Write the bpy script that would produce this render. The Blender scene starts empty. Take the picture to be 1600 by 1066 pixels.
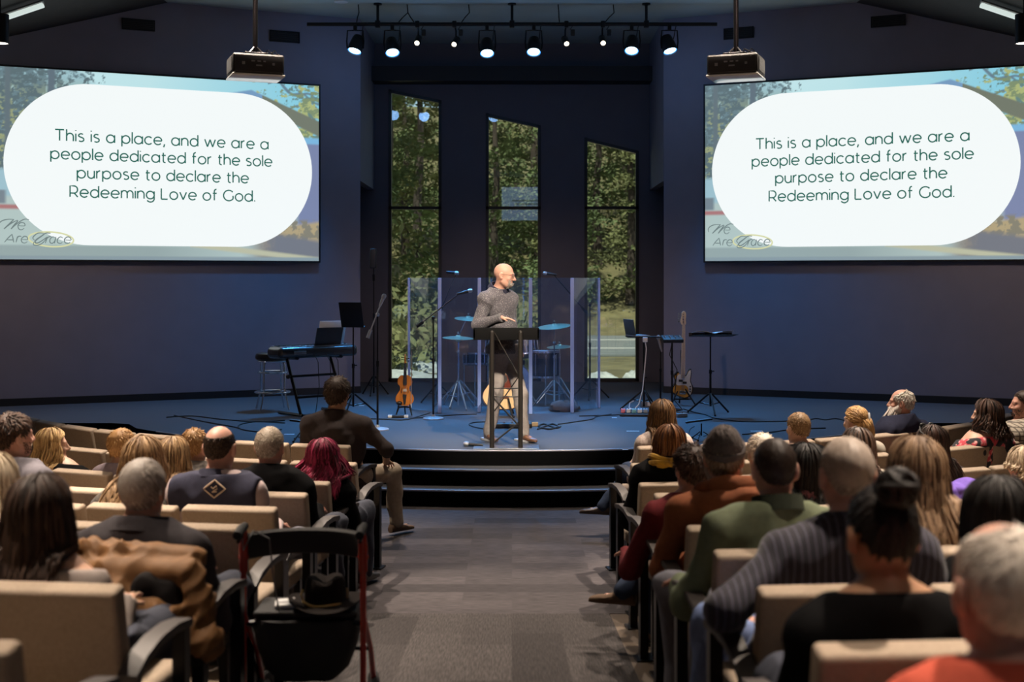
import bpy, bmesh, math, random
import numpy as np
from mathutils import Vector, Matrix, Euler
from mathutils.bvhtree import BVHTree

random.seed(7); np.random.seed(7)
PI = math.pi
scene = bpy.context.scene
COL = scene.collection

# ------------------------------------------------------------------ camera
EYE = 2.2            # camera height above the flat floor (m)
FPX = 2000.0         # focal length in pixels of the 1600 px wide frame
cam_data = bpy.data.cameras.new('camera')
cam = bpy.data.objects.new('camera', cam_data); COL.objects.link(cam)
cam.location = (0, 0, EYE); cam.rotation_euler = (PI/2, 0, 0)
cam_data.sensor_width = 36.0; cam_data.lens = 36.0*FPX/1600.0
cam_data.shift_y = -98.0/1600.0
cam_data.clip_start = 0.05; cam_data.clip_end = 400
cam_data.dof.use_dof = True; cam_data.dof.focus_distance = 13.4; cam_data.dof.aperture_fstop = 2.4
scene.camera = cam
vs = scene.view_settings
scene.display_settings.display_device = 'sRGB'
vs.view_transform = 'Standard'; vs.look = 'None'; vs.gamma = 1.0; vs.use_curve_mapping = False
vs.exposure = 0.0
scene.cycles.use_denoising = True
scene.cycles.max_bounces = 8; scene.cycles.transparent_max_bounces = 24
scene.cycles.sample_clamp_indirect = 3.0
scene.cycles.caustics_reflective = False; scene.cycles.caustics_refractive = False

# ------------------------------------------------------------------ sky
W = bpy.data.worlds.new('sky'); scene.world = W; W.use_nodes = True
nt = W.node_tree; nt.nodes.clear()
bg = nt.nodes.new('ShaderNodeBackground'); wo = nt.nodes.new('ShaderNodeOutputWorld')
sk = nt.nodes.new('ShaderNodeTexSky'); sk.sky_type = 'NISHITA'; sk.sun_disc = False
sk.sun_elevation = math.radians(34); sk.sun_rotation = math.radians(200)
bg.inputs[1].default_value = 0.12
nt.links.new(sk.outputs[0], bg.inputs[0]); nt.links.new(bg.outputs[0], wo.inputs[0])

def lamp(name, kind, loc, energy, color, target=None, size=0.1, angle=60, blend=0.5):
    d = bpy.data.lights.new(name, kind); d.energy = energy; d.color = color
    if kind == 'SPOT':
        d.spot_size = math.radians(angle); d.spot_blend = blend; d.shadow_soft_size = size
    elif kind == 'POINT': d.shadow_soft_size = size
    elif kind == 'AREA':
        d.shape = 'DISK'; d.size = size
    elif kind == 'SUN':
        d.angle = math.radians(1.0)
    o = bpy.data.objects.new(name, d); COL.objects.link(o); o.location = loc
    if target is not None:
        o.rotation_euler = (Vector(target)-Vector(loc)).to_track_quat('-Z', 'Y').to_euler()
    return o

lamp('sun', 'SUN', (0, 10, 40), 5.0, (1.0, 0.93, 0.8), target=(6, 34, 0))

CEIL = 6.13          # main ceiling height
STG = 0.465          # stage height
# warm follow spots in the house ceiling, aimed at the lectern
WARM = (1.0, 0.84, 0.66)
lamp('front_spotlight', 'SPOT', (1.5, 7.6, 6.0), 3000, WARM, target=(0.02, 13.5, 1.25), size=0.06, angle=21, blend=0.55)
lamp('front_spotlight', 'SPOT', (-1.6, 7.4, 6.0), 1300, WARM, target=(-0.05, 13.5, 1.25), size=0.06, angle=21, blend=0.55)
lamp('front_wash_light', 'SPOT', (-2.6, 8.6, 6.0), 620, (1.0, 0.70, 0.58), target=(0.5, 19.5, 0.5), size=0.1, angle=33, blend=0.8)
lamp('front_wash_light', 'SPOT', (2.6, 8.6, 6.0), 620, (1.0, 0.70, 0.58), target=(-0.5, 19.5, 0.5), size=0.1, angle=33, blend=0.8)
# rows of warm ceiling downlights over the seats
HOUSE = [(-5.6, 12.2, 1750), (-2.9, 11.2, 1750), (2.9, 11.2, 1750), (5.6, 12.2, 1750), (-3.6, 8.0, 1750), (-2.4, 7.6, 1000), (2.4, 7.6, 1000), (3.8, 8.0, 1750), (-2.9, 4.7, 1500), (2.5, 4.7, 1500),
         (0.9, 2.8, 460), (-1.7, 11.0, 700), (1.5, 11.0, 600), (0.0, 13.6, 420)]
for hx, hy, e in HOUSE:
    lamp('ceiling_downlight_light', 'SPOT', (hx, hy, 6.0), e*1.3, (1.0, 0.82, 0.66), target=(hx*0.97, hy-1.9, 0), size=0.07, angle=62, blend=0.75)
for hx, hy in ((-2.3, 1.2), (1.7, 1.0), (-3.0, 5.6), (2.6, 5.6)):      # straight-down cans towards the back of the house
    lamp('ceiling_downlight_light', 'SPOT', (hx, hy, 6.0), 70, (1.0, 0.83, 0.67), target=(hx, hy+0.3, 0), size=0.07, angle=80, blend=0.8)
for sx in (-1, 1):      # pendant can lights over the stage wings
    lamp('pendant_downlight_light', 'SPOT', (sx*6.0, 15.0, 4.9), 150, (1.0, 0.74, 0.62), target=(sx*6.2, 16.2, 0.4), size=0.08, angle=140, blend=1.0)

# ------------------------------------------------------------------ pixel <-> place
def at(x, y, d):
    """point seen at pixel (x, y) of the 1600x1066 frame, d metres in front of the camera"""
    return Vector(((x-800.0)*d/FPX, d, EYE-(y-435.0)*d/FPX))
def stage_d(y):
    return (EYE-STG)*FPX/(y-435.0)
def on_stage(x, y):
    d = stage_d(y); return Vector(((x-800.0)*d/FPX, d, STG))
RAMP0, RAMPK = 8.4, 0.09
def floor_z(y):
    return 0.0 if y >= RAMP0 else (RAMP0-y)*RAMPK

# ------------------------------------------------------------------ materials
MATS = {}
def srgb(r, g, b):
    def f(c):
        c /= 255.0
        return c/12.92 if c <= 0.04045 else ((c+0.055)/1.055)**2.4
    return (f(r), f(g), f(b), 1.0)
def mat(name, color, rough=0.6, metal=0.0, emit=None, estr=0.0, noise=0.0, nscale=20.0, bump=0.0, bscale=200.0,
        trans=0.0, alpha=1.0, sheen=0.0, coat=0.0, spec=0.5, stretch=None):
    if name in MATS: return MATS[name]
    m = bpy.data.materials.new(name); m.use_nodes = True; MATS[name] = m
    t = m.node_tree; b = t.nodes['Principled BSDF']
    if len(color) == 3: color = (*color, 1.0)
    b.inputs['Base Color'].default_value = color
    b.inputs['Roughness'].default_value = rough; b.inputs['Metallic'].default_value = metal
    b.inputs['Specular IOR Level'].default_value = spec
    if sheen: b.inputs['Sheen Weight'].default_value = sheen
    if coat: b.inputs['Coat Weight'].default_value = coat; b.inputs['Coat Roughness'].default_value = 0.08
    if trans: b.inputs['Transmission Weight'].default_value = trans
    if emit is not None:
        b.inputs['Emission Color'].default_value = (*emit[:3], 1.0); b.inputs['Emission Strength'].default_value = estr
    if noise or bump:
        tc = t.nodes.new('ShaderNodeTexCoord'); mp = t.nodes.new('ShaderNodeMapping')
        t.links.new(tc.outputs['Object'], mp.inputs[0])
        if stretch: mp.inputs['Scale'].default_value = stretch
    if noise:
        n = t.nodes.new('ShaderNodeTexNoise'); n.inputs['Scale'].default_value = nscale; n.inputs['Detail'].default_value = 5
        t.links.new(mp.outputs[0], n.inputs[0])
        mr = t.nodes.new('ShaderNodeMapRange'); mr.inputs[1].default_value = 0.25; mr.inputs[2].default_value = 0.75
        mr.inputs[3].default_value = 1-noise; mr.inputs[4].default_value = 1+noise
        t.links.new(n.outputs[0], mr.inputs[0])
        mx = t.nodes.new('ShaderNodeMix'); mx.data_type = 'RGBA'; mx.blend_type = 'MULTIPLY'; mx.inputs[0].default_value = 1.0
        mx.inputs[6].default_value = color; t.links.new(mr.outputs[0], mx.inputs[7])
        t.links.new(mx.outputs[2], b.inputs['Base Color'])
    if bump:
        n2 = t.nodes.new('ShaderNodeTexNoise'); n2.inputs['Scale'].default_value = bscale; n2.inputs['Detail'].default_value = 3
        t.links.new(mp.outputs[0], n2.inputs[0])
        bp = t.nodes.new('ShaderNodeBump'); bp.inputs['Strength'].default_value = bump; bp.inputs['Distance'].default_value = 0.01
        t.links.new(n2.outputs[0], bp.inputs['Height']); t.links.new(bp.outputs[0], b.inputs['Normal'])
    return m
def glass_mat(name, tint=(1, 1, 1), haze=0.0, haze_col=(0.5, 0.7, 1.0), refl=1.0):
    """thin sheet: clear with fresnel reflection, plus a little surface haze"""
    if name in MATS: return MATS[name]
    m = bpy.data.materials.new(name); m.use_nodes = True; MATS[name] = m
    t = m.node_tree; t.nodes.clear()
    out = t.nodes.new('ShaderNodeOutputMaterial'); tr = t.nodes.new('ShaderNodeBsdfTransparent'); tr.inputs[0].default_value = (*tint, 1)
    gl = t.nodes.new('ShaderNodeBsdfGlossy'); gl.inputs['Roughness'].default_value = 0.005; gl.inputs[0].default_value = (refl, refl, refl, 1)
    fr = t.nodes.new('ShaderNodeFresnel'); gm = t.nodes.new('ShaderNodeNewGeometry'); io = t.nodes.new('ShaderNodeMapRange'); io.inputs[3].default_value = 1.5; io.inputs[4].default_value = 1/1.5; t.links.new(gm.outputs['Backfacing'], io.inputs[0]); t.links.new(io.outputs[0], fr.inputs[0])
    mx = t.nodes.new('ShaderNodeMixShader')
    t.links.new(fr.outputs[0], mx.inputs[0]); t.links.new(tr.outputs[0], mx.inputs[1]); t.links.new(gl.outputs[0], mx.inputs[2])
    last = mx
    if haze:
        df = t.nodes.new('ShaderNodeBsdfDiffuse'); df.inputs[0].default_value = (*haze_col, 1)
        tl = t.nodes.new('ShaderNodeBsdfTranslucent'); tl.inputs[0].default_value = (*haze_col, 1)
        ad = t.nodes.new('ShaderNodeMixShader'); ad.inputs[0].default_value = 0.5
        t.links.new(df.outputs[0], ad.inputs[1]); t.links.new(tl.outputs[0], ad.inputs[2])
        m2 = t.nodes.new('ShaderNodeMixShader'); m2.inputs[0].default_value = haze
        t.links.new(mx.outputs[0], m2.inputs[1]); t.links.new(ad.outputs[0], m2.inputs[2]); last = m2
    t.links.new(last.outputs[0], out.inputs[0])
    return m
def fabric_mat(name, c1, c2, kind, scale=40.0, rough=0.85, rot=(0, 0, 0), thr=0.5, c3=None):
    """two-colour woven patterns: stripes, plaid, dots, floral, knit"""
    if name in MATS: return MATS[name]
    m = mat(name, c1, rough=rough, sheen=0.15); t = m.node_tree; b = t.nodes['Principled BSDF']
    tc = t.nodes.new('ShaderNodeTexCoord'); mp = t.nodes.new('ShaderNodeMapping'); mp.inputs['Rotation'].default_value = rot
    t.links.new(tc.outputs['Object'], mp.inputs[0])
    def wave(direction, sc):
        w = t.nodes.new('ShaderNodeTexWave'); w.wave_type = 'BANDS'; w.bands_direction = direction
        w.inputs['Scale'].default_value = sc; w.inputs['Distortion'].default_value = 0.6; w.inputs['Detail Scale'].default_value = 3
        t.links.new(mp.outputs[0], w.inputs[0]); return w.outputs['Fac']
    def ramp(sock, lo, hi):
        r = t.nodes.new('ShaderNodeMapRange'); r.inputs[1].default_value = lo; r.inputs[2].default_value = hi
        t.links.new(sock, r.inputs[0]); return r.outputs[0]
    def mixc(f, a, bcol):
        x = t.nodes.new('ShaderNodeMix'); x.data_type = 'RGBA'
        if f is not None: t.links.new(f, x.inputs[0])
        for i, v in ((6, a), (7, bcol)):
            if hasattr(v, 'is_linked'): t.links.new(v, x.inputs[i])
            else: x.inputs[i].default_value = v if len(v) == 4 else (*v, 1)
        return x.outputs[2]
    if kind == 'stripes':
        f = ramp(wave('X', scale), thr, thr+0.15); col = mixc(f, c1, c2)
    elif kind == 'plaid':
        f = ramp(wave('X', scale), thr, thr+0.2); g = ramp(wave('Z', scale), thr, thr+0.2)
        a = mixc(f, c1, c2); col = mixc(g, a, c2 if c3 is None else c3)
    elif kind == 'dots':
        v = t.nodes.new('ShaderNodeTexVoronoi'); v.inputs['Scale'].default_value = scale; t.links.new(mp.outputs[0], v.inputs[0])
        f = ramp(v.outputs['Distance'], thr+0.1, thr); col = mixc(f, c1, c2)
    elif kind == 'floral':
        v = t.nodes.new('ShaderNodeTexVoronoi'); v.inputs['Scale'].default_value = scale; t.links.new(mp.outputs[0], v.inputs[0])
        n = t.nodes.new('ShaderNodeTexNoise'); n.inputs['Scale'].default_value = scale*0.35; t.links.new(mp.outputs[0], n.inputs[0])
        f = ramp(n.outputs[0], thr, thr+0.03); g = ramp(v.outputs['Distance'], 0.25, 0.5)
        flower = mixc(g, c3 or (0.8, 0.7, 0.7, 1), c2); col = mixc(f, c1, flower)
    else:
        n = t.nodes.new('ShaderNodeTexNoise'); n.inputs['Scale'].default_value = scale; n.inputs['Detail'].default_value = 6
        t.links.new(mp.outputs[0], n.inputs[0]); f = ramp(n.outputs[0], thr-0.12, thr+0.12); col = mixc(f, c1, c2)
    t.links.new(col, b.inputs['Base Color'])
    return m

# ------------------------------------------------------------------ mesh builder
def frame_from(z, x=None):
    z = Vector(z).normalized()
    if x is None: x = Vector((1, 0, 0)) if abs(z.x) < 0.9 else Vector((0, 1, 0))
    y = z.cross(Vector(x)).normalized(); x = y.cross(z).normalized()
    return Matrix((x, y, z)).transposed()
def Tm(loc=(0, 0, 0), rx=0, ry=0, rz=0):
    return Matrix.Translation(Vector(loc)) @ Euler((rx, ry, rz)).to_matrix().to_4x4()

class MB:
    def __init__(s): s.v = []; s.f = []; s.m = []; s.n = 0
    def add(s, V, F, mi=0, M=None):
        if M is not None: V = [M @ Vector(p) for p in V]
        s.v.extend([tuple(p) for p in V]); o = s.n
        for f in F: s.f.append(tuple(i+o for i in f)); s.m.append(mi)
        s.n += len(V); return s
    def box(s, c, size, M=None, mi=0):
        hx, hy, hz = size[0]/2, size[1]/2, size[2]/2
        V = [(c[0]+sx*hx, c[1]+sy*hy, c[2]+sz*hz) for sx in (-1, 1) for sy in (-1, 1) for sz in (-1, 1)]
        F = [(0, 1, 3, 2), (4, 6, 7, 5), (0, 4, 5, 1), (2, 3, 7, 6), (0, 2, 6, 4), (1, 5, 7, 3)]
        return s.add(V, F, mi, M)
    def rbox(s, c, size, r=0.01, k=3, M=None, mi=0):
        """box with rounded edges"""
        h = [x/2 for x in size]; r = min(r, *h)*0.999
        rows = []
        for sz in (-1, 1):
            for i in range(k+1):
                th = (-PI/2 + PI/2*i/k) if sz < 0 else (PI/2*i/k)
                row = []
                for q, (sx, sy) in enumerate(((1, 1), (-1, 1), (-1, -1), (1, -1))):
                    for j in range(k+1):
                        ph = q*PI/2 + PI/2*j/k
                        n = (math.cos(th)*math.cos(ph), math.cos(th)*math.sin(ph), math.sin(th))
                        row.append((c[0]+sx*(h[0]-r)+r*n[0], c[1]+sy*(h[1]-r)+r*n[1], c[2]+sz*(h[2]-r)+r*n[2]))
                rows.append(row)
        N = len(rows[0]); V = [p for row in rows for p in row]; F = []
        for a in range(len(rows)-1):
            for j in range(N):
                F.append((a*N+j, a*N+(j+1) % N, (a+1)*N+(j+1) % N, (a+1)*N+j))
        F.append(tuple(reversed(range(N)))); L = (len(rows)-1)*N; F.append(tuple(range(L, L+N)))
        return s.add(V, F, mi, M)
    def tube(s, path, r, n=8, M=None, mi=0, flat=1.0, closed=False, up=None):
        P = [Vector(p) for p in path]; L = len(P)
        R = list(r) if hasattr(r, '__len__') else [r]*L
        V = []; F = []; prev = None
        for i in range(L):
            if closed: t = P[(i+1) % L]-P[i-1]
            else: t = P[min(i+1, L-1)]-P[max(i-1, 0)]
            t = t.normalized() if t.length > 1e-9 else Vector((0, 0, 1))
            if prev is None:
                u = Vector(up) if up is not None else (Vector((0, 0, 1)) if abs(t.z) < 0.9 else Vector((1, 0, 0)))
            else: u = prev
            a = (u - t*u.dot(t))
            a = a.normalized() if a.length > 1e-6 else t.orthogonal().normalized()
            b = t.cross(a); prev = a
            for j in range(n):
                w = 2*PI*j/n
                V.append(P[i] + a*(math.cos(w)*R[i]*flat) + b*(math.sin(w)*R[i]))
        for i in range(L if closed else L-1):
            i2 = (i+1) % L
            for j in range(n): F.append((i*n+j, i*n+(j+1) % n, i2*n+(j+1) % n, i2*n+j))
        if not closed:
            F.append(tuple(reversed(range(n)))); F.append(tuple(range((L-1)*n, L*n)))
        return s.add(V, F, mi, M)
    def lathe(s, prof, c=(0, 0, 0), axis=(0, 0, 1), n=24, M=None, mi=0):
        R = frame_from(axis); V = []; F = []
        for (r, z) in prof:
            for j in range(n):
                w = 2*PI*j/n
                V.append(Vector(c)+R @ Vector((r*math.cos(w), r*math.sin(w), z)))
        for i in range(len(prof)-1):
            for j in range(n): F.append((i*n+j, i*n+(j+1) % n, (i+1)*n+(j+1) % n, (i+1)*n+j))
        if prof[0][0] > 1e-5: F.append(tuple(reversed(range(n))))
        if prof[-1][0] > 1e-5: L = (len(prof)-1)*n; F.append(tuple(range(L, L+n)))
        return s.add(V, F, mi, M)
    def ball(s, c, r, n=12, M=None, mi=0):
        rr = r if hasattr(r, '__len__') else (r, r, r); V = []; F = []; k = n//2
        for i in range(k+1):
            th = -PI/2+PI*i/k
            for j in range(n):
                w = 2*PI*j/n
                V.append((c[0]+rr[0]*math.cos(th)*math.cos(w), c[1]+rr[1]*math.cos(th)*math.sin(w), c[2]+rr[2]*math.sin(th)))
        for i in range(k):
            for j in range(n): F.append((i*n+j, i*n+(j+1) % n, (i+1)*n+(j+1) % n, (i+1)*n+j))
        return s.add(V, F, mi, M)
    def prism(s, outline, t, M=None, mi=0, dome=0.0):
        """outline (x, z) pairs extruded from y=-t/2 to t/2"""
        n = len(outline); V = [(x, -t/2, z) for x, z in outline]+[(x, t/2, z) for x, z in outline]
        F = [tuple(range(n)), tuple(reversed(range(n, 2*n)))]
        F += [(i, i+n, (i+1) % n+n, (i+1) % n) for i in range(n)]
        return s.add(V, F, mi, M)
    def mesh(s, name, mats, smooth=True, sharp=38):
        me = bpy.data.meshes.new(name); me.from_pydata(s.v, [], s.f)
        for m in (mats if isinstance(mats, (list, tuple)) else [mats]): me.materials.append(m)
        if any(s.m): me.polygons.foreach_set('material_index', s.m)
        bm = bmesh.new(); bm.from_mesh(me)
        bmesh.ops.remove_doubles(bm, verts=bm.verts, dist=1e-5); bmesh.ops.recalc_face_normals(bm, faces=bm.faces)
        bm.to_mesh(me); bm.free()
        if smooth:
            me.polygons.foreach_set('use_smooth', [True]*len(me.polygons))
            me.set_sharp_from_angle(angle=math.radians(sharp))
        me.update(); return me
    def build(s, name, mats, parent=None, smooth=True, sharp=38):
        return link(name, s.mesh(name, mats, smooth, sharp), parent)

def link(name, me, parent=None):
    o = bpy.data.objects.new(name, me); COL.objects.link(o)
    if parent is not None: o.parent = parent
    return o
def tag(o, label=None, cat=None, group=None, kind=None):
    if label: o['label'] = label
    if cat: o['category'] = cat
    if group: o['group'] = group
    if kind: o['kind'] = kind
    return o
def thing(name, label, cat, loc=(0, 0, 0), rotz=0.0, group=None):
    o = bpy.data.objects.new(name, None); COL.objects.link(o); o.empty_display_size = 0.1
    o.location = loc; o.rotation_euler = (0, 0, rotz); return tag(o, label, cat, group)
def struct(name, mb, m, **kw):
    o = mb.build(name, m, **kw); o['kind'] = 'structure'; return o
def copy_tree(o, parent=None):
    c = o.copy(); COL.objects.link(c)
    if parent is not None: c.parent = parent
    for ch in list(o.children): copy_tree(ch, c)
    return c
def arc_pts(c, r, a0, a1, n, z=0.0):
    return [(c[0]+r*math.cos(a0+(a1-a0)*i/n), c[1]+r*math.sin(a0+(a1-a0)*i/n), z) for i in range(n+1)]
def text_mesh(txt, size, align='CENTER', shear=0.0, extrude=0.0, offset=0.0):
    cu = bpy.data.curves.new('lettering', 'FONT'); cu.body = txt; cu.size = size; cu.align_x = align; cu.shear = shear
    cu.extrude = extrude; cu.offset = offset; cu.resolution_u = 4
    ob = bpy.data.objects.new('lettering', cu); COL.objects.link(ob)
    bpy.context.view_layer.update()
    me = bpy.data.meshes.new_from_object(ob.evaluated_get(bpy.context.evaluated_depsgraph_get()))
    bpy.data.objects.remove(ob); bpy.data.curves.remove(cu)
    return me
# ================================================================== SETTING
A24 = math.radians(24.0); CA, SA = math.cos(A24), math.sin(A24)
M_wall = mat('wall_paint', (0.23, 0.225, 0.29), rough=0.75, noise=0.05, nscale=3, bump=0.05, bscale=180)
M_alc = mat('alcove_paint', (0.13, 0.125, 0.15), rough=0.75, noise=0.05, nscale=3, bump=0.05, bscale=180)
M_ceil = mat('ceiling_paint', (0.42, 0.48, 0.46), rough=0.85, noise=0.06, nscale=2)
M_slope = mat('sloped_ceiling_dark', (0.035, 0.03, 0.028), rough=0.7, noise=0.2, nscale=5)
M_black = mat('black_paint', (0.012, 0.012, 0.014), rough=0.55)
M_frame = mat('window_frame_black', (0.01, 0.01, 0.011), rough=0.4)
M_stage = mat('stage_carpet', (0.075, 0.078, 0.088), rough=0.9, noise=0.35, nscale=260, bump=0.25, bscale=400)
M_riser = mat('riser_black', (0.0035, 0.0035, 0.004), rough=0.9, spec=0.05, noise=0.3, nscale=60)
M_nose = mat('step_nosing', (0.28, 0.28, 0.32), rough=0.5, metal=0.3)

def carpet(name, along, c1, c2, base_len, base_h):
    m = mat(name, c1, rough=0.95); t = m.node_tree; b = t.nodes['Principled BSDF']
    tc = t.nodes.new('ShaderNodeTexCoord')
    mp = t.nodes.new('ShaderNodeMapping'); t.links.new(tc.outputs['Object'], mp.inputs[0])
    if along == 'Y': mp.inputs['Rotation'].default_value = (0, 0, PI/2)
    br = t.nodes.new('ShaderNodeTexBrick'); t.links.new(mp.outputs[0], br.inputs[0])
    br.inputs['Scale'].default_value = 1.0; br.inputs['Brick Width'].default_value = base_len; br.inputs['Row Height'].default_value = base_h
    br.inputs['Mortar Size'].default_value = 0.0; br.inputs['Color1'].default_value = (*c1, 1); br.inputs['Color2'].default_value = (*c2, 1)
    br.offset = 0.37; br.offset_frequency = 2; br.squash = 1.0
    n = t.nodes.new('ShaderNodeTexNoise'); n.inputs['Scale'].default_value = 1.0; n.inputs['Detail'].default_value = 4
    m2 = t.nodes.new('ShaderNodeMapping'); t.links.new(mp.outputs[0], m2.inputs[0]); m2.inputs['Scale'].default_value = (9, 150, 1)
    t.links.new(m2.outputs[0], n.inputs[0])
    r = t.nodes.new('ShaderNodeMapRange'); r.inputs[1].default_value = 0.3; r.inputs[2].default_value = 0.72; r.inputs[3].default_value = 0.42; r.inputs[4].default_value = 1.75
    t.links.new(n.outputs[0], r.inputs[0])
    x = t.nodes.new('ShaderNodeMix'); x.data_type = 'RGBA'; x.blend_type = 'MULTIPLY'; x.inputs[0].default_value = 1
    t.links.new(br.outputs[0], x.inputs[6]); t.links.new(r.outputs[0], x.inputs[7]); t.links.new(x.outputs[2], b.inputs['Base Color'])
    bp = t.nodes.new('ShaderNodeBump'); bp.inputs['Strength'].default_value = 0.4; bp.inputs['Distance'].default_value = 0.004
    t.links.new(n.outputs[0], bp.inputs['Height']); t.links.new(bp.outputs[0], b.inputs['Normal'])
    return m
M_carp = carpet('carpet_planks', 'X', (0.027, 0.023, 0.025), (0.076, 0.066, 0.070), 0.92, 0.23)
M_ramp = carpet('carpet_ramp', 'Y', (0.022, 0.018, 0.018), (0.054, 0.047, 0.046), 0.92, 0.30)
M_conc = mat('concrete_floor', (0.14, 0.105, 0.075), rough=0.45, noise=0.25, nscale=4)

# floor: flat carpet before the stage, a ramp rising towards the back of the house
mb = MB(); mb.box((0, 14.4, -0.1), (18, 12.0, 0.2)); struct('floor', mb, M_carp, smooth=False)
def ramp(name, x0, x1, m, dz=0.0):
    b = MB(); y0, y1 = -7.0, RAMP0; z0 = floor_z(y0)
    V = [(x0, y1, -0.3), (x1, y1, -0.3), (x1, y0, -0.3), (x0, y0, -0.3), (x0, y1, dz), (x1, y1, dz), (x1, y0, z0+dz), (x0, y0, z0+dz)]
    b.add(V, [(3, 2, 1, 0), (4, 5, 6, 7), (0, 1, 5, 4), (1, 2, 6, 5), (2, 3, 7, 6), (3, 0, 4, 7)])
    return struct(name, b, m, smooth=False)
ramp('floor_ramp_left', -9.0, -1.12, M_conc, -0.004); ramp('floor_ramp_right', 0.64, 9.0, M_conc, -0.004)
ramp('floor_ramp_aisle', -1.12, 0.64, M_ramp)

# stage platform with a bowed front and two straight wings
def stage_outline(R, a):
    return [(R*math.sin(w), 18.8-R*math.cos(w)) for w in np.linspace(-a, a, 41)]
arc = stage_outline(5.9, math.asin(4.35/5.9))
out = [(-9, 15.35), (-4.8, 15.35), (-4.55, 15.22)]+arc+[(4.55, 15.22), (4.8, 15.35), (9, 15.35), (9, 21.4), (-9, 21.4)]
def slab(name, outline, z0, z1, top, side):
    b = MB(); n = len(outline)
    V = [(x, y, z0) for x, y in outline]+[(x, y, z1) for x, y in outline]
    b.add(V, [tuple(range(n, 2*n))], 0); 
    b2 = [(i, (i+1) % n, (i+1) % n+n, i+n) for i in range(n)]
    b.f += b2; b.m += [1]*n
    b.f.append(tuple(reversed(range(n)))); b.m.append(1)
    return struct(name, b, [top, side], smooth=False)
slab('stage_floor', out, -0.05, STG, M_stage, M_riser)
def nosing(name, R, a, z):
    b = MB(); pts = [(R*math.sin(w), 18.8-R*math.cos(w), z) for w in np.linspace(-a, a, 61)]
    b.tube(pts, 0.011, n=8); return struct(name, b, M_nose)
def step(name, R, z):
    a = 2.75/R
    o = [(R*math.sin(w), 18.8-R*math.cos(w)) for w in np.linspace(-a, a, 33)]+[(5.85*math.sin(w), 18.8-5.85*math.cos(w)) for w in np.linspace(a, -a, 33)]
    slab(name, o, -0.04, z, M_stage, M_riser)
step('stage_step_upper', 6.2, STG*2/3); step('stage_step_lower', 6.5, STG/3)
nosing('trim_1', 5.9, 0.75, STG-0.004); nosing('trim_2', 6.2, 2.75/6.2, STG*2/3-0.004); nosing('trim_3', 6.5, 2.75/6.5, STG/3-0.004)

# window wall of the alcove, with three tall openings with raked heads
YB = 21.4
wx = [(-2.065, -1.177, 5.357, 5.175), (-0.4387, 0.4815, 4.961, 4.757), (1.209, 2.119, 4.554, 4.329)]
b = MB(); T = 0.22; yc = YB+T/2; Z0, Z1 = STG-0.1, CEIL
edges = [-4.6]+[e for w in wx for e in w[:2]]+[4.6]
for i in range(0, 8, 2):
    b.box(((edges[i]+edges[i+1])/2, yc, (Z0+Z1)/2), (edges[i+1]-edges[i], T, Z1-Z0))
for x0, x1, za, zb in wx:
    b.prism([(x0, za), (x1, zb), (x1, Z1), (x0, Z1)], T, Tm((0, yc, 0)))
    b.box(((x0+x1)/2, yc, (Z0+STG+0.012)/2), (x1-x0, T, STG+0.012-Z0))
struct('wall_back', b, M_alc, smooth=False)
M_pane = glass_mat('window_glass', (0.92, 0.97, 0.95))
for k, (x0, x1, za, zb) in enumerate(wx):
    f = 0.05; zs = STG+0.012; fr = MB(); y = YB+0.03; zm = 3.377
    fr.box((x0+f/2, y, (zs+za)/2), (f, 0.1, za-zs)); fr.box((x1-f/2, y, (zs+zb)/2), (f, 0.1, zb-zs))
    fr.prism([(x0, za-f), (x1, zb-f), (x1, zb), (x0, za)], 0.1, Tm((0, y, 0)))
    fr.box(((x0+x1)/2, y, zs+f/2), (x1-x0, 0.1, f)); fr.box(((x0+x1)/2, y, zm), (x1-x0, 0.1, f))
    o = struct('window_%d' % (k+1), fr, M_frame, smooth=False)
    for z0, za2, zb2 in ((zs+f, zm-f/2, zm-f/2), (zm+f/2, za-f, zb-f)):
        p = MB(); p.prism([(x0+f*0.9, z0), (x1-f*0.9, z0), (x1-f*0.9, zb2), (x0+f*0.9, za2)], 0.008, Tm((0, y, 0)))
        p.build('pane', M_pane, o, smooth=False)
b = MB(); b.box((0, 21.18, 5.56), (4.62, 0.44, 0.24)); struct('ceiling_header_beam', b, M_black, smooth=False)
# returns of the alcove: solid above, open to the wings below
for sx, nm in ((-1, 'left'), (1, 'right')):
    b = MB(); b.box((sx*2.36, 20.42, (3.68+CEIL)/2), (0.12, 1.98, CEIL-3.68)); struct('wall_alcove_'+nm, b, M_wall, smooth=False)
    # angled screen wall
    b = MB(); L = 7.6; Mx = Matrix.Translation((sx*2.3, 19.4, 0)) @ Euler((0, 0, -sx*A24)).to_matrix().to_4x4()
    b.box((sx*L/2, 0.1, (STG-0.1+CEIL)/2), (L, 0.2, CEIL-STG+0.1), M=Mx); struct('wall_'+nm, b, M_wall, smooth=False)
    b = MB(); b.box((sx*L/2, -0.012, STG+0.05), (L, 0.024, 0.10), M=Mx); struct('baseboard_'+nm, b, M_black, smooth=False)
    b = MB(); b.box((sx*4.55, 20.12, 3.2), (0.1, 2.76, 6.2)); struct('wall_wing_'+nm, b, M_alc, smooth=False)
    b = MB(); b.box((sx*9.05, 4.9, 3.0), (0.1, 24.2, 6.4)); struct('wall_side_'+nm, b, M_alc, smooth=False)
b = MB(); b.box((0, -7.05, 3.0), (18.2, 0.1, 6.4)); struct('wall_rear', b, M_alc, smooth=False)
b = MB(); b.box((0, -6.97, STG/2+1.45), (18, 0.05, 0.12)); struct('baseboard_rear', b, M_black, smooth=False)
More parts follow.
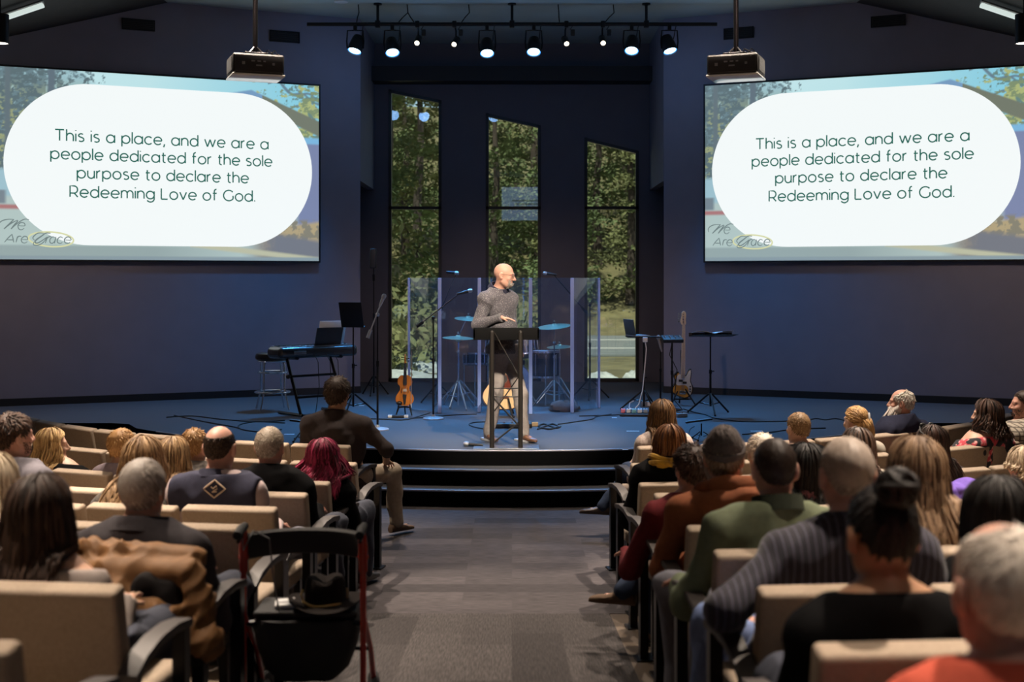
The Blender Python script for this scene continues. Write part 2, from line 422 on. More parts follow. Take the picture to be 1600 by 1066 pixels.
# ceiling: flat middle, sides sloping down
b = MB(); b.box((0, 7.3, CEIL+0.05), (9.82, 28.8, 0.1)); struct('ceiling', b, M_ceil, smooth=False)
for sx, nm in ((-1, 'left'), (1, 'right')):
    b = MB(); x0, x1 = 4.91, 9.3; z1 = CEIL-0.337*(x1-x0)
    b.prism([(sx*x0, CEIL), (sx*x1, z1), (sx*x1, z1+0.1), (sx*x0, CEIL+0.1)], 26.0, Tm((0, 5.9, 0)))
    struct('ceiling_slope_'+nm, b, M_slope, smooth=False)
# ------------------------------------------------------------------ outdoors
M_grass = mat('dry_grass', (0.14, 0.125, 0.055), rough=1.0, noise=0.45, nscale=1.3)
M_road = mat('road_asphalt', (0.16, 0.18, 0.17), rough=0.9, noise=0.15, nscale=2)
M_line = mat('road_line', (0.5, 0.5, 0.45), rough=0.9)
M_snow = mat('pale_gravel', (0.42, 0.45, 0.42), rough=0.95, noise=0.3, nscale=6)
M_leaf = mat('pine_needles', (0.095, 0.13, 0.045), rough=0.8, noise=0.6, nscale=0.7)
M_leaf2 = mat('pine_needles_olive', (0.13, 0.14, 0.05), rough=0.8, noise=0.6, nscale=0.8)
M_bark = mat('pine_bark', (0.05, 0.038, 0.028), rough=0.95, noise=0.4, nscale=8)
b = MB(); N = 24; V = []
for j in range(N+1):
    for i in range(N+1):
        x = -70+140*i/N; y = 21.9+88*j/N
        z = -0.3+(0 if y < 56 else (y-56)*0.32)+0.12*math.sin(x*0.7+y)*(1 if y > 26 else 0)*(0 if 37 < y < 57 else 1)
        V.append((x, y, z))
b.add(V, [(j*(N+1)+i, j*(N+1)+i+1, (j+1)*(N+1)+i+1, (j+1)*(N+1)+i) for j in range(N) for i in range(N)])
struct('ground_outside', b, M_grass)
b = MB(); b.box((10, 47.5, -0.26), (110, 13.5, 0.06)); o = struct('ground_road', b, M_road, smooth=False)
for yy in (44.5, 50.5):
    l = MB(); l.box((10, yy, -0.225), (110, 0.35, 0.01)); l.build('lane_line', M_line, o, smooth=False)
rng = random.Random(5)
def rock_patch(x, y, sx, sy):
    b = MB(); V = []; F = []; n = 18; K = 4
    V.append((0, 0, 0.22))
    for k in range(1, K+1):
        for j in range(n):
            w = 2*PI*j/n; rr = (k/K)*(0.8+0.35*rng.random())
            V.append((sx*rr*math.cos(w), sy*rr*math.sin(w), 0.22*(1-(k/K)**2)*(0.6+0.6*rng.random()) - (0.1 if k == K else 0)))
    F += [(0, 1+j, 1+(j+1) % n) for j in range(n)]
    for k in range(K-1): F += [(1+k*n+j, 1+(k+1)*n+j, 1+(k+1)*n+(j+1) % n, 1+k*n+(j+1) % n) for j in range(n)]
    b.add(V, F); o = b.build('snow_patch', M_snow); o.location = (x, y, -0.3); return o
for (x, y, sx, sy, l) in ((-3.3, 31.5, 1.9, 2.2, 'patch of old snow outside the left window'), (-2.4, 34.8, 1.5, 1.6, 'smaller snow patch further out behind the left window'),
                          (2.2, 31.2, 0.5, 0.35, 'small snow heap outside the right window, nearer its left side'), (3.0, 31.6, 0.35, 0.3, 'tiny snow heap outside the right window, nearer its right side'),
                          (0.55, 30.5, 0.6, 0.5, 'small snow heap outside the middle window')):
    tag(rock_patch(x, y, sx, sy), l, 'snow', 'snow patches outside')
def tree_mesh(seed, h, spread, n, mat_leaf):
    r = random.Random(seed); tr = MB()
    tr.tube([(0.1*math.sin(k), 0.1*math.cos(k*2), h*k/6) for k in range(7)], [0.28*(1-k/7.5) for k in range(7)], n=8)
    fo = MB()
    for q in range(int(h*5)):
        z = h*(0.03+0.97*r.random()**0.95); L = spread*(1.12-z/h)**0.75*(0.5+0.6*r.random()); w = r.random()*2*PI
        tip = Vector((math.cos(w)*L, math.sin(w)*L, z+L*0.15*(r.random()-0.2)))
        for k in range(n):
            t = 0.25+0.78*r.random(); c = Vector((tip.x*t, tip.y*t, z+(tip.z-z)*t))+Vector((r.gauss(0, .22), r.gauss(0, .22), r.gauss(0, .2)))
            s = 0.07+0.11*r.random(); d1 = Vector((r.gauss(0, 1), r.gauss(0, 1), r.gauss(0, .6))).normalized(); d2 = d1.orthogonal().normalized()
            fo.add([c-d1*s, c+d2*s*0.45, c+d1*s, c-d2*s*0.45], [(0, 1, 2, 3)])
    return tr, fo
def leafmesh(fo, name, m):
    me = bpy.data.meshes.new(name); me.from_pydata(fo.v, [], fo.f); me.materials.append(m); return me
variants = []
for sd, h, sp, m in ((1, 15, 3.4, M_leaf), (2, 17, 3.0, M_leaf2), (3, 13, 3.9, M_leaf)):
    tr, fo = tree_mesh(sd, h, sp, 90, m); variants.append((tr.mesh('trunk', M_bark), leafmesh(fo, 'foliage', m)))
spots = [(-7.5, 60, 0), (-4.2, 58, 1), (-0.8, 60.5, 2), (2.4, 58.5, 0), (5.6, 60, 1), (8.6, 59, 2), (-9.5, 66, 1), (-5.6, 67, 2), (-2.2, 66, 0),
         (1.2, 67, 1), (4.4, 66, 2), (7.4, 67, 0), (-7.2, 75, 2), (-3.5, 76, 1), (0.2, 75, 0), (3.5, 76, 2), (6.8, 75, 1), (9.9, 74, 0),
         (-3.9, 40, 0), (-6.3, 44, 1)]
kinds = ['dark green pine', 'olive green pine', 'broad bushy green pine']
where = {58: 'at the road verge', 66: 'on the lower hillside', 75: 'high on the hillside', 40: 'close outside the left window'}
for i, (x, y, k) in enumerate(spots):
    t = thing('pine_tree', '', 'tree', (x, y, -0.3+max(0, (y-56)*0.32)), rng.random()*6.28, 'pines outside the windows')
    s = 0.8+0.3*rng.random(); t.scale = (s, s, s*(0.95 if y > 50 else 0.9))
    side = 'behind the left window' if x/y < -0.05 else ('behind the right window' if x/y > 0.055 else 'behind the middle window')
    row = 'at the near edge of the wood' if y < 62 and y > 50 else ('close to the building' if y < 50 else ('in the middle rows of the wood' if y < 70 else 'high at the back of the wood'))
    t['label'] = '%s %s, %s' % (kinds[k], row, side)
    link('trunk', variants[k][0], t); link('foliage', variants[k][1], t)
for x, y, s in ((-3.9, 33.5, 1.0), (-2.6, 37.5, 0.9), (-5.0, 36.5, 1.2), (0.3, 36.5, 0.8)):
    r2 = random.Random(int(x*10)); fo = MB()
    for k in range(1400):
        d = Vector((r2.gauss(0, .5), r2.gauss(0, .5), abs(r2.gauss(0, .55))))
        ss = 0.05+0.09*r2.random(); d1 = Vector((r2.gauss(0, 1), r2.gauss(0, 1), r2.gauss(0, 1))).normalized(); d2 = d1.orthogonal().normalized()
        fo.add([d-d1*ss, d+d2*ss*0.5, d+d1*ss, d-d2*ss*0.5], [(0, 1, 2, 3)])
    o = link('shrub', leafmesh(fo, 'shrub', M_leaf2)); o.location = (x, y, -0.3); o.scale = (s*1.5, s*1.5, s*1.6)
    tag(o, {-3.9: 'olive shrub nearest outside the left window', -2.6: 'olive shrub outside the left window, at its right side', -5.0: 'bigger olive shrub further out at the left window', 0.3: 'low olive shrub outside the middle window'}[x], 'shrub', 'shrubs outside')

# ------------------------------------------------------------------ projected slides
SWID, SHEI = 4.48, 2.61
def vnoise(u, v, f, seed):
    r = np.random.RandomState(seed); g = r.rand(f+3, f+3)
    a = np.clip(u, 0, 1)*f; c = np.clip(v, 0, 1)*f; i = a.astype(int); j = c.astype(int); s = a-i; t = c-j
    s = s*s*(3-2*s); t = t*t*(3-2*t)
    return (g[i, j]*(1-s)+g[i+1, j]*s)*(1-t)+(g[i, j+1]*(1-s)+g[i+1, j+1]*s)*t
def fbm(u, v, f, seed):
    return 0.5*vnoise(u, v, f, seed)+0.28*vnoise(u, v, f*2, seed+1)+0.22*vnoise(u, v, f*4, seed+2)
def slide_mesh():
    nx, ny = 372, 208
    u, v = np.meshgrid(np.linspace(0, 1, nx+1), np.linspace(0, 1, ny+1), indexing='ij')
    L = lambda c: np.array(srgb(*c)[:3])
    img = np.zeros(u.shape+(3,))
    def put(mask, c): 
        m = np.clip(mask, 0, 1)[..., None]; img[:] = img*(1-m)+L(c)*m
    soft = lambda x, w=0.01: np.clip(x/w+0.5, 0, 1)
    img[:] = L((178, 228, 236)); put(soft(v-0.6, 0.8)*(1-u), (205, 240, 244)); put(soft(u-0.7, 0.5)*soft(v-0.5, 0.4), (120, 205, 230))
    # left pines
    f = fbm(u, v*0.6, 60, 3); f2 = fbm(u, v*0.6, 34, 31); e = fbm(u, v, 9, 11)
    dens = np.clip(1.25-u/0.26, 0, 1)*soft(v-0.36, 0.12)
    put(soft(e-0.62+0.45*dens, 0.25)*(dens > 0.02)*0.75, (128, 170, 182)); put(soft(f-0.70+0.40*dens, 0.10)*(dens > 0.02), (78, 108, 120)); put(soft(f2-0.72+0.32*dens, 0.08)*(dens > 0.05)*soft(0.86-v, .2), (146, 152, 92)); put(soft(fbm(u, v, 70, 55)-0.74+0.28*dens, 0.06)*(dens > 0.05), (48, 74, 84))
    put(soft(0.010-abs(u-0.155-0.02*(v-0.7)), 0.006)*(v > 0.45), (58, 76, 96)); put(soft(0.008-abs(u-0.035), 0.006)*(v > 0.4), (64, 80, 92))
    # lower left: pale buildings, car park
    put(soft(0.47-v, 0.02)*soft(0.2-u, 0.05), (150, 190, 205)); put(soft(0.33-v, 0.02), (176, 196, 192))
    put(soft(0.285-v, 0.01)*soft(v-0.262, 0.01)*soft(0.085-u, 0.03), (168, 84, 84)); put(soft(0.36-v, .01)*soft(v-0.29, .01)*soft(0.03-u, .01), (96, 110, 124))
    # right tree and sky
    d2 = np.clip((u-0.76)/0.2, 0, 1)*soft(v-0.55, 0.1)
    for q, (x0, y0, sl) in enumerate(((0.86, 0.99, -0.55), (0.9, 0.97, -0.9), (0.93, 0.86, -0.35), (0.88, 0.80, -0.5), (0.95, 0.94, -1.3))):
        put(soft(0.006-np.abs((v-y0)-sl*(u-x0)-0.02*np.sin(60*u+q)), 0.006)*(u > x0-0.03)*(v > 0.55), (70, 100, 122))
    put(soft(f-0.86+0.34*d2, 0.07)*(d2 > 0.05), (70, 112, 104)); put(soft(f2-0.80+0.30*d2, 0.06)*(d2 > 0.05), (170, 178, 92)); put(soft(fbm(u, v, 48, 91)-0.84+0.28*d2, 0.05)*(d2 > 0.05), (110, 128, 70))
    # building with pitched roof at right
    roof = soft(0.955-v-np.maximum(0.70*(u-0.775), -0.35*(u-0.775)), 0.008)*soft(u-0.68, 0.004)
    put(roof*soft(v-0.5, 0.01)*(u < 0.81), (96, 142, 190)); put(roof*(u >= 0.81)*soft(0.93-0.75*(u-0.80)-v+0.03, .01)*soft(v-(0.86-0.75*(u-0.80)), 0.01), (92, 92, 62))
    put(soft(0.68-v, 0.01)*soft(u-0.925, 0.02), (104, 112, 162)); put(soft(0.70-v, 0.01)*soft(v-0.665, 0.01)*soft(u-0.90, 0.02), (106, 178, 226))
    # ground at right
    put(soft(0.24-v-0.04*np.sin(9*u), 0.02)*soft(u-0.80, 0.05), (176, 150, 96)); put(soft(f-0.52, 0.06)*soft(0.23-v, 0.02)*soft(u-0.82, 0.05), (118, 104, 74))
    put(soft(0.14-v-0.25*(u-0.9), 0.03)*soft(u-0.80, 0.12), (92, 88, 104)); put(soft(0.075-v, 0.01)*soft(0.62-u, .3), (140, 158, 158))
    put(soft(0.015-np.abs(v-(0.085-0.20*(u-0.60))), 0.012)*(u > 0.58), (188, 186, 152)); put(soft(0.02-v, 0.008), (122, 140, 150))
    img = img*0.86+0.14*L((215, 238, 240))
    V = np.stack([(u-0.0)*SWID, np.zeros_like(u), v*SHEI], -1).reshape(-1, 3)
    i, j = np.meshgrid(np.arange(nx), np.arange(ny), indexing='ij'); a = (i*(ny+1)+j).ravel()
    F = np.stack([a, a+ny+1, a+ny+2, a+1], -1)
    me = bpy.data.meshes.new('slide_picture'); me.from_pydata(V.tolist(), [], F.tolist())
    at_ = me.color_attributes.new('picture', 'FLOAT_COLOR', 'POINT')
    at_.data.foreach_set('color', np.concatenate([img.reshape(-1, 3), np.ones((img.shape[0]*img.shape[1], 1))], 1).astype(np.float32).ravel())
    return me
M_slide = bpy.data.materials.new('projected_picture'); M_slide.use_nodes = True
t = M_slide.node_tree; bs = t.nodes['Principled BSDF']; ca = t.nodes.new('ShaderNodeVertexColor'); ca.layer_name = 'picture'
bs.inputs['Base Color'].default_value = (0.05, 0.05, 0.05, 1); bs.inputs['Roughness'].default_value = 0.9; bs.inputs['Emission Strength'].default_value = 0.92
t.links.new(ca.outputs[0], bs.inputs['Emission Color'])
K = (0.02, 0.02, 0.02)
M_pill = mat('projected_white', K, rough=0.9, emit=(0.93, 0.98, 0.98), estr=0.97)
M_txt = mat('projected_text', K, rough=0.9, emit=srgb(44, 104, 92), estr=1.0)
M_logo = mat('projected_logo', K, rough=0.9, emit=srgb(112, 128, 128), estr=1.0)
M_ring = mat('projected_ring', K, rough=0.9, emit=srgb(214, 216, 168), estr=1.0)
pic = slide_mesh(); pic.materials.append(M_slide)
pill = MB(); px0, px1, pz0, pz1 = 0.105, 4.375, 0.20, 2.435; pr = (pz1-pz0)/2
ol = [(px1-pr+pr*math.sin(w), pz0+pr-pr*math.cos(w)) for w in np.linspace(0, PI, 41)]+[(px0+pr-pr*math.sin(w), pz0+pr+pr*math.cos(w)) for w in np.linspace(0, PI, 41)]
pill.prism(ol, 0.002); pill_me = pill.mesh('slide_panel', M_pill, smooth=False)
def arcp(cx, cy, rx, ry, a0, a1, n=18): return [(cx+rx*math.cos(math.radians(a0+(a1-a0)*i/n)), cy+ry*math.sin(math.radians(a0+(a1-a0)*i/n))) for i in range(n+1)]
RB = arcp(0.5, 0.5, 0.5, 0.5, 0, 360, 32)      # round bowl of the geometric sans
GLY = {'a': (1.0, [RB, [(1, 0), (1, 1)]]), 'd': (1.0, [RB, [(1, 0), (1, 1.5)]]), 'p': (1.0, [RB, [(0, -0.42), (0, 1)]]), 'o': (1.0, [RB]), 'c': (0.88, [arcp(0.5, 0.5, 0.5, 0.5, 42, 318)]),
 'e': (0.98, [arcp(0.5, 0.5, 0.5, 0.5, 0, 318)+[], [(0.0, 0.5), (1.0, 0.5)]]), 'g': (1.0, [RB, [(1, 1), (1, 0.02)]+arcp(0.52, 0.02, 0.48, 0.44, 0, -150)]),
 'n': (0.82, [[(0, 0), (0, 1)], [(0, 0.55)]+arcp(0.41, 0.56, 0.41, 0.44, 180, 0)+[(0.82, 0)]]), 'h': (0.82, [[(0, 0), (0, 1.5)], [(0, 0.55)]+arcp(0.41, 0.56, 0.41, 0.44, 180, 0)+[(0.82, 0)]]),
 'm': (1.46, [[(0, 0), (0, 1)], [(0, 0.55)]+arcp(0.365, 0.58, 0.365, 0.42, 180, 0)+[(0.73, 0)], [(0.73, 0.55)]+arcp(1.095, 0.58, 0.365, 0.42, 180, 0)+[(1.46, 0)]]),
 'r': (0.45, [[(0, 0), (0, 1)], [(0, 0.52)]+arcp(0.42, 0.54, 0.42, 0.46, 180, 88)]), 'u': (0.82, [[(0, 1), (0, 0.44)]+arcp(0.41, 0.44, 0.41, 0.44, 180, 360)+[(0.82, 1)], [(0.82, 0.5), (0.82, 0)]]),
 's': (0.68, [arcp(0.35, 0.75, 0.30, 0.25, 40, 200)+arcp(0.35, 0.26, 0.33, 0.26, 80, -140)]), 'i': (0.0, [[(0, 0), (0, 1)], [(0, 1.33), (0, 1.45)]]), 'l': (0.0, [[(0, 0), (0, 1.5)]]),
 't': (0.52, [[(0.2, 1.32), (0.2, 0.22)]+arcp(0.42, 0.22, 0.22, 0.22, 180, 290), [(0, 0.96), (0.52, 0.96)]]), 'f': (0.52, [[(0.2, 0), (0.2, 1.22)]+arcp(0.45, 1.22, 0.25, 0.27, 180, 80), [(0, 0.96), (0.52, 0.96)]]),
 'w': (1.4, [[(0, 1), (0.36, 0), (0.7, 0.98), (1.04, 0), (1.4, 1)]]), 'v': (0.86, [[(0, 1), (0.43, 0), (0.86, 1)]]), 'T': (1.1, [[(0, 1.42), (1.1, 1.42)], [(0.55, 0), (0.55, 1.42)]]),
 'R': (0.95, [[(0, 0), (0, 1.42), (0.5, 1.42)]+arcp(0.5, 0.96, 0.42, 0.46, 90, -90)+[(0, 0.5)], [(0.52, 0.5), (0.95, 0)]]), 'L': (0.82, [[(0, 1.42), (0, 0), (0.82, 0)]]),
 'G': (1.3, [arcp(0.71, 0.71, 0.71, 0.71, 42, 322)+[(1.28, 0.30), (1.28, 0.70)]]), ',': (0.08, [[(0.05, 0.10), (0.06, -0.02), (-0.05, -0.30)]]), '.': (0.05, [[(-0.04, 0.06), (0.10, 0.06)]])}
def stroke_text(txt, cx, z, width, r=0.0095):
    x = 0.0; S = []
    for ch in txt:
        if ch == ' ': x += 0.62; continue
        w_, st = GLY[ch]; S += [[(px_+x, pz_) for px_, pz_ in p] for p in st]; x += w_+0.30
    tot = x-0.30; k = width/tot; b_ = MB()
    for p in S:
        q = [(cx+(px_-tot/2)*k, 0, z+pz_*k*1.0) for px_, pz_ in p]
        for seg in ([q[i_:i_+2] for i_ in range(len(q)-1)] if len(q) < 6 else [q]): b_.tube(seg, r, n=8, flat=0.12, up=(0, 1, 0))
    return b_.mesh('slide_text', M_txt)
ln_me = [stroke_text(t_, 2.24, z_, w_) for t_, z_, w_ in (('This is a place, and we are a', 1.635, 2.95), ('people dedicated for the sole', 1.385, 3.06), ('purpose to declare the', 1.13, 2.37), ('Redeeming Love of God.', 0.865, 2.56))]
def curve_stroke(b, pts, r):
    P = [Vector((p[0], 0, p[1])) for p in pts]; Q = []
    for i in range(len(P)-1):
        p0, p1, p2, p3 = P[max(i-1, 0)], P[i], P[i+1], P[min(i+2, len(P)-1)]
        for k in range(8):
            s = k/8; Q.append(0.5*((2*p1)+(p2-p0)*s+(2*p0-5*p1+4*p2-p3)*s*s+(3*p1-p0-3*p2+p3)*s**3))
    Q.append(P[-1]); b.tube(Q, [r*(0.55+0.45*math.sin(PI*min(1, max(0, i/len(Q))))) for i in range(len(Q))], n=6, flat=0.1, up=(0, 1, 0))
lg = MB()
def Lp(x, y): return (0.035+x*0.00693, 0.575-(y)*0.00693)     # logo units from the slide's lower left
def lstroke(pts, r=0.008): curve_stroke(lg, [Lp(*p) for p in pts], r)
lstroke([(3, 21), (2, 14), (8, 8), (18, 5), (29, 5)]); lstroke([(29, 5), (20, 15), (11, 24)], 0.011); lstroke([(11, 24), (24, 13), (36, 6)]); lstroke([(37, 7), (30, 16), (24, 24)], 0.011)
lstroke([(24, 24), (34, 14), (43, 7), (50, 4), (57, 5)]); lstroke([(38, 17), (49, 17), (48, 12), (42, 11), (37, 16), (38, 23), (43, 25), (48, 22)])
lstroke([(12, 50), (19, 41), (26, 34)]); lstroke([(26, 34), (29, 50)]); lstroke([(17, 45), (28, 45)]); lstroke([(33, 50), (36, 38)]); lstroke([(35, 42), (38, 38), (43, 38)])
lstroke([(44, 44), (54, 44), (53, 39), (48, 38), (43, 43), (44, 49), (49, 51), (54, 48)])
lstroke([(97, 31), (88, 31), (80, 37), (72, 43), (68, 48), (71, 51), (78, 48), (90, 39)], 0.011); lstroke([(90, 39), (86, 46), (80, 52), (72, 55), (65, 54), (66, 49)]); lstroke([(84, 31), (74, 31), (67, 36), (64, 41), (67, 45)])
lstroke([(87, 51), (91, 38)]); lstroke([(90, 42), (94, 38), (98, 38)]); lstroke([(106, 40), (101, 38), (96, 43), (96, 49), (100, 51), (105, 46), (107, 38)]); lstroke([(107, 38), (104, 51)])
lstroke([(120, 40), (115, 38), (110, 43), (110, 49), (115, 51), (119, 49)]); lstroke([(124, 44), (135, 44), (133, 39), (128, 38), (123, 43), (124, 49), (129, 51), (134, 48)])
logo_me = lg.mesh('slide_logo', M_logo)
rg = MB(); rg.tube([(Lp(98+42*math.cos(w), 43+14.5*math.sin(w))[0], 0, Lp(0, 43+14.5*math.sin(w)+2*math.cos(w))[1]) for w in np.linspace(0, 2*PI, 60)[:-1]], 0.012, n=6, flat=0.1, closed=True, up=(0, 1, 0))
ring_me = rg.mesh('logo_ring', M_ring)
scr = MB(); scr.box((SWID/2, 0.03, SHEI/2), (SWID, 0.04, SHEI)); fr = MB(); g = 0.025
for c, s in (((SWID/2, 0.026, -g/2), (SWID+2*g, 0.05, g)), ((SWID/2, 0.026, SHEI+g/2), (SWID+2*g, 0.05, g)), ((-g/2, 0.026, SHEI/2), (g, 0.05, SHEI)), ((SWID+g/2, 0.026, SHEI/2), (g, 0.05, SHEI))):
    fr.box(c, s)
M_scr = mat('screen_fabric', (0.7, 0.7, 0.7), rough=0.9)
scr_me = scr.mesh('screen_sheet', M_scr, smooth=False); fr_me = fr.mesh('screen_border', M_black, smooth=False)
for sx, lab in ((-1, 'wide projection screen on the left angled wall showing a slide of green text'), (1, 'wide projection screen on the right angled wall showing a slide of green text')):
    e = Vector((sx*2.90, 19.13, 2.2+0.258)) + Vector((-sx*SA, -CA, 0))*0.055
    loc = e - Vector((CA, SA, 0))*SWID if sx < 0 else e
    T_ = thing('projection_screen', lab, 'screen', loc, -sx*A24, 'projection screens')
    link('screen_sheet', scr_me, T_); link('screen_border', fr_me, T_)
    o = link('slide_picture', pic, T_); o.location.y = 0.008
    o = link('slide_panel', pill_me, T_); o.location.y = 0.004
    for me in ln_me: link('slide_text', me, T_).location.y = 0.0015
    link('slide_logo', logo_me, T_).location.y = -0.001; link('logo_ring', ring_me, T_).location.y = 0.0
# ================================================================== STAGE EQUIPMENT
M_metal = mat('black_metal', (0.015, 0.015, 0.017), rough=0.35, metal=0.6)
M_chrome = mat('chrome', (0.8, 0.82, 0.85), rough=0.22, metal=1.0)
M_brass = mat('cymbal_bronze', (0.66, 0.62, 0.42), rough=0.33, metal=1.0)
M_plast = mat('black_plastic', (0.018, 0.018, 0.02), rough=0.45)
M_rubber = mat('rubber', (0.012, 0.012, 0.012), rough=0.8)
M_vinyl = mat('black_vinyl', (0.014, 0.014, 0.016), rough=0.3)
M_paper = mat('white_paper', (0.78, 0.79, 0.8), rough=0.9)
M_white = mat('white_plastic', (0.7, 0.7, 0.7), rough=0.4)
M_grey = mat('grey_plastic', (0.2, 0.21, 0.22), rough=0.5)
M_mesh = mat('microphone_mesh', (0.45, 0.46, 0.48), rough=0.35, metal=0.9, bump=0.4, bscale=900)
M_led = mat('led_lens', (0.3, 0.5, 0.6), rough=0.3, emit=(0.62, 0.9, 1.0), estr=5.0)
M_ledrim = mat('led_lens_rim', (0.05, 0.2, 0.5), rough=0.4, emit=(0.05, 0.36, 1.0), estr=1.6)
M_bulb = mat('spot_lens', (0.5, 0.5, 0.4), rough=0.3, emit=(1.0, 0.9, 0.72), estr=4.0)
M_down = mat('downlight_lens', (0.5, 0.5, 0.5), rough=0.3, emit=(1.0, 0.88, 0.76), estr=5.0)

def wall_s(px, side):
    """distance along an angled wall from its corner, for a pixel column"""
    t = side*(px-800)/FPX; return (19.4*t-2.3)/(CA+SA*t)
def wall_pt(s, side, z, off=0.0):
    return Vector((side*(2.3+CA*s)-side*SA*off, 19.4-SA*s-CA*off, z))

# air vents high on the angled walls
vents = [(190, 242, 39, -1, 'black air vent high on the left wall, farther from the alcove'), (421, 468, 57.5, -1, 'black air vent high on the left wall, beside the projector pole'),
         (1131, 1178, 52, 1, 'black air vent high on the right wall, behind the projector pole'), (1361, 1415, 33, 1, 'black air vent high on the right wall, farther from the alcove')]
for xa, xb, yc_, sd, lab in vents:
    sa, sb = wall_s(xa, sd), wall_s(xb, sd); s = (sa+sb)/2; w = abs(sb-sa); d = 19.4-SA*s
    t_ = thing('air_vent', lab, 'vent', wall_pt(s, sd, 2.2+(435-yc_)*d/FPX, 0.01), -sd*A24, 'air vents on the angled walls')
    h = 17.5*d/FPX; b = MB()
    for c, z in (((0, 0, h/2-0.008), (w, 0.02, 0.016)), ((0, 0, -h/2+0.008), (w, 0.02, 0.016)), ((-w/2+0.008, 0, 0), (0.016, 0.02, h)), ((w/2-0.008, 0, 0), (0.016, 0.02, h))): b.box(c, z)
    b.build('vent_frame', M_metal, t_, smooth=False)
    b = MB(); b.box((0, 0.006, 0), (w-0.02, 0.006, h-0.02)); 
    for k in range(6): b.box((0, 0, 0), (w-0.03, 0.012, 0.006), M=Tm((0, -0.002, -h/2+h*(k+0.5)/6), rx=0.6))
    b.build('vent_slats', M_black, t_, smooth=False)

# projectors hung on poles
def projector(px, side, lab):
    d = 10.9; X = (px-800)*d/FPX; zb = 3.9
    t_ = thing('video_projector', lab, 'projector', (X, d, zb), -side*math.radians(21), 'ceiling projectors')
    b = MB(); b.rbox((0, 0.0, 0.10), (0.43, 0.36, 0.17), 0.02); b.build('housing', mat('projector_shell', (0.012, 0.012, 0.013), rough=0.55), t_)
    b = MB(); b.rbox((0, 0, 0.008), (0.44, 0.37, 0.018), 0.006); b.build('bottom_cover', mat('projector_base', (0.8, 0.82, 0.8), rough=0.3, coat=1.0), t_)
    b = MB(); b.rbox((0, -0.184, 0.10), (0.40, 0.012, 0.14), 0.005); o = b.build('rear_panel', M_plast, t_)
    for k, (x, z, w, h) in enumerate(((-0.05, 0.12, 0.03, 0.012), (0.0, 0.12, 0.03, 0.012), (0.045, 0.12, 0.02, 0.012), (0.0, 0.085, 0.05, 0.012), (0.12, 0.10, 0.02, 0.02), (-0.13, 0.1, 0.025, 0.025))):
        p = MB(); p.box((x, -0.191, z), (w, 0.004, h)); p.build('port', M_grey, o, smooth=False)
    b = MB()
    for k in range(9): b.box((-0.219 if side < 0 else 0.219, -0.12+0.03*k, 0.10), (0.006, 0.012, 0.11))
    b.build('side_grille', M_grey, t_, smooth=False)
    b = MB(); b.lathe([(0.055, 0), (0.06, 0.05), (0.05, 0.07), (0.045, 0.06), (0.0, 0.055)], c=(0.08, 0.18, 0.1), axis=(0, 1, 0)); b.build('lens', M_metal, t_)
    b = MB(); b.rbox((0.0, 0, 0.2), (0.2, 0.16, 0.03), 0.008); b.tube([(-0.08, -0.06, 0.18), (0, 0, 0.28), (0.08, 0.06, 0.18)], 0.01); b.tube([(-0.08, 0.06, 0.18), (0, 0, 0.28), (0.08, -0.06, 0.18)], 0.01)
    b.build('mount_bracket', M_metal, t_)
    b = MB(); b.tube([(0, 0, 0.22), (0, 0, CEIL-zb-0.02)], 0.022, n=14); b.lathe([(0.08, 0), (0.08, 0.02)], c=(0, 0, CEIL-zb-0.025)); b.build('pole', M_metal, t_)
    for k in range(2):
        b = MB(); b.tube([(0.05+0.05*k, -0.05, 0.19), (0.09+0.06*k, -0.09, 0.235), (0.15+0.03*k, -0.06, 0.2), (0.17, -0.16, 0.19), (0.16, -0.19, 0.15)], 0.005, n=6); b.build('cable', M_rubber, t_)
projector(399, -1, 'black projector on a ceiling pole in front of the left screen')
projector(1150, 1, 'black projector on a ceiling pole in front of the right screen')

# lighting bar with par cans and small spots
DB = 18.3; ZB = EYE+(435-38)*DB/FPX
t_ = thing('lighting_bar', 'long black lighting pipe hung below the stage ceiling', 'lighting bar', (0, DB, ZB))
b = MB(); b.tube([(-2.93, 0, 0), (2.93, 0, 0)], 0.028, n=14); b.build('pipe', M_metal, t_)
for x in (-1.92, 0.0, 1.92):
    b = MB(); b.tube([(x, 0, 0.03), (x, 0, CEIL-ZB)], 0.02, n=10); b.rbox((x, 0, 0.0), (0.07, 0.09, 0.1), 0.01); b.lathe([(0.06, -0.02), (0.06, 0)], c=(x, 0, CEIL-ZB)); b.build('hanger', M_metal, t_)
for x0, x1 in ((-1.5, -1.62), (-1.5, -1.4), (-0.62, -0.72), (0.66, 0.68), (1.45, 1.33), (-2.2, -2.22)):
    b = MB(); b.tube([(x0, 0.02, CEIL-ZB-0.01), (x0+0.01, 0.02, 0.17), ((x0+x1)/2, 0, 0.1), (x1, 0, 0.03)], 0.008, n=6); b.build('cable', M_rubber, t_)
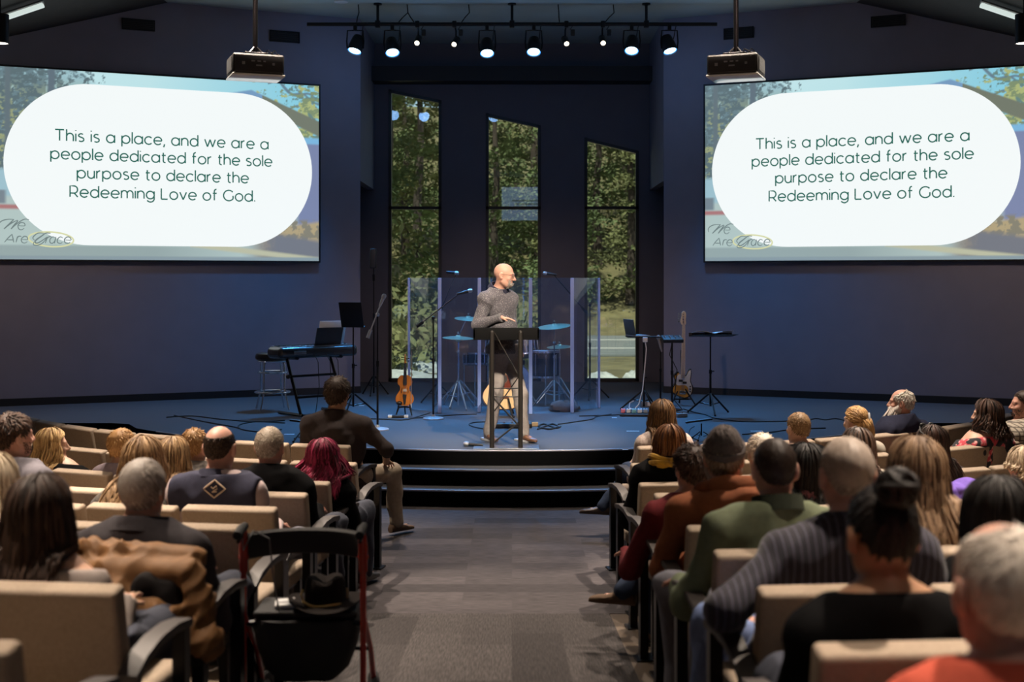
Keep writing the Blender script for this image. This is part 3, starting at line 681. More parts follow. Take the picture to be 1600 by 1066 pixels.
def par_can(px, py, tx, lab, power, ang=66, ty=15.5):
    X = (px-800)*DB/FPX; zl = EYE+(435-py)*DB/FPX; c = Vector((X, DB, zl))
    aim = Vector((X*0.45+tx, ty, STG+0.0)); dr = (aim-c).normalized()
    t_ = thing('stage_light', lab, 'stage light', c, 0, 'LED par cans on the lighting pipe')
    R = frame_from(-dr, (1, 0, 0)).to_4x4(); off = R @ Vector((0, 0, 0))
    b = MB(); b.lathe([(0.0, -0.012), (0.097, -0.012), (0.099, -0.05), (0.105, -0.045), (0.105, 0.03), (0.10, 0.07), (0.085, 0.16), (0.07, 0.2), (0.0, 0.205)], M=R, n=28); b.build('can', M_metal, t_)
    b = MB(); b.lathe([(0.0, -0.034), (0.084, -0.034), (0.084, -0.018), (0, -0.018)], M=R, n=28); b.build('lens', M_led, t_)
    b = MB(); b.lathe([(0.084, -0.033), (0.097, -0.036), (0.097, -0.02), (0.084, -0.02), (0.084, -0.033)], M=R, n=28); b.build('lens_rim', M_ledrim, t_)
    top = ZB-zl
    for sx in (-1, 1):
        pass
    b = MB(); b.tube([(-0.112, 0, 0), (-0.122, 0.01, 0.1), (-0.11, 0.0, top-0.09), (0, 0, top-0.085), (0.11, 0, top-0.09), (0.122, 0.01, 0.1), (0.112, 0, 0)], 0.011, n=8); b.build('yoke', M_metal, t_)
    b = MB(); b.rbox((0, 0, top-0.05), (0.05, 0.075, 0.08), 0.01); b.build('clamp', M_metal, t_)
    b = MB(); b.tube([(0.03, 0.1, 0.08), (0.08, 0.15, 0.18), (0.1, 0.08, top-0.02), (0.14, 0.02, top+0.03)], 0.007, n=6); b.build('cable', M_rubber, t_)
    lamp('stage_light_spill', 'POINT', c+dr*0.16, power*0.006, (0.25, 0.5, 1.0))
    L = lamp('stage_light_beam', 'SPOT', c+dr*0.12, power, (0.08, 0.41, 1.0), target=aim, size=0.09, angle=ang, blend=1.0)
LEDP = 640
par_can(555, 76, -2.4, 'blue-white LED par can, leftmost on the lighting pipe', LEDP*1.05, 88, 16.4); par_can(613, 79, -0.3, 'blue-white LED par can, second from the left end of the pipe', LEDP*1.3)
par_can(761, 80, 0, 'blue-white LED par can left of the pipe middle', LEDP); par_can(834, 78, 0, 'blue-white LED par can right of the pipe middle', LEDP)
par_can(987, 76, 0.4, 'blue-white LED par can, second from the right end of the pipe', LEDP); par_can(1046, 76, 2.4, 'blue-white LED par can, rightmost on the lighting pipe', LEDP*1.05, 88, 16.4)
def small_spot(px, py, lab, lean):
    X = (px-800)*DB/FPX; zl = EYE+(435-py)*DB/FPX; c = Vector((X, DB-0.05, zl)); dr = Vector((lean, -0.75, -0.55)).normalized()
    t_ = thing('small_spotlight', lab, 'spotlight', c, 0, 'small spots on the lighting pipe'); R = frame_from(-dr, (1, 0, 0)).to_4x4()
    b = MB(); b.lathe([(0.0, -0.002), (0.041, -0.002), (0.042, -0.02), (0.045, -0.015), (0.05, 0.06), (0.05, 0.16), (0.03, 0.18), (0, 0.18)], M=R, n=20); b.build('can', M_metal, t_)
    b = MB(); b.lathe([(0, -0.01), (0.034, -0.01), (0.034, -0.004), (0, -0.004)], M=R, n=20); b.build('lens', M_bulb, t_)
    top = ZB-zl; p = R @ Vector((0, 0, 0.1))
    b = MB(); b.tube([tuple(p), (p.x, p.y+0.02, top*0.7), (0, 0.05, top)], 0.012, n=8); b.rbox((0, 0.05, top), (0.06, 0.08, 0.09), 0.01); b.build('clamp', M_metal, t_)
    b = MB(); b.rbox((0.09, 0.05, top-0.12), (0.06, 0.05, 0.09), 0.01); b.tube([(0.05, 0.05, top-0.08), (0.09, 0.05, top-0.02), (0.12, 0.05, top)], 0.006, n=6); b.build('driver_box', M_plast, t_)
small_spot(652, 68, 'small white spotlight on the pipe, leftmost of the four', -0.1); small_spot(710, 70, 'small white spotlight on the pipe, second of the four from the left', -0.2)
small_spot(885, 69, 'small white spotlight on the pipe, third of the four from the left', 0.15); small_spot(942, 68, 'small white spotlight on the pipe, rightmost of the four', 0.05)

# lights in the ceiling
def can_light(x, y, lab, z=CEIL):
    t_ = thing('recessed_downlight', lab, 'downlight', (x, y, z)); b = MB(); b.lathe([(0.075, -0.012), (0.10, -0.012), (0.10, 0.0), (0.075, 0.0), (0.075, -0.012)], n=28); b.build('trim_ring', M_white, t_)
    b = MB(); b.lathe([(0, -0.008), (0.075, -0.008), (0.075, -0.003), (0, -0.003)], n=28); b.build('lens', M_down, t_)
p = at(533, 2, (CEIL-EYE)*FPX/433.0); can_light(p.x, p.y, 'round bright downlight in the ceiling above the left end of the pipe')
for hx, hy in [h_[:2] for h_ in HOUSE]:
    can_light(hx, hy, 'round white downlight in the flat ceiling over the seats', CEIL-(0.0 if abs(hx) < 4.91 else 0.337*(abs(hx)-4.91)))
for o in COL.objects:
    if o.name.startswith('recessed_downlight') and 'over the seats' in o.get('label', ''): o['group'] = 'downlights over the seats'
t_ = thing('confidence_monitor', 'pale blue lyric monitor on the rear wall, mirrored in the middle window', 'monitor', (0.75, -6.95, 5.1))
b = MB(); b.rbox((0, 0, 0), (2.36, 0.06, 1.36), 0.015); b.build('bezel', M_plast, t_); b = MB(); b.box((0, 0.033, 0), (2.30, 0.006, 1.30)); b.build('screen', mat('monitor_glow', (0.02, 0.02, 0.02), rough=0.4, emit=(0.42, 0.62, 1.0), estr=1.7), t_)
for k in range(3): b = MB(); b.box((0.0, 0.037, 0.12-0.13*k), (1.5-0.25*k, 0.003, 0.06)); b.build('text_line', mat('monitor_text', (0.02, 0.02, 0.02), emit=(0.2, 0.3, 0.55), estr=1.0), t_)
for sx, lab in ((-1, 'black cylinder downlight hanging at the upper left edge'), (1, 'black cylinder downlight hanging beyond the upper right edge')):
    t_ = thing('pendant_downlight', lab, 'downlight', (sx*6.0, 15.0, EYE+(435-68)*15/FPX))
    b = MB(); b.lathe([(0.0, 0.022), (0.09, 0.022), (0.09, 0.0), (0.10, 0.0), (0.10, 0.34), (0.0, 0.34)], n=28); b.tube([(0, 0, 0.33), (0, 0, 0.80)], 0.012); b.build('can', M_metal, t_)
    b = MB(); b.lathe([(0, 0.006), (0.088, 0.006), (0.088, 0.02), (0, 0.02)], n=28); b.build('lens', M_down, t_)
M_strip = mat('strip_light', (0.6, 0.6, 0.6), rough=0.4, emit=(0.82, 0.95, 0.9), estr=0.75)
for sx, lab in ((-1, 'white linear strip light on the left sloped ceiling'), (1, 'white linear strip light on the right sloped ceiling')):
    x0, x1 = 5.95, 8.2; o_ = 0.11
    pa = Vector((sx*x0, 16.25, CEIL-0.337*(x0-4.91)-o_)); pb = Vector((sx*x1, 16.25, CEIL-0.337*(x1-4.91)-o_))
    t_ = thing('strip_light', lab, 'strip light', pa, 0, 'strip lights on the sloped ceiling'); v = pb-pa
    b = MB(); b.tube([(0, 0, 0), tuple(v)], 0.034, n=12); b.build('diffuser', M_strip, t_)
    b = MB(); b.tube([(0, 0, 0.045), tuple(v+Vector((0, 0, 0.045)))], 0.03, n=4); b.build('housing', M_white, t_)
t_ = thing('wall_sensor', 'small white sensor box under the pipe in the alcove', 'sensor', at(611, 109, 21.35)); b = MB(); b.rbox((0, -0.02, 0), (0.10, 0.06, 0.07), 0.012); b.build('housing', M_white, t_)
b = MB(); b.ball((0, -0.05, -0.02), 0.025); b.build('lens', M_plast, t_)

# ------------------------------------------------------------------ stands and microphones
def tripod(b, h, r, top=0.28, n=3, a0=0.4, rad=0.011):
    for k in range(n):
        w = a0+2*PI*k/n; c, s_ = math.cos(w), math.sin(w)
        b.tube([(0.02*c, 0.02*s_, top), (r*c, r*s_, 0.015)], rad, n=8)
        b.tube([(0.02*c, 0.02*s_, top*0.45), (r*0.5*c, r*0.5*s_, top*0.5+0.008)], rad*0.6, n=6)
        b.ball((r*c, r*s_, 0.014), 0.015, n=8)
def microphone(lab, tip, direction, body=M_plast, L=0.17):
    """handheld microphone: grille at `tip`, handle pointing back along -direction"""
    t_ = thing('microphone', lab, 'microphone', tip, 0, 'stage microphones'); R = frame_from(direction).to_4x4()
    b = MB(); b.lathe([(0, 0.028), (0.018, 0.024), (0.027, 0.006), (0.027, -0.012), (0.021, -0.03)], M=R, n=18); b.build('grille', M_mesh, t_)
    b = MB(); b.lathe([(0.026, -0.014), (0.026, -0.006)], M=R, n=18); b.build('grille_ring', M_chrome, t_)
    b = MB(); b.lathe([(0.02, -0.03), (0.019, -0.06), (0.014, -L), (0.011, -L-0.008)], M=R, n=18); b.build('handle', body, t_)
    return t_
def stand(lab, base, h, kind='round', boom=None, col=M_metal, basecol=None, a0=0.4, r=0.3):
    t_ = thing('microphone_stand', lab, 'microphone stand', base, 0, 'microphone stands')
    b = MB()
    if kind == 'round': b.lathe([(0.13, 0), (0.13, 0.012), (0.12, 0.02), (0.03, 0.035), (0.02, 0.06), (0.0, 0.06)], n=32); b.build('base', basecol or M_metal, t_)
    else: tripod(b, h, r, a0=a0); b.build('tripod_base', col, t_)
    b = MB(); b.tube([(0, 0, 0.03), (0, 0, h*0.58)], 0.0125, n=10); b.build('lower_tube', col, t_)
    b = MB(); b.tube([(0, 0, h*0.55), (0, 0, h)], 0.0085, n=10); b.lathe([(0.017, h*0.55), (0.017, h*0.60)], n=14); b.build('upper_tube', col, t_)
    if boom is not None:
        v0, v1 = Vector(boom[0]), Vector(boom[1])
        b = MB(); b.tube([v0, v1], 0.008, n=8); b.lathe([(0.02, -0.05), (0.02, 0.05)], c=v0, axis=v1-v0, n=14); b.ball((0, 0, h), 0.024, n=10); b.build('boom', col, t_)
    return t_
# centre vocal boom
bp = on_stage(677, 655); d0 = bp.y
def rel(base, x, y, d): return at(x, y, d)-base
M_basew = mat('pale_cast_base', (0.32, 0.33, 0.35), rough=0.4)
stand('black boom microphone stand with round pale base, left of the speaker', bp, 1.245, boom=(rel(bp, 656, 507, d0-0.05), rel(bp, 716, 460, d0+0.05)), basecol=M_basew)
v = at(737, 454, d0+0.07)-at(712, 460, d0+0.03); microphone('black vocal microphone on the boom beside the speaker', at(735, 454.5, d0+0.07), v)
# left straight stand with pale microphone
bp = on_stage(590, 672); d0 = bp.y
M_silver = mat('silver_tube', (0.5, 0.52, 0.55), rough=0.3, metal=0.8)
stand('tall microphone stand with white round base at the left stage front', bp, 1.32, boom=(rel(bp, 577, 522, d0-0.05), rel(bp, 596, 473, d0-0.02)), basecol=M_basew)
for o in COL.objects:
    if o.name.startswith('boom.'): last_boom = o
last_boom.data.materials[0] = M_silver; last_boom['label'] = 'silver boom arm'
microphone('silver microphone at the top of the left stage-front stand', at(600, 463, d0-0.02), at(600, 462, d0)-at(595, 474, d0), body=M_silver, L=0.12)
# tall dark stand behind
bp = Vector((at(584, 600, 19.0).x, 19.0, STG)); stand('tall thin black stand in the dark opening left of the windows', bp, 2.02, kind='tripod', r=0.22, boom=((0, 0, 1.75), (0.0, -0.06, 2.12)))
b = MB(); b.rbox((0, -0.08, 2.03), (0.1, 0.06, 0.3), 0.02); bb = b.build('wireless_box', M_plast); bb.location = bp; tag(bb, 'slim black speaker box clipped on the tall stand in the dark opening', 'speaker')
# right stage stand with a vertical microphone
bp = on_stage(1032, 642); d0 = bp.y; stand('black microphone stand behind the long-haired woman, right of the laptop', bp, 0.93, basecol=M_metal)
microphone('silver-headed microphone pointing up between laptop and bass', at(1028.5, 527, d0), Vector((-0.25, 0, 1)), L=0.19, body=mat('champagne_metal', (0.5, 0.42, 0.36), rough=0.3, metal=0.8))
# drum overhead stands
bp = Vector((-1.02, 17.6, STG)); stand('black boom stand behind the drum shield, left', bp, 1.45, kind='tripod', boom=(rel(bp, 690, 482, 17.6), rel(bp, 712, 430, 17.5)))
microphone('overhead microphone above the left drum shield', at(714, 427, 17.5), Vector((0.9, -0.1, -0.1)), L=0.14)
bp = Vector((1.12, 18.4, STG)); stand('black boom stand behind the drum shield, right', bp, 1.35, kind='tripod', boom=(rel(bp, 912, 484, 18.2), rel(bp, 866, 430, 17.8)))
microphone('overhead microphone above the right drum shield', at(851, 427, 17.8), Vector((-0.9, 0.0, 0.12)), L=0.16)
# microphone left lying on the floor
microphone('black handheld microphone lying on the stage edge left of the lectern', on_stage(728, 698)+Vector((0, 0, 0.028)), Vector((-1, 0.15, 0.05)))

# ------------------------------------------------------------------ drum shield
M_acr = glass_mat('acrylic_panel', (0.93, 0.96, 0.99), haze=0.013, haze_col=(0.5, 0.7, 1.0))
M_acre = mat('acrylic_edge_glow', (0.34, 0.5, 1.0), rough=0.4)  # blue LED light glowing in the shield edges is put into this colour
pts = [(639, 17.0), (687, 16.5), (749, 16.62), (829, 16.38), (894, 16.5), (936, 17.15)]
PP = [Vector(((x-800)*d/FPX, d, 0)) for x, d in pts]
t_ = thing('drum_shield', 'clear five-panel acrylic drum shield standing around the drum kit', 'drum shield', (0, 16.6, STG))
for i in range(5):
    a, c = PP[i]-Vector((0, 16.6, 0)), PP[i+1]-Vector((0, 16.6, 0)); m = (a+c)/2; L = (c-a).length; w = math.atan2(c.y-a.y, c.x-a.x)
    b = MB(); b.rbox((0, 0, 0.87), (L-0.03, 0.012, 1.73), 0.004, 2, M=Tm((m.x, m.y, 0.005), rz=w)); b.build('acrylic_panel', M_acr, t_)
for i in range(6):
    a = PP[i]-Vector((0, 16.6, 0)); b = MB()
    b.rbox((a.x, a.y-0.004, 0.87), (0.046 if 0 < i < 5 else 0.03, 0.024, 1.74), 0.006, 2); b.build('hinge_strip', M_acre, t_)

# ------------------------------------------------------------------ drum kit
M_shell = mat('drum_shell_black', (0.02, 0.022, 0.03), rough=0.2, coat=0.6)
M_head = mat('drum_head', (0.55, 0.56, 0.58), rough=0.5)
def drum(name, lab, c, r, h, axis=(0, 0, 1), feet=0):
    t_ = thing(name, lab, 'drum', c, 0, 'drums behind the shield'); R = frame_from(axis).to_4x4()
    b = MB(); b.lathe([(r, -h/2), (r, h/2)], M=R, n=36); b.build('shell', M_shell, t_)
    for s_ in (-1, 1):
        b = MB(); b.lathe([(0, s_*h/2+s_*0.004), (r-0.005, s_*h/2+s_*0.004), (r-0.005, s_*h/2), (0, s_*h/2)], M=R, n=36); b.build('drum_head', M_head, t_)
        b = MB(); b.lathe([(r-0.008, s_*h/2-0.012), (r+0.012, s_*h/2-0.012), (r+0.012, s_*h/2+0.014), (r-0.008, s_*h/2+0.014), (r-0.008, s_*h/2-0.012)], M=R, n=36); b.build('hoop', M_chrome, t_)
    b = MB()
    for k in range(8):
        w = 2*PI*k/8; p0 = R @ Vector((r*1.03*math.cos(w), r*1.03*math.sin(w), -h*0.42)); p1 = R @ Vector((r*1.03*math.cos(w), r*1.03*math.sin(w), h*0.42)); b.tube([p0, p1], 0.006, n=6)
    b.build('lugs', M_chrome, t_)
    if feet:
        for k in range(feet):
            w = 0.5+2*PI*k/feet; b = MB(); x, y = (r+0.02)*math.cos(w), (r+0.02)*math.sin(w)
            b.tube([(x, y, 0), (x, y, -(c[2]-STG)+0.015)], 0.008, n=8); b.ball((x, y, -(c[2]-STG)+0.015), 0.015, n=8); b.build('leg', M_chrome, t_)
    return t_
t_ = drum('bass_drum', 'black bass drum at the middle of the kit', (-0.02, 17.9, STG+0.29), 0.27, 0.42, (0, 1, 0))
for sx in (-1, 1):
    b = MB(); b.tube([(sx*0.24, -0.12, -0.1), (sx*0.36, -0.24, -0.275)], 0.009, n=8); b.ball((sx*0.36, -0.24, -0.275), 0.014, n=8); b.build('spur', M_chrome, t_)
drum('rack_tom', 'black rack tom over the bass drum, left', (-0.22, 17.95, STG+0.76), 0.15, 0.2, (0.1, 0.25, 1)); drum('rack_tom', 'black rack tom over the bass drum, right', (0.2, 17.95, STG+0.76), 0.16, 0.22, (-0.1, 0.25, 1))
drum('floor_tom', 'black floor tom right of the bass drum', (0.46, 17.55, STG+0.56), 0.19, 0.34, (0, 0, 1), 3); drum('snare_drum', 'black snare drum left of the bass drum', (-0.50, 17.62, STG+0.62), 0.17, 0.14, (0, 0.1, 1), 3)
def cymbal(lab, px, py, d, r, tilt, stack=1, legs=0.32, a0=0.2, kind='cymbal stand', bx=None):
    p = at(px, py, d); t_ = thing('cymbal_stand', lab, 'cymbal', (p.x if bx is None else bx, d, STG), 0, 'cymbals on chrome stands'); h = p.z-STG; ox = 0 if bx is None else p.x-bx
    b = MB(); tripod(b, h, legs, top=0.36, a0=a0, rad=0.013); b.build('tripod_base', M_chrome, t_)
    b = MB(); b.tube([(0, 0, 0.05), (0, 0, h*0.62)], 0.014, n=10); b.build('lower_tube', M_chrome, t_)
    b = MB(); b.tube([(0, 0, h*0.6), (0, 0, h*0.8), (ox, 0, h+0.05)], 0.009, n=8); b.lathe([(0.02, h*0.6), (0.02, h*0.64)], n=12); b.ball((0, 0, h*0.8), 0.022, n=8); b.ball((ox, 0, h+0.06), 0.016, n=8); b.build('upper_tube', M_chrome, t_)
    for k in range(stack):
        s_ = 1 if k == 0 else -1; z = h-0.03*k
        b = MB(); b.lathe([(0.0, 0.03*s_), (0.025, 0.028*s_), (0.04, 0.012*s_), (r*0.6, 0.002*s_), (r, -0.012*s_), (r, -0.015*s_), (r*0.6, -0.001*s_), (0.04, 0.009*s_), (0.0, 0.026*s_)], M=Tm((ox, 0, z), rx=tilt[0], ry=tilt[1]), n=40); b.build('cymbal', M_brass, t_)
cymbal('bronze crash cymbal at the left of the kit, just beside the speaker', 732, 497, 17.3, 0.19, (0.12, 0.06), bx=-0.72)
cymbal('bronze hi-hat pair low at the left of the kit', 716, 527, 17.0, 0.21, (0.05, 0.04), stack=2, a0=0.9)
cymbal('bronze ride cymbal at the right of the kit, the higher one', 866, 509, 17.2, 0.225, (0.12, -0.09), a0=0.5)
cymbal('bronze crash cymbal at the right of the kit, the lower one', 874, 541, 17.7, 0.175, (0.08, -0.05), a0=1.3)
t_ = thing('drum_throne', 'round black drum stool behind the kit', 'stool', (0.02, 18.75, STG)); b = MB(); b.lathe([(0, 0.46), (0.16, 0.46), (0.175, 0.49), (0.175, 0.53), (0.15, 0.55), (0, 0.55)], n=28); b.build('seat', M_vinyl, t_)
b = MB(); tripod(b, 0.46, 0.25, top=0.25); b.tube([(0, 0, 0.1), (0, 0, 0.47)], 0.015); b.build('tripod_base', M_chrome, t_)

# ------------------------------------------------------------------ keyboard, stool, music stands
kc = at(489, 543, 16.4); KY = math.radians(42)
t_ = thing('electric_piano', 'black stage piano on a slanted stand at the left of the stage', 'keyboard', (kc.x, kc.y, STG), KY); kz = kc.z-STG-0.05
M_kb = mat('keyboard_shell', (0.03, 0.032, 0.036), rough=0.25, coat=0.4)
b = MB(); b.rbox((0, 0, kz), (1.18, 0.34, 0.145), 0.055, 5); b.build('body', M_kb, t_)
b = MB(); b.rbox((0, -0.085, kz+0.073), (1.02, 0.10, 0.012), 0.004); b.build('control_panel', mat('keyboard_panel', (0.16, 0.18, 0.2), rough=0.25), t_)
b = MB(); 
for k in range(52): b.box((-0.53+1.06*(k+0.5)/52, 0.075, kz+0.072), (1.06/52-0.0015, 0.14, 0.016))
b.build('white_keys', M_white, t_, smooth=False)
b = MB()
for k in range(51):
    if k % 7 not in (2, 6): b.box((-0.53+1.06*(k+1)/52, 0.05, kz+0.083), (0.011, 0.09, 0.014))
b.build('black_keys', M_plast, t_, smooth=False)
b = MB(); b.rbox((0, 0, 0), (0.40, 0.012, 0.24), 0.005, M=Tm((0.16, -0.125, kz+0.19), rx=0.28)); b.build('music_rest', M_plast, t_)
b = MB(); b.rbox((-0.3, -0.172, kz+0.0), (0.18, 0.006, 0.04), 0.002); b.build('rear_label_plate', M_grey, t_)
t2 = thing('piano_stand', 'black slanted folding stand under the stage piano', 'stand', (kc.x, kc.y, STG), KY)
for s_ in (-1, 1):
    b = MB(); x = s_*0.33
    b.tube([(x, 0.17, kz-0.07), (x, -0.17, kz-0.07)], 0.02, n=4); b.tube([(x, 0.10, kz-0.07), (x-0.02, -0.26, 0.03)], 0.022, n=4); b.build('leg', M_metal, t2)
    b = MB(); b.tube([(x-0.02, -0.30, 0.025), (x-0.02, 0.26, 0.025)], 0.02, n=4); b.build('foot', M_metal, t2)
for z, yy in ((kz*0.62, -0.03), (kz*0.3, -0.17)):
    b = MB(); b.tube([(-0.34, yy, z), (0.33, yy, z)], 0.016, n=8); b.build('cross_bar', M_metal, t2)
b = MB(); b.ball((-0.39, -0.03, kz*0.62), 0.03, n=10); b.tube([(-0.39, -0.03, kz*0.62), (-0.33, -0.03, kz*0.62)], 0.01); b.build('knob', M_plast, t2)
for x in (-0.1, 0.08, 0.2):
    b = MB(); b.tube([(x, -0.18, kz-0.02), (x+0.02, -0.24, kz-0.12), (x+0.05, -0.22, kz*0.45), (x-0.06, -0.3, 0.02), (x-0.4, -0.5, 0.008)], 0.005, n=6); o = b.build('cable', M_rubber); o.location = (kc.x, kc.y, STG); o.rotation_euler = (0, 0, KY)
    tag(o, {-0.1: 'thin black cable hanging behind the piano, left of three', 0.08: 'thin black cable hanging behind the piano, middle of three', 0.2: 'thin black cable hanging behind the piano, right of three'}[x], 'cable', 'cables hanging from the piano')
t3 = thing('sheet_music', 'white sheet of music standing on the piano music rest', 'paper', (kc.x, kc.y, STG+kz), KY)
b = MB()
V = []; 
for i in range(7):
    for j in range(4):
        u = -0.17+0.42*i/6; V.append((u+0.12, -0.115-0.02*math.cos(u*9)-0.27*0+j*0.0, 0.09+0.1*j))
V = [(x+0.06, y+0.045-0.075*((z-0.09)/0.3), z) for x, y, z in V]
F = [(i*4+j, (i+1)*4+j, (i+1)*4+j+1, i*4+j+1) for i in range(6) for j in range(3)]; b.add(V, F); o = b.build('sheet', M_paper, t3); md = o.modifiers.new('thickness', 'SOLIDIFY'); md.thickness = 0.003
sp = on_stage(426, 641); t_ = thing('bar_stool', 'black padded stool on chrome legs with two foot rings, beside the piano', 'stool', sp)
b = MB(); b.lathe([(0, 0.66), (0.2, 0.66), (0.225, 0.68), (0.23, 0.71), (0.215, 0.745), (0.17, 0.76), (0, 0.76)], n=36); b.build('seat', M_vinyl, t_)
b = MB(); b.lathe([(0.2, 0.64), (0.206, 0.65), (0.2, 0.66), (0.16, 0.66), (0.16, 0.64), (0.2, 0.64)], n=36); b.build('seat_ring', M_chrome, t_)
for k in range(4):
    w = PI/4+0.35+k*PI/2; b = MB(); b.tube([(0.15*math.cos(w), 0.15*math.sin(w), 0.655), (0.185*math.cos(w), 0.185*math.sin(w), 0.61), (0.19*math.cos(w), 0.19*math.sin(w), 0.26), (0.26*math.cos(w), 0.26*math.sin(w), 0.01)], 0.012, n=10); b.build('leg', M_chrome, t_)
for z, r in ((0.5, 0.19), (0.24, 0.225)):
    b = MB(); b.tube(arc_pts((0, 0), r, 0, 2*PI, 40, z)[:-1], 0.012, n=8, closed=True); b.build('foot_ring', M_chrome, t_)
def music_stand(lab, base, h, tilt, rz, w=0.5, a0=0.5, arm=0.0):
    t_ = thing('music_stand', lab, 'music stand', base, rz, 'music stands'); b = MB(); tripod(b, h, 0.3, top=0.26, a0=a0, rad=0.012); b.build('tripod_base', M_metal, t_)
    b = MB(); b.tube([(0, 0, 0.1), (0, 0, h*0.55)], 0.014, n=10); b.build('lower_tube', M_metal, t_)
    b = MB(); b.tube([(0, 0, h*0.5), (0, 0, h)], 0.01, n=10); b.lathe([(0.02, h*0.52), (0.02, h*0.57)], n=12); b.tube([(0, 0, h*0.55), (0.05, 0, h*0.55)], 0.008); b.build('upper_tube', M_metal, t_)
    Mx = Tm((0, -0.03, h), rx=tilt); b = MB(); b.rbox((0, 0, 0.14), (w, 0.006, 0.34), 0.003, M=Mx); b.rbox((0, 0.025, -0.03), (w, 0.05, 0.006), 0.002, M=Mx); b.build('desk', M_metal, t_)
    return t_
bp = on_stage(552, 648); music_stand('black music stand with an upright desk beside the piano', bp, at(552, 508, bp.y).z-STG, 0.35, math.radians(-12), w=0.30)
bp = on_stage(1110, 647); zt = at(1110, 522, bp.y).z-STG; t_ = music_stand('black tripod music stand with a flat desk at the right of the stage', bp, zt-0.03, 1.45, math.radians(4), w=0.56)
t_ = thing('sheet_music', 'open white music sheets lying on the right music stand', 'paper', bp+Vector((0, 0, zt+0.005)), math.radians(4)); b = MB()
for s_ in (-1, 1):
    V = []
    for i in range(7):
        u = i/6; V += [(s_*(0.005+0.235*u), -0.25, 0.012+0.02*abs(math.sin(u*2.6))+0.02*u), (s_*(0.005+0.235*u), 0.02, 0.004+0.02*abs(math.sin(u*2.6)))]
    b.add(V, [(2*i, 2*i+2, 2*i+3, 2*i+1) for i in range(6)])
o = b.build('sheet', M_paper, t_); md = o.modifiers.new('thickness', 'SOLIDIFY'); md.thickness = 0.004
# laptop on a stand, mixer on a stand
bp = on_stage(1006, 641); d0 = bp.y; zt = at(1006, 527, d0).z-STG
t_ = thing('laptop_stand', 'black tripod stand with a small tray under the laptop', 'stand', bp); b = MB(); tripod(b, 1, 0.3, top=0.26, a0=0.9, rad=0.012); b.build('tripod_base', M_metal, t_)
b = MB(); b.tube([(0, 0, 0.05), (0, 0, zt)], 0.014, n=10); b.tube([(0, 0, zt*0.45), (0.04, 0, zt*0.45)], 0.01); b.build('pole', M_metal, t_)
b = MB(); b.rbox((-0.01, 0, zt+0.005), (0.44, 0.3, 0.014), 0.004); b.build('tray', M_metal, t_)
t_ = thing('laptop', 'open dark laptop standing on the tripod tray', 'laptop', bp+Vector((-0.08, 0, zt+0.013)), math.radians(-70)); b = MB(); b.rbox((0, 0, 0.009), (0.31, 0.21, 0.016), 0.004); b.build('keyboard_base', M_grey, t_)
b = MB(); b.rbox((0, 0.0, 0.11), (0.31, 0.008, 0.21), 0.003, M=Tm((0, -0.1, 0.012), rx=0.18)); b.build('screen_lid', mat('laptop_lid', (0.06, 0.08, 0.09), rough=0.4), t_)
t_ = thing('power_adapter', 'white charger hanging from the laptop tray on a looping white cord', 'charger', at(1008, 531, d0-0.18)); b = MB(); b.rbox((0, 0, 0), (0.065, 0.03, 0.065), 0.01); b.build('adapter_block', M_white, t_)
b = MB(); q = [(0, 0, -0.03)]+[tuple(rel(at(1008, 531, d0-0.18), x, y, dd)) for x, y, dd in ((1010, 545, 16.7), (1007, 580, 16.6), (1004, 610, 16.5), (998, 632, 16.45), (990, 641, 16.4), (983, 637, 16.45), (984, 630, 16.6), (990, 627, 16.7))]
b.tube(q, 0.007, n=8); b.build('cord', M_white, t_)
bp = on_stage(1050, 641); d0 = bp.y; zt = at(1050, 530, d0).z-STG
t_ = thing('mixer_stand', 'black pole stand carrying the little mixer', 'stand', bp); b = MB(); b.lathe([(0.13, 0), (0.13, 0.012), (0.03, 0.035), (0.02, 0.06), (0, 0.06)], n=28); b.build('base', M_metal, t_)
b = MB(); b.tube([(0, 0, 0.03), (0, 0, zt-0.03)], 0.012, n=10); b.lathe([(0.02, zt*0.5), (0.02, zt*0.56)], n=12); b.build('pole', M_metal, t_)
t_ = thing('mixer', 'small black personal mixer on the pole left of the bass guitar', 'mixer', bp+Vector((0, 0, zt)), 0.1); b = MB(); b.rbox((0, 0, 0), (0.27, 0.2, 0.05), 0.01, M=Tm(rx=0.25)); b.build('housing', M_plast, t_)
for k in range(8):
    b = MB(); b.lathe([(0.011, 0), (0.009, 0.016), (0, 0.016)], c=(-0.1+0.067*(k % 4), -0.04+0.07*(k//4), 0.0), M=Tm((0, 0, 0.026), rx=0.25), n=12); b.build('knob', M_grey, t_)
b = MB(); b.tube([(-0.02, -0.1, -0.03), (-0.06, -0.12, -0.2), (0.06, -0.03, -0.4), (0.02, -0.05, -0.8), (0.12, -0.1, -zt+0.01)], 0.006, n=6); b.build('cable', M_rubber, t_)

# ------------------------------------------------------------------ bass guitar, acoustic guitar, violin
def spline(pts, n=6, closed=True):
    P = [Vector((p[0], p[1])) for p in pts]; Q = []; L = len(P)
    for i in range(L if closed else L-1):
        p0, p1, p2, p3 = (P[(i-1) % L], P[i], P[(i+1) % L], P[(i+2) % L]) if closed else (P[max(i-1, 0)], P[i], P[i+1], P[min(i+2, L-1)])
        for k in range(n):
            s = k/n; v = 0.5*((2*p1)+(p2-p0)*s+(2*p0-5*p1+4*p2-p3)*s*s+(3*p1-p0-3*p2+p3)*s**3); Q.append((v.x, v.y))
    if not closed: Q.append((P[-1].x, P[-1].y))
    return Q
def bevel_build(mb, name, m, parent, w):
    o = mb.build(name, m, parent); md = o.modifiers.new('bevel', 'BEVEL'); md.width = w; md.segments = 3; md.limit_method = 'ANGLE'; md.angle_limit = math.radians(50); return o
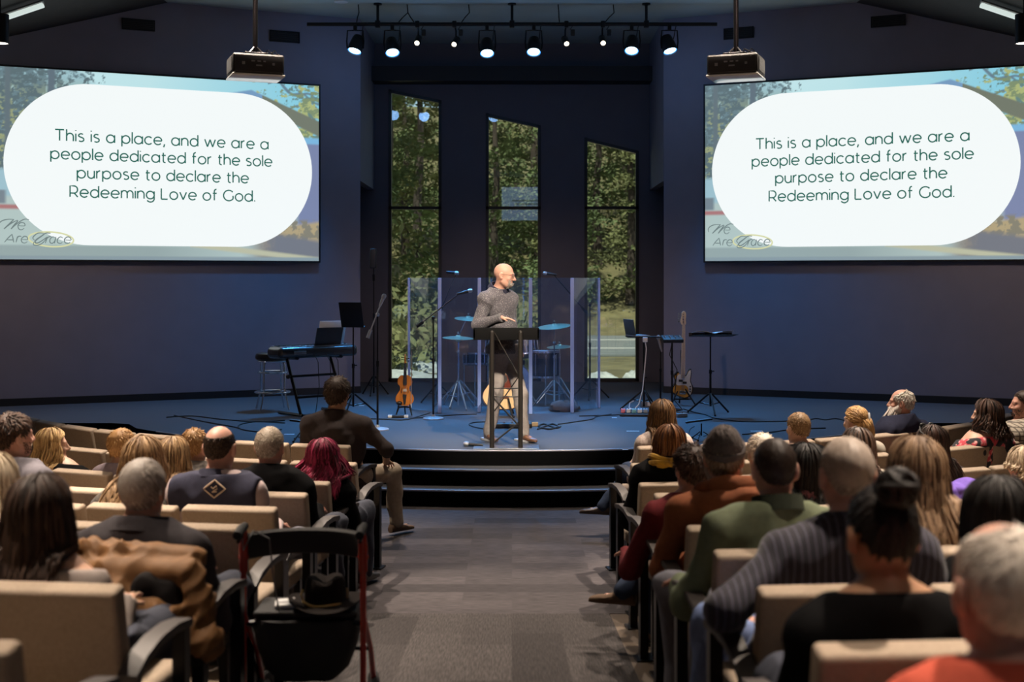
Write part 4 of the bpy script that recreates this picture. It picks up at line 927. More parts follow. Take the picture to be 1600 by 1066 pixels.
bp = on_stage(1066, 634)
t_ = thing('bass_guitar', 'sunburst electric bass with a white pickguard, upright on a stand', 'guitar', bp+Vector((0, 0.02, 0.10)), math.radians(8)); t_.rotation_euler = (-0.12, 0.05, math.radians(8))
M_sun = mat('sunburst_wood', (0.62, 0.33, 0.07), rough=0.15, coat=0.8, noise=0.25, nscale=5, stretch=(1, 1, 0.2)); M_sundark = mat('sunburst_edge', (0.03, 0.015, 0.01), rough=0.2, coat=0.8)
M_maple = mat('maple_neck', (0.72, 0.60, 0.46), rough=0.35); M_guard = mat('white_pickguard', (0.78, 0.79, 0.8), rough=0.3)
ol = spline([(-0.05, 0.02), (0.05, 0.0), (0.135, 0.06), (0.15, 0.15), (0.115, 0.24), (0.125, 0.33), (0.115, 0.405), (0.085, 0.385), (0.06, 0.33), (0.03, 0.31), (-0.03, 0.31), (-0.065, 0.36), (-0.1, 0.34), (-0.13, 0.30), (-0.105, 0.22), (-0.15, 0.13), (-0.14, 0.06)])
b = MB(); b.prism(ol, 0.042); bevel_build(b, 'body', M_sundark, t_, 0.012)
b = MB(); b.prism([(x*0.88, 0.03+(z-0.03)*0.91) for x, z in ol], 0.004, Tm((0, -0.022, 0.008))); b.build('burst_face', M_sun, t_)
pg = spline([(-0.06, 0.32), (0.02, 0.30), (0.055, 0.31), (0.085, 0.37), (0.108, 0.385), (0.11, 0.32), (0.1, 0.24), (0.13, 0.15), (0.115, 0.06), (0.085, 0.055), (0.075, 0.14), (0.03, 0.175), (-0.08, 0.175), (-0.09, 0.24)])
b = MB(); b.prism(pg, 0.004, Tm((0, -0.026, 0))); b.build('pickguard', M_guard, t_)
b = MB(); b.rbox((-0.03, -0.03, 0.235), (0.055, 0.014, 0.03), 0.004); b.rbox((0.025, -0.03, 0.21), (0.055, 0.014, 0.03), 0.004); b.build('pickup', M_plast, t_)
b = MB(); b.rbox((-0.005, -0.032, 0.075), (0.085, 0.02, 0.05), 0.004); b.build('bridge', M_chrome, t_)
for k in range(3): b = MB(); b.lathe([(0.011, 0), (0.011, 0.018), (0, 0.018)], c=(0.1, -0.028, 0.09+0.035*k), axis=(0, -1, 0), n=14); b.build('knob', M_chrome, t_)
b = MB(); b.add([(-0.031, -0.03, 0.27), (0.031, -0.03, 0.27), (0.022, -0.03, 1.0), (-0.022, -0.03, 1.0), (-0.028, -0.006, 0.27), (0.028, -0.006, 0.27), (0.019, -0.012, 1.0), (-0.019, -0.012, 1.0)], [(0, 1, 2, 3), (5, 4, 7, 6), (0, 4, 5, 1), (1, 5, 6, 2), (2, 6, 7, 3), (3, 7, 4, 0)]); bevel_build(b, 'neck', M_maple, t_, 0.006)
hs = spline([(-0.022, 1.0), (0.022, 1.0), (0.035, 1.03), (0.03, 1.08), (0.035, 1.12), (0.03, 1.17), (0.0, 1.195), (-0.03, 1.17), (-0.03, 1.13), (-0.045, 1.05)])
b = MB(); b.prism(hs, 0.016, Tm((0, -0.012, 0))); bevel_build(b, 'headstock', M_maple, t_, 0.004)
for k in range(4): b = MB(); b.tube([(-0.03, -0.01, 1.04+0.035*k), (-0.06, -0.01, 1.045+0.035*k)], 0.004); b.rbox((-0.068, -0.01, 1.045+0.035*k), (0.016, 0.008, 0.022), 0.003); b.lathe([(0.007, 0), (0.007, 0.016)], c=(-0.01, -0.02, 1.04+0.035*k), axis=(0, -1, 0), n=10); b.build('tuning_peg', M_chrome, t_)
b = MB()
for k in range(4): b.tube([(-0.02+0.0115*k, -0.036, 0.075), (-0.015+0.009*k, -0.033, 1.0), (-0.01, -0.03, 1.04+0.035*k)], 0.0012, n=4)
b.build('strings', M_chrome, t_)
t_ = thing('guitar_stand', 'black folding stand holding the bass guitar', 'stand', bp); b = MB()
b.tube([(0, 0.1, 0.75), (0, 0.08, 0.3)], 0.011); b.tube([(0, 0.08, 0.3), (-0.17, -0.12, 0.012)], 0.011); b.tube([(0, 0.08, 0.3), (0.17, -0.12, 0.012)], 0.011); b.tube([(0, 0.08, 0.3), (0, 0.3, 0.012)], 0.011); b.build('tripod_base', M_metal, t_)
b = MB(); b.tube([(-0.1, -0.10, 0.10), (-0.1, 0.05, 0.085), (0.1, 0.05, 0.085), (0.1, -0.10, 0.10)], 0.011); b.build('cradle', M_rubber, t_)

bp = on_stage(783, 652)
t_ = thing('acoustic_guitar', 'blond acoustic guitar on a stand behind the speaker\'s legs', 'guitar', bp+Vector((0, 0.05, 0.09)), 0.06); t_.rotation_euler = (-0.16, 0.06, 0.06); t_.scale = (1.16,)*3
M_spruce = mat('spruce_top', (0.80, 0.58, 0.30), rough=0.25, coat=0.4, noise=0.08, nscale=60, stretch=(1, 1, 0.03)); M_mahog = mat('mahogany', (0.16, 0.055, 0.025), rough=0.3, coat=0.4); M_tort = mat('tortoise_guard', (0.16, 0.03, 0.015), rough=0.2, coat=0.5)
ag = spline([(0, 0.0), (0.13, 0.015), (0.2, 0.09), (0.205, 0.17), (0.16, 0.25), (0.135, 0.31), (0.145, 0.39), (0.13, 0.455), (0.06, 0.49), (-0.06, 0.49), (-0.13, 0.455), (-0.145, 0.39), (-0.135, 0.31), (-0.16, 0.25), (-0.205, 0.17), (-0.2, 0.09), (-0.13, 0.015)])
b = MB(); b.prism(ag, 0.1, Tm((0, 0.05, 0))); bevel_build(b, 'body', M_mahog, t_, 0.006)
b = MB(); b.prism([(x*0.97, 0.245+(z-0.245)*0.975) for x, z in ag], 0.006, Tm((0, -0.002, 0))); b.build('soundboard', M_spruce, t_)
b = MB(); b.lathe([(0, 0), (0.048, 0), (0.048, 0.003), (0, 0.003)], c=(0, -0.006, 0.33), axis=(0, -1, 0), n=30); b.build('soundhole', M_black, t_)
b = MB(); b.lathe([(0.05, 0), (0.062, 0), (0.062, 0.0025), (0.05, 0.0025), (0.05, 0)], c=(0, -0.006, 0.33), axis=(0, -1, 0), n=30); b.build('rosette', M_mahog, t_)
b = MB(); b.prism(spline([(0.035, 0.375), (0.075, 0.34), (0.11, 0.24), (0.06, 0.22), (0.0, 0.255), (0.03, 0.285), (0.053, 0.32)]), 0.003, Tm((0, -0.007, 0))); b.build('pickguard', M_tort, t_)
b = MB(); b.rbox((0, -0.01, 0.135), (0.15, 0.012, 0.03), 0.005); b.build('bridge', M_mahog, t_)
b = MB(); b.rbox((0, -0.012, 0.63), (0.05, 0.028, 0.50), 0.008); b.build('neck', M_mahog, t_)
b = MB(); b.prism([(-0.027, 0.88), (0.027, 0.88), (0.038, 1.03), (0.0, 1.04), (-0.038, 1.03)], 0.018, Tm((0, 0.0, 0))); bevel_build(b, 'headstock', M_mahog, t_, 0.003)
for s_ in (-1, 1):
    for k in range(3): b = MB(); b.tube([(s_*0.03, 0, 0.91+0.04*k), (s_*0.055, 0, 0.91+0.04*k)], 0.004); b.ball((s_*0.06, 0, 0.91+0.04*k), (0.007, 0.005, 0.01), n=8); b.build('tuning_peg', M_chrome, t_)
b = MB()
for k in range(6): b.tube([(-0.02+0.008*k, -0.022, 0.13), (-0.018+0.0072*k, -0.03, 0.88)], 0.0009, n=4)
b.build('strings', M_chrome, t_)
t_ = thing('guitar_stand', 'low black A-frame stand under the acoustic guitar', 'stand', bp)
for s_ in (-1, 1): b = MB(); b.tube([(s_*0.16, -0.14, 0.015), (s_*0.13, -0.1, 0.06), (s_*0.06, 0.2, 0.34), (s_*0.15, 0.3, 0.015)], 0.013, n=8); b.tube([(s_*0.13, -0.1, 0.065), (s_*0.13, 0.12, 0.08)], 0.013, n=8); b.build('leg', M_rubber, t_)

bp = on_stage(632, 650)
t_ = thing('violin', 'orange-brown violin standing upright on a small stand by the left window', 'violin', bp+Vector((0, 0, 0.125)), 0.15); t_.rotation_euler = (-0.1, 0.02, 0.12); t_.scale = (1.1,)*3
M_viol = mat('violin_varnish', (0.55, 0.19, 0.035), rough=0.12, coat=0.9, noise=0.2, nscale=30, stretch=(1, 1, 0.1)); M_ebony = mat('ebony', (0.012, 0.01, 0.01), rough=0.3)
vo = spline([(0, 0.0), (0.06, 0.008), (0.1, 0.05), (0.103, 0.1), (0.08, 0.145), (0.056, 0.185), (0.06, 0.225), (0.083, 0.25), (0.082, 0.3), (0.055, 0.345), (0, 0.355), (-0.055, 0.345), (-0.082, 0.3), (-0.083, 0.25), (-0.06, 0.225), (-0.056, 0.185), (-0.08, 0.145), (-0.103, 0.1), (-0.1, 0.05), (-0.06, 0.008)])
b = MB(); b.prism(vo, 0.04); bevel_build(b, 'body', M_viol, t_, 0.007)
b = MB(); b.prism([(-0.022, 0.24), (0.022, 0.24), (0.013, 0.49), (-0.013, 0.49)], 0.012, Tm((0, -0.036, 0))); b.build('fingerboard', M_ebony, t_)
b = MB(); b.prism([(-0.01, 0.02), (0.01, 0.02), (0.022, 0.13), (-0.022, 0.13)], 0.01, Tm((0, -0.032, 0))); b.build('tailpiece', M_ebony, t_)
b = MB(); b.ball((-0.06, -0.03, 0.03), (0.035, 0.018, 0.025), n=12); b.build('chin_rest', M_ebony, t_)
b = MB(); b.prism([(-0.022, 0.165), (0.022, 0.165), (0.018, 0.195), (-0.018, 0.195)], 0.005, Tm((0, -0.035, 0))); b.build('bridge', M_maple, t_)
b = MB(); b.tube([(0, -0.02, 0.34), (0, -0.018, 0.5)], 0.012); b.tube([(0, -0.018, 0.49), (0, -0.01, 0.56), (0, 0.01, 0.585), (0, 0.024, 0.575), (0, 0.02, 0.56)], [0.013, 0.011, 0.012, 0.01, 0.006], n=10); b.build('neck', M_viol, t_)
for k in range(4): s_ = -1 if k % 2 else 1; b = MB(); b.tube([(0, -0.012, 0.515+0.014*k), (s_*0.035, -0.012, 0.515+0.014*k)], 0.004); b.ball((s_*0.04, -0.012, 0.515+0.014*k), (0.008, 0.004, 0.007), n=8); b.build('tuning_peg', M_ebony, t_)
for s_ in (-1, 1): b = MB(); b.tube([(s_*0.035, -0.0215, 0.145), (s_*0.042, -0.0215, 0.165), (s_*0.036, -0.0215, 0.19), (s_*0.03, -0.0215, 0.21)], 0.0035, n=6); b.build('sound_hole', M_ebony, t_)
b = MB()
for k in range(4): b.tube([(-0.012+0.008*k, -0.038, 0.12), (-0.012+0.008*k, -0.053, 0.185), (-0.007+0.005*k, -0.044, 0.49)], 0.0008, n=4)
b.build('strings', M_chrome, t_)
t_ = thing('violin_bow', 'thin violin bow leaning beside the violin', 'bow', bp+Vector((0.085, -0.01, 0.1)), 0); b = MB(); b.tube([(0, 0, 0), (0.005, 0.012, 0.36), (0, 0.04, 0.72)], 0.0045, n=6); b.build('stick', M_mahog, t_); b = MB(); b.tube([(0, -0.014, 0.03), (0, 0.028, 0.71)], 0.002, n=4); b.rbox((0, -0.006, 0.03), (0.012, 0.02, 0.05), 0.003); b.build('hair', M_white, t_)
t_ = thing('violin_stand', 'little black tripod stand under the violin', 'stand', bp)
for s_ in (-1, 1): b = MB(); b.tube([(s_*0.07, -0.035, 0.15), (s_*0.075, -0.03, 0.10), (s_*0.1, -0.07, 0.01)], [0.009, 0.012, 0.008], n=8); b.build('leg', M_metal, t_)
b = MB(); b.tube([(-0.075, -0.02, 0.11), (0, 0.03, 0.11), (0.075, -0.02, 0.11)], 0.01); b.tube([(0, 0.03, 0.11), (0.0, 0.12, 0.01)], 0.009); b.tube([(0, 0.03, 0.11), (0, 0.05, 0.4)], 0.007); b.build('back_leg', M_metal, t_)

# ------------------------------------------------------------------ lectern
LX, LY = at(791, 700, 13.1).x, 13.1
t_ = thing('lectern', 'black steel lectern with zigzag struts at the front of the stage', 'lectern', (LX, LY, STG)); zt = EYE-77*LY/FPX-STG
b = MB(); b.rbox((0, 0, 0.006), (0.67, 0.30, 0.012), 0.004); b.build('base_plate', mat('lectern_plate', (0.30, 0.31, 0.34), rough=0.3, metal=0.7), t_)
b = MB(); b.rbox((0, -0.05, zt-0.062), (0.67, 0.02, 0.124), 0.004); b.rbox((0, 0.16, zt-0.05), (0.66, 0.42, 0.02), 0.005, M=Tm(rx=0.0)); b.rbox((-0.325, 0.14, zt-0.06), (0.02, 0.4, 0.1), 0.004); b.rbox((0.325, 0.14, zt-0.06), (0.02, 0.4, 0.1), 0.004); b.build('desk', mat('lectern_black', (0.004, 0.004, 0.0045), rough=0.75, spec=0.15), t_)
M_post = mat('lectern_post', (0.03, 0.026, 0.023), rough=0.45, metal=0.3)
for s_ in (-1, 1): b = MB(); b.tube([(s_*0.145, -0.075, 0.01), (s_*0.145, -0.075, zt-0.05)], 0.024, n=16); b.ball((s_*0.145, -0.075, zt-0.05), 0.024); b.build('post', M_post, t_)
zz = [zt-0.09, zt*0.58, zt*0.36, zt*0.05]
zig = [(-0.13, zt-0.08), (0.14, zt*0.62), (-0.13, zt*0.38), (0.13, zt*0.14), (-0.13, 0.05)]
zig = [(-0.12, zt-0.05), (0.13, zt*0.60), (-0.12, zt*0.31)]; 
for i in range(2): b = MB(); b.tube([(zig[i][0], -0.07, zig[i][1]), (zig[i+1][0], -0.07, zig[i+1][1])], 0.006, n=8); b.build('strut', M_post, t_)
for (x0, z0, x1, z1) in ((-0.13, zt*0.42, 0.13, zt*0.19), (0.13, zt*0.22, -0.13, 0.06)): b = MB(); b.tube([(x0, -0.07, z0), (x1, -0.07, z1)], 0.009, n=8); b.build('strut', M_post, t_)
for z in (zt*0.5, zt*0.43): b = MB(); b.tube([(-0.145, -0.07, z), (0.145, -0.07, z)], 0.006, n=8); b.build('cross_bar', M_post, t_)

# ------------------------------------------------------------------ small things on the stage floor
def low_stand(px, py, lab, sx):
    p = on_stage(px, py); t_ = thing('low_stand', lab, 'stand', p, 0, 'low tray stands at the stage edge'); b = MB(); tripod(b, 0.2, 0.14, top=0.09, rad=0.006, a0=0.1); b.build('tripod_base', M_metal, t_)
    b = MB(); b.tube([(0, 0, 0.05), (0, 0, 0.18)], 0.008); b.build('pole', M_metal, t_)
    b = MB(); b.rbox((0.0, 0.02, 0.21), (0.29, 0.055, 0.02), 0.006, M=Tm(ry=-0.13*sx, rx=0.05)); b.build('tray', M_plast, t_)
low_stand(1096, 688, 'low black tray stand at the stage edge, behind the beanie', 1); low_stand(470, 690, 'low black tray stand at the stage edge, left of the dark-haired man', -1)
p = on_stage(991, 650); t_ = thing('pedalboard', 'pedalboard with pale and pink pedals at the foot of the laptop stand', 'pedalboard', p, -0.1); b = MB(); b.rbox((0, 0, 0.025), (0.36, 0.22, 0.03), 0.008, M=Tm(rx=0.06)); b.build('board', M_plast, t_)
for k, c in enumerate(((0.75, 0.2, 0.25), (0.7, 0.7, 0.72), (0.2, 0.45, 0.5), (0.65, 0.66, 0.7), (0.3, 0.32, 0.35))):
    b = MB(); b.rbox((-0.14+0.07*k, 0, 0.065), (0.055, 0.11, 0.05), 0.008); o = b.build('pedal', mat('pedal_paint_%d' % k, c, rough=0.35), t_); b = MB(); b.lathe([(0.008, 0), (0.008, 0.012), (0, 0.012)], c=(-0.14+0.07*k, -0.03, 0.09), n=12); b.build('foot_switch', M_chrome, o)
p = on_stage(1012, 636); t_ = thing('effects_box', 'white-fronted effects box behind the pedalboard', 'box', p, 0.1); b = MB(); b.rbox((0, 0, 0.04), (0.2, 0.12, 0.08), 0.01); b.build('housing', M_grey, t_); b = MB(); b.rbox((0.03, -0.062, 0.045), (0.09, 0.006, 0.05), 0.002); b.build('front_plate', M_white, t_)
p = on_stage(1065, 652); t_ = thing('foot_pedal', 'small blue-grey pedal on the floor below the bass guitar', 'pedal', p, 0.2); b = MB(); b.rbox((0, 0, 0.025), (0.13, 0.09, 0.05), 0.01); b.build('housing', M_grey, t_); b = MB(); b.lathe([(0.012, 0), (0.01, 0.015), (0, 0.015)], c=(0, -0.02, 0.05), n=12); b.build('foot_switch', M_chrome, t_)
p = on_stage(800, 668); t_ = thing('floor_processor', 'flat black floor pedal unit behind the lectern', 'pedal', p, 0.02); b = MB(); b.rbox((0, 0, 0.035), (0.46, 0.2, 0.05), 0.01, M=Tm(rx=0.08)); b.build('housing', M_plast, t_)
for k in range(5): b = MB(); b.lathe([(0.012, 0), (0.01, 0.02), (0, 0.02)], c=(-0.18+0.09*k, -0.05, 0.05), n=12); b.build('foot_switch', M_chrome, t_)
p = on_stage(833, 666); t_ = thing('pedal_box', 'small tan box on the floor right of the speaker\'s feet', 'box', p, 0.3); b = MB(); b.rbox((0, 0, 0.025), (0.1, 0.09, 0.05), 0.008); b.build('housing', mat('tan_paint', (0.5, 0.36, 0.2), rough=0.5), t_)
b = MB(); b.rbox((0, 0, 0.052), (0.07, 0.06, 0.006), 0.002); b.build('lid', M_plast, t_)
p = on_stage(622, 653); t_ = thing('wireless_receiver', 'slim black unit with two pale ends on the floor by the violin', 'receiver', p, 0.03); b = MB(); b.rbox((0, 0, 0.018), (0.22, 0.08, 0.03), 0.006); b.build('housing', M_plast, t_)
for s_ in (-1, 1): b = MB(); b.rbox((s_*0.1, -0.002, 0.019), (0.05, 0.084, 0.034), 0.006); b.build('end_cap', M_white, t_)
p = on_stage(880, 643); b = MB(); V = []; F = []; n = 14
for k in range(6):
    r = (0.14, 0.16, 0.15, 0.11, 0.06, 0.01)[k]
    for j in range(n): w = 2*PI*j/n; q = 1+0.16*math.sin(3*w+k); V.append((r*q*1.25*math.cos(w), r*q*0.8*math.sin(w), (0.004, 0.03, 0.07, 0.11, 0.13, 0.125)[k]+0.02*math.sin(2*w)*(k > 1)))
for k in range(5): F += [(k*n+j, k*n+(j+1) % n, (k+1)*n+(j+1) % n, (k+1)*n+j) for j in range(n)]
F += [tuple(reversed(range(n))), tuple(range(5*n, 6*n))]; b.add(V, F); o = b.build('cloth_bag', mat('brown_cloth', (0.09, 0.065, 0.055), rough=0.9, noise=0.3, nscale=20)); o.location = p; tag(o, 'crumpled brown cloth bag on the floor at the drum shield', 'bag')
for x, y, w, l in ((989, 674, 20, 'white tape mark on the stage right of centre, left of the low stand'), (1182, 674, 18, 'white tape mark on the stage near the right end'), (960, 653, 8, 'short tape mark beside the pedalboard'), (605, 703, 12, 'tape mark at the stage front edge, left'), (977, 703, 9, 'tape mark at the stage front edge, right'), (452, 679, 16, 'pale tape mark on the left of the stage near the low stand'), (565, 634, 8, 'tiny tape mark by the alcove on the left')):
    p = on_stage(x, y); b = MB(); ww = w*p.y/FPX; b.rbox((0, 0, 0.0015), (ww, 0.05 if y < 700 else 0.03, 0.002), 0.0008, 1); o = b.build('tape_mark', mat('white_tape', (0.6, 0.65, 0.7), rough=0.6)); o.location = p; tag(o, l, 'tape', 'tape marks on the stage')
def cable(pts, lab, r=0.007, m=M_rubber, zs=None):
    P = [on_stage(x, y)+Vector((0, 0, r)) for x, y in pts]; Q = spline([(p.x, p.y) for p in P], 8, False); b = MB(); o0 = P[0]
    b.tube([(x-o0.x, y-o0.y, 0) for x, y in Q], r, n=6); o = b.build('cable', m); o.location = o0; tag(o, lab, 'cable', 'cables on the stage floor')
cable([(260, 653), (300, 651), (345, 656), (400, 660), (445, 658)], 'black cable running along the left of the stage to the piano')
cable([(272, 650), (320, 660), (365, 668), (378, 672)], 'black cable curving away left of the piano loop')
cable([(445, 662), (400, 660), (374, 665), (378, 672), (410, 676), (440, 672)], 'black cable looped on the stage left of the piano')
cable([(640, 655), (700, 650), (745, 648)], 'black cable from the violin to the drum shield')
cable([(560, 655), (600, 656), (632, 657), (656, 651), (672, 646)], 'black cable in front of the violin')
cable([(760, 672), (740, 668), (733, 664), (742, 661), (765, 660)], 'black cable loop left of the speaker\'s feet')
cable([(840, 672), (856, 666), (864, 664), (872, 668), (858, 672), (842, 668), (850, 664), (868, 670), (876, 668)], 'tangled black cable coil right of the speaker\'s feet', r=0.01)
cable([(872, 664), (900, 660), (925, 656), (932, 652), (955, 648)], 'black cable from the coil towards the pedalboard')
cable([(905, 651), (950, 650), (975, 649), (1020, 651)], 'long black cable in front of the pedalboard')
cable([(1068, 640), (1085, 645), (1102, 649), (1120, 655), (1170, 660), (1262, 658)], 'cable leaving the bass guitar to the right')
cable([(1160, 680), (1200, 677), (1240, 672), (1290, 670)], 'thin black cable across the right stage')
cable([(1262, 658), (1275, 655), (1290, 657), (1305, 655), (1320, 658)], 'black cable heap on the far right of the stage')
cable([(1085, 667), (1078, 672), (1078, 682), (1090, 688)], 'thin cable curling below the low tray stand on the right', r=0.004)
# ================================================================== SEATS
ARC_C = 16.2
ROW_R = [0, 6.08, 7.0, 7.88, 8.77, 9.71, 10.6, 11.49, 12.39, 13.28, 14.17]
FIRST = {'L': [0, -1.56, -1.39, -1.46, -1.465, -1.47, -1.45, -1.46, -1.45, -1.42, -1.47], 'R': [0, 1.26, 1.12, 1.09, 1.09, 1.05, 1.03, 1.01, 1.0, 0.96, 0.95]}
def seat_xy(row, side, k):
    r = ROW_R[row]; a = math.asin(FIRST[side][row]/r)+(-1 if side == 'L' else 1)*k*0.545/r
    return r*math.sin(a), ARC_C-r*math.cos(a), a
M_seat = mat('tan_upholstery', (0.36, 0.285, 0.215), rough=0.9, spec=0.3, noise=0.12, nscale=90, bump=0.15, bscale=500)
M_arm = mat('armrest_brown', (0.055, 0.046, 0.043), rough=0.5)
def make_chair(slope, arm):
    t_ = thing('theatre_chair', '', 'chair')
    Mx = Tm((0, 0.055, 0.62), rx=-0.0)
    lean = 0.22
    b = MB(); b.rbox((0, 0, 0.0), (0.505, 0.085, 0.50), 0.018, 4, M=Tm((0, 0.085, 0.605), rx=lean*0.9)); b.build('backrest', M_seat, t_)
    b = MB(); b.rbox((0, 0.36, 0.425), (0.50, 0.46, 0.10), 0.03, 4, M=Tm()); b.build('seat', M_seat, t_)
    zf = lambda y: -slope*y
    for sx in (-1, 1):
        for y in (0.20, 0.50):
            b = MB(); b.box((sx*0.215, y, (0.38+zf(y)+0.006)/2), (0.035, 0.035, 0.38-zf(y)-0.006)); b.box((sx*0.215, y, zf(y)+0.006), (0.07, 0.09, 0.012)); b.build('leg', M_metal, t_)
    b = MB(); b.box((0, 0.35, 0.368), (0.44, 0.34, 0.02)); b.build('seat_frame', M_metal, t_)
    if arm:
        x = arm*0.29
        b = MB(); pts = [(x, 0.0, 0.595), (x, 0.08, 0.635), (x, 0.2, 0.66), (x, 0.34, 0.665), (x, 0.46, 0.65)]
        for k in range(len(pts)-1):
            p, q = Vector(pts[k]), Vector(pts[k+1])
        V = []; F = []
        for p in pts:
            for dx, dz in ((-0.032, 0.0), (0.032, 0.0), (0.036, -0.012), (0.03, -0.03), (-0.03, -0.03), (-0.036, -0.012)): V.append((p[0]+dx, p[1], p[2]+dz))
        for i in range(len(pts)-1): F += [(i*6+j, i*6+(j+1) % 6, (i+1)*6+(j+1) % 6, (i+1)*6+j) for j in range(6)]
        F += [tuple(range(6)), tuple(range(24, 30))]; b.add(V, F); b.build('armrest', M_arm, t_)
        for y, zt_ in ((0.03, 0.58), (0.44, 0.63)):
            b = MB(); b.box((x, y, (zt_+zf(y))/2), (0.045, 0.05, zt_-zf(y))); b.box((x, y, zf(y)+0.006), (0.09, 0.12, 0.012)); b.build('arm_post', M_metal, t_)
    return t_
protos = {(s_, a): make_chair(s_, a) for s_ in (0.0, RAMPK) for a in (-1, 0, 1)}
ORD = ['', 'first', 'second', 'third', 'fourth', 'fifth', 'sixth', 'seventh', 'eighth', 'ninth', 'tenth']
used = set()
CHAIRS = {}
for row in range(1, 11):
    for side in 'LR':
        for k in range(9):
            X, Y, a = seat_xy(row, side, k)
            if abs(X)-0.25 > 0.405*(Y+0.3): break
            if row == 10 and side == 'L': break
            slope = RAMPK if Y < RAMP0 else 0.0; arm = (1 if side == 'L' else -1) if k == 0 else 0
            key = (slope, arm); c = protos[key] if key not in used else copy_tree(protos[key]); used.add(key)
            c.location = (X, Y, floor_z(Y)); c.rotation_euler = (0, 0, a)
            c['label'] = 'tan upholstered chair, %s row from stage, %s of aisle, %s' % (ORD[row], 'left' if side == 'L' else 'right', 'right at the aisle' if k == 0 else '%s from the aisle' % ORD[k+1])
            c['group'] = 'chairs %s of the aisle' % ('left' if side == 'L' else 'right'); CHAIRS[(row, side, k)] = c
for key, p in protos.items():
    if key not in used:
        for ch in list(p.children): bpy.data.objects.remove(ch)
        bpy.data.objects.remove(p)
# ================================================================== PEOPLE
def np_mesh(name, V, F, mats, attr=None, smooth=True, midx=None):
    me = bpy.data.meshes.new(name); V = np.asarray(V, np.float32); F = np.asarray(F, np.int32); n, k = F.shape
    me.vertices.add(len(V)); me.vertices.foreach_set('co', V.ravel())
    me.loops.add(n*k); me.loops.foreach_set('vertex_index', F.ravel())
    me.polygons.add(n); me.polygons.foreach_set('loop_start', np.arange(0, n*k, k, dtype=np.int32)); me.polygons.foreach_set('loop_total', np.full(n, k, np.int32))
    for m in (mats if isinstance(mats, (list, tuple)) else [mats]): me.materials.append(m)
    if midx is not None: me.polygons.foreach_set('material_index', np.asarray(midx, np.int32))
    if attr is not None:
        a = me.attributes.new('lock', 'FLOAT', 'POINT'); a.data.foreach_set('value', np.asarray(attr, np.float32))
    if smooth: me.polygons.foreach_set('use_smooth', np.ones(n, bool))
    me.update(calc_edges=True); me.validate(); return me

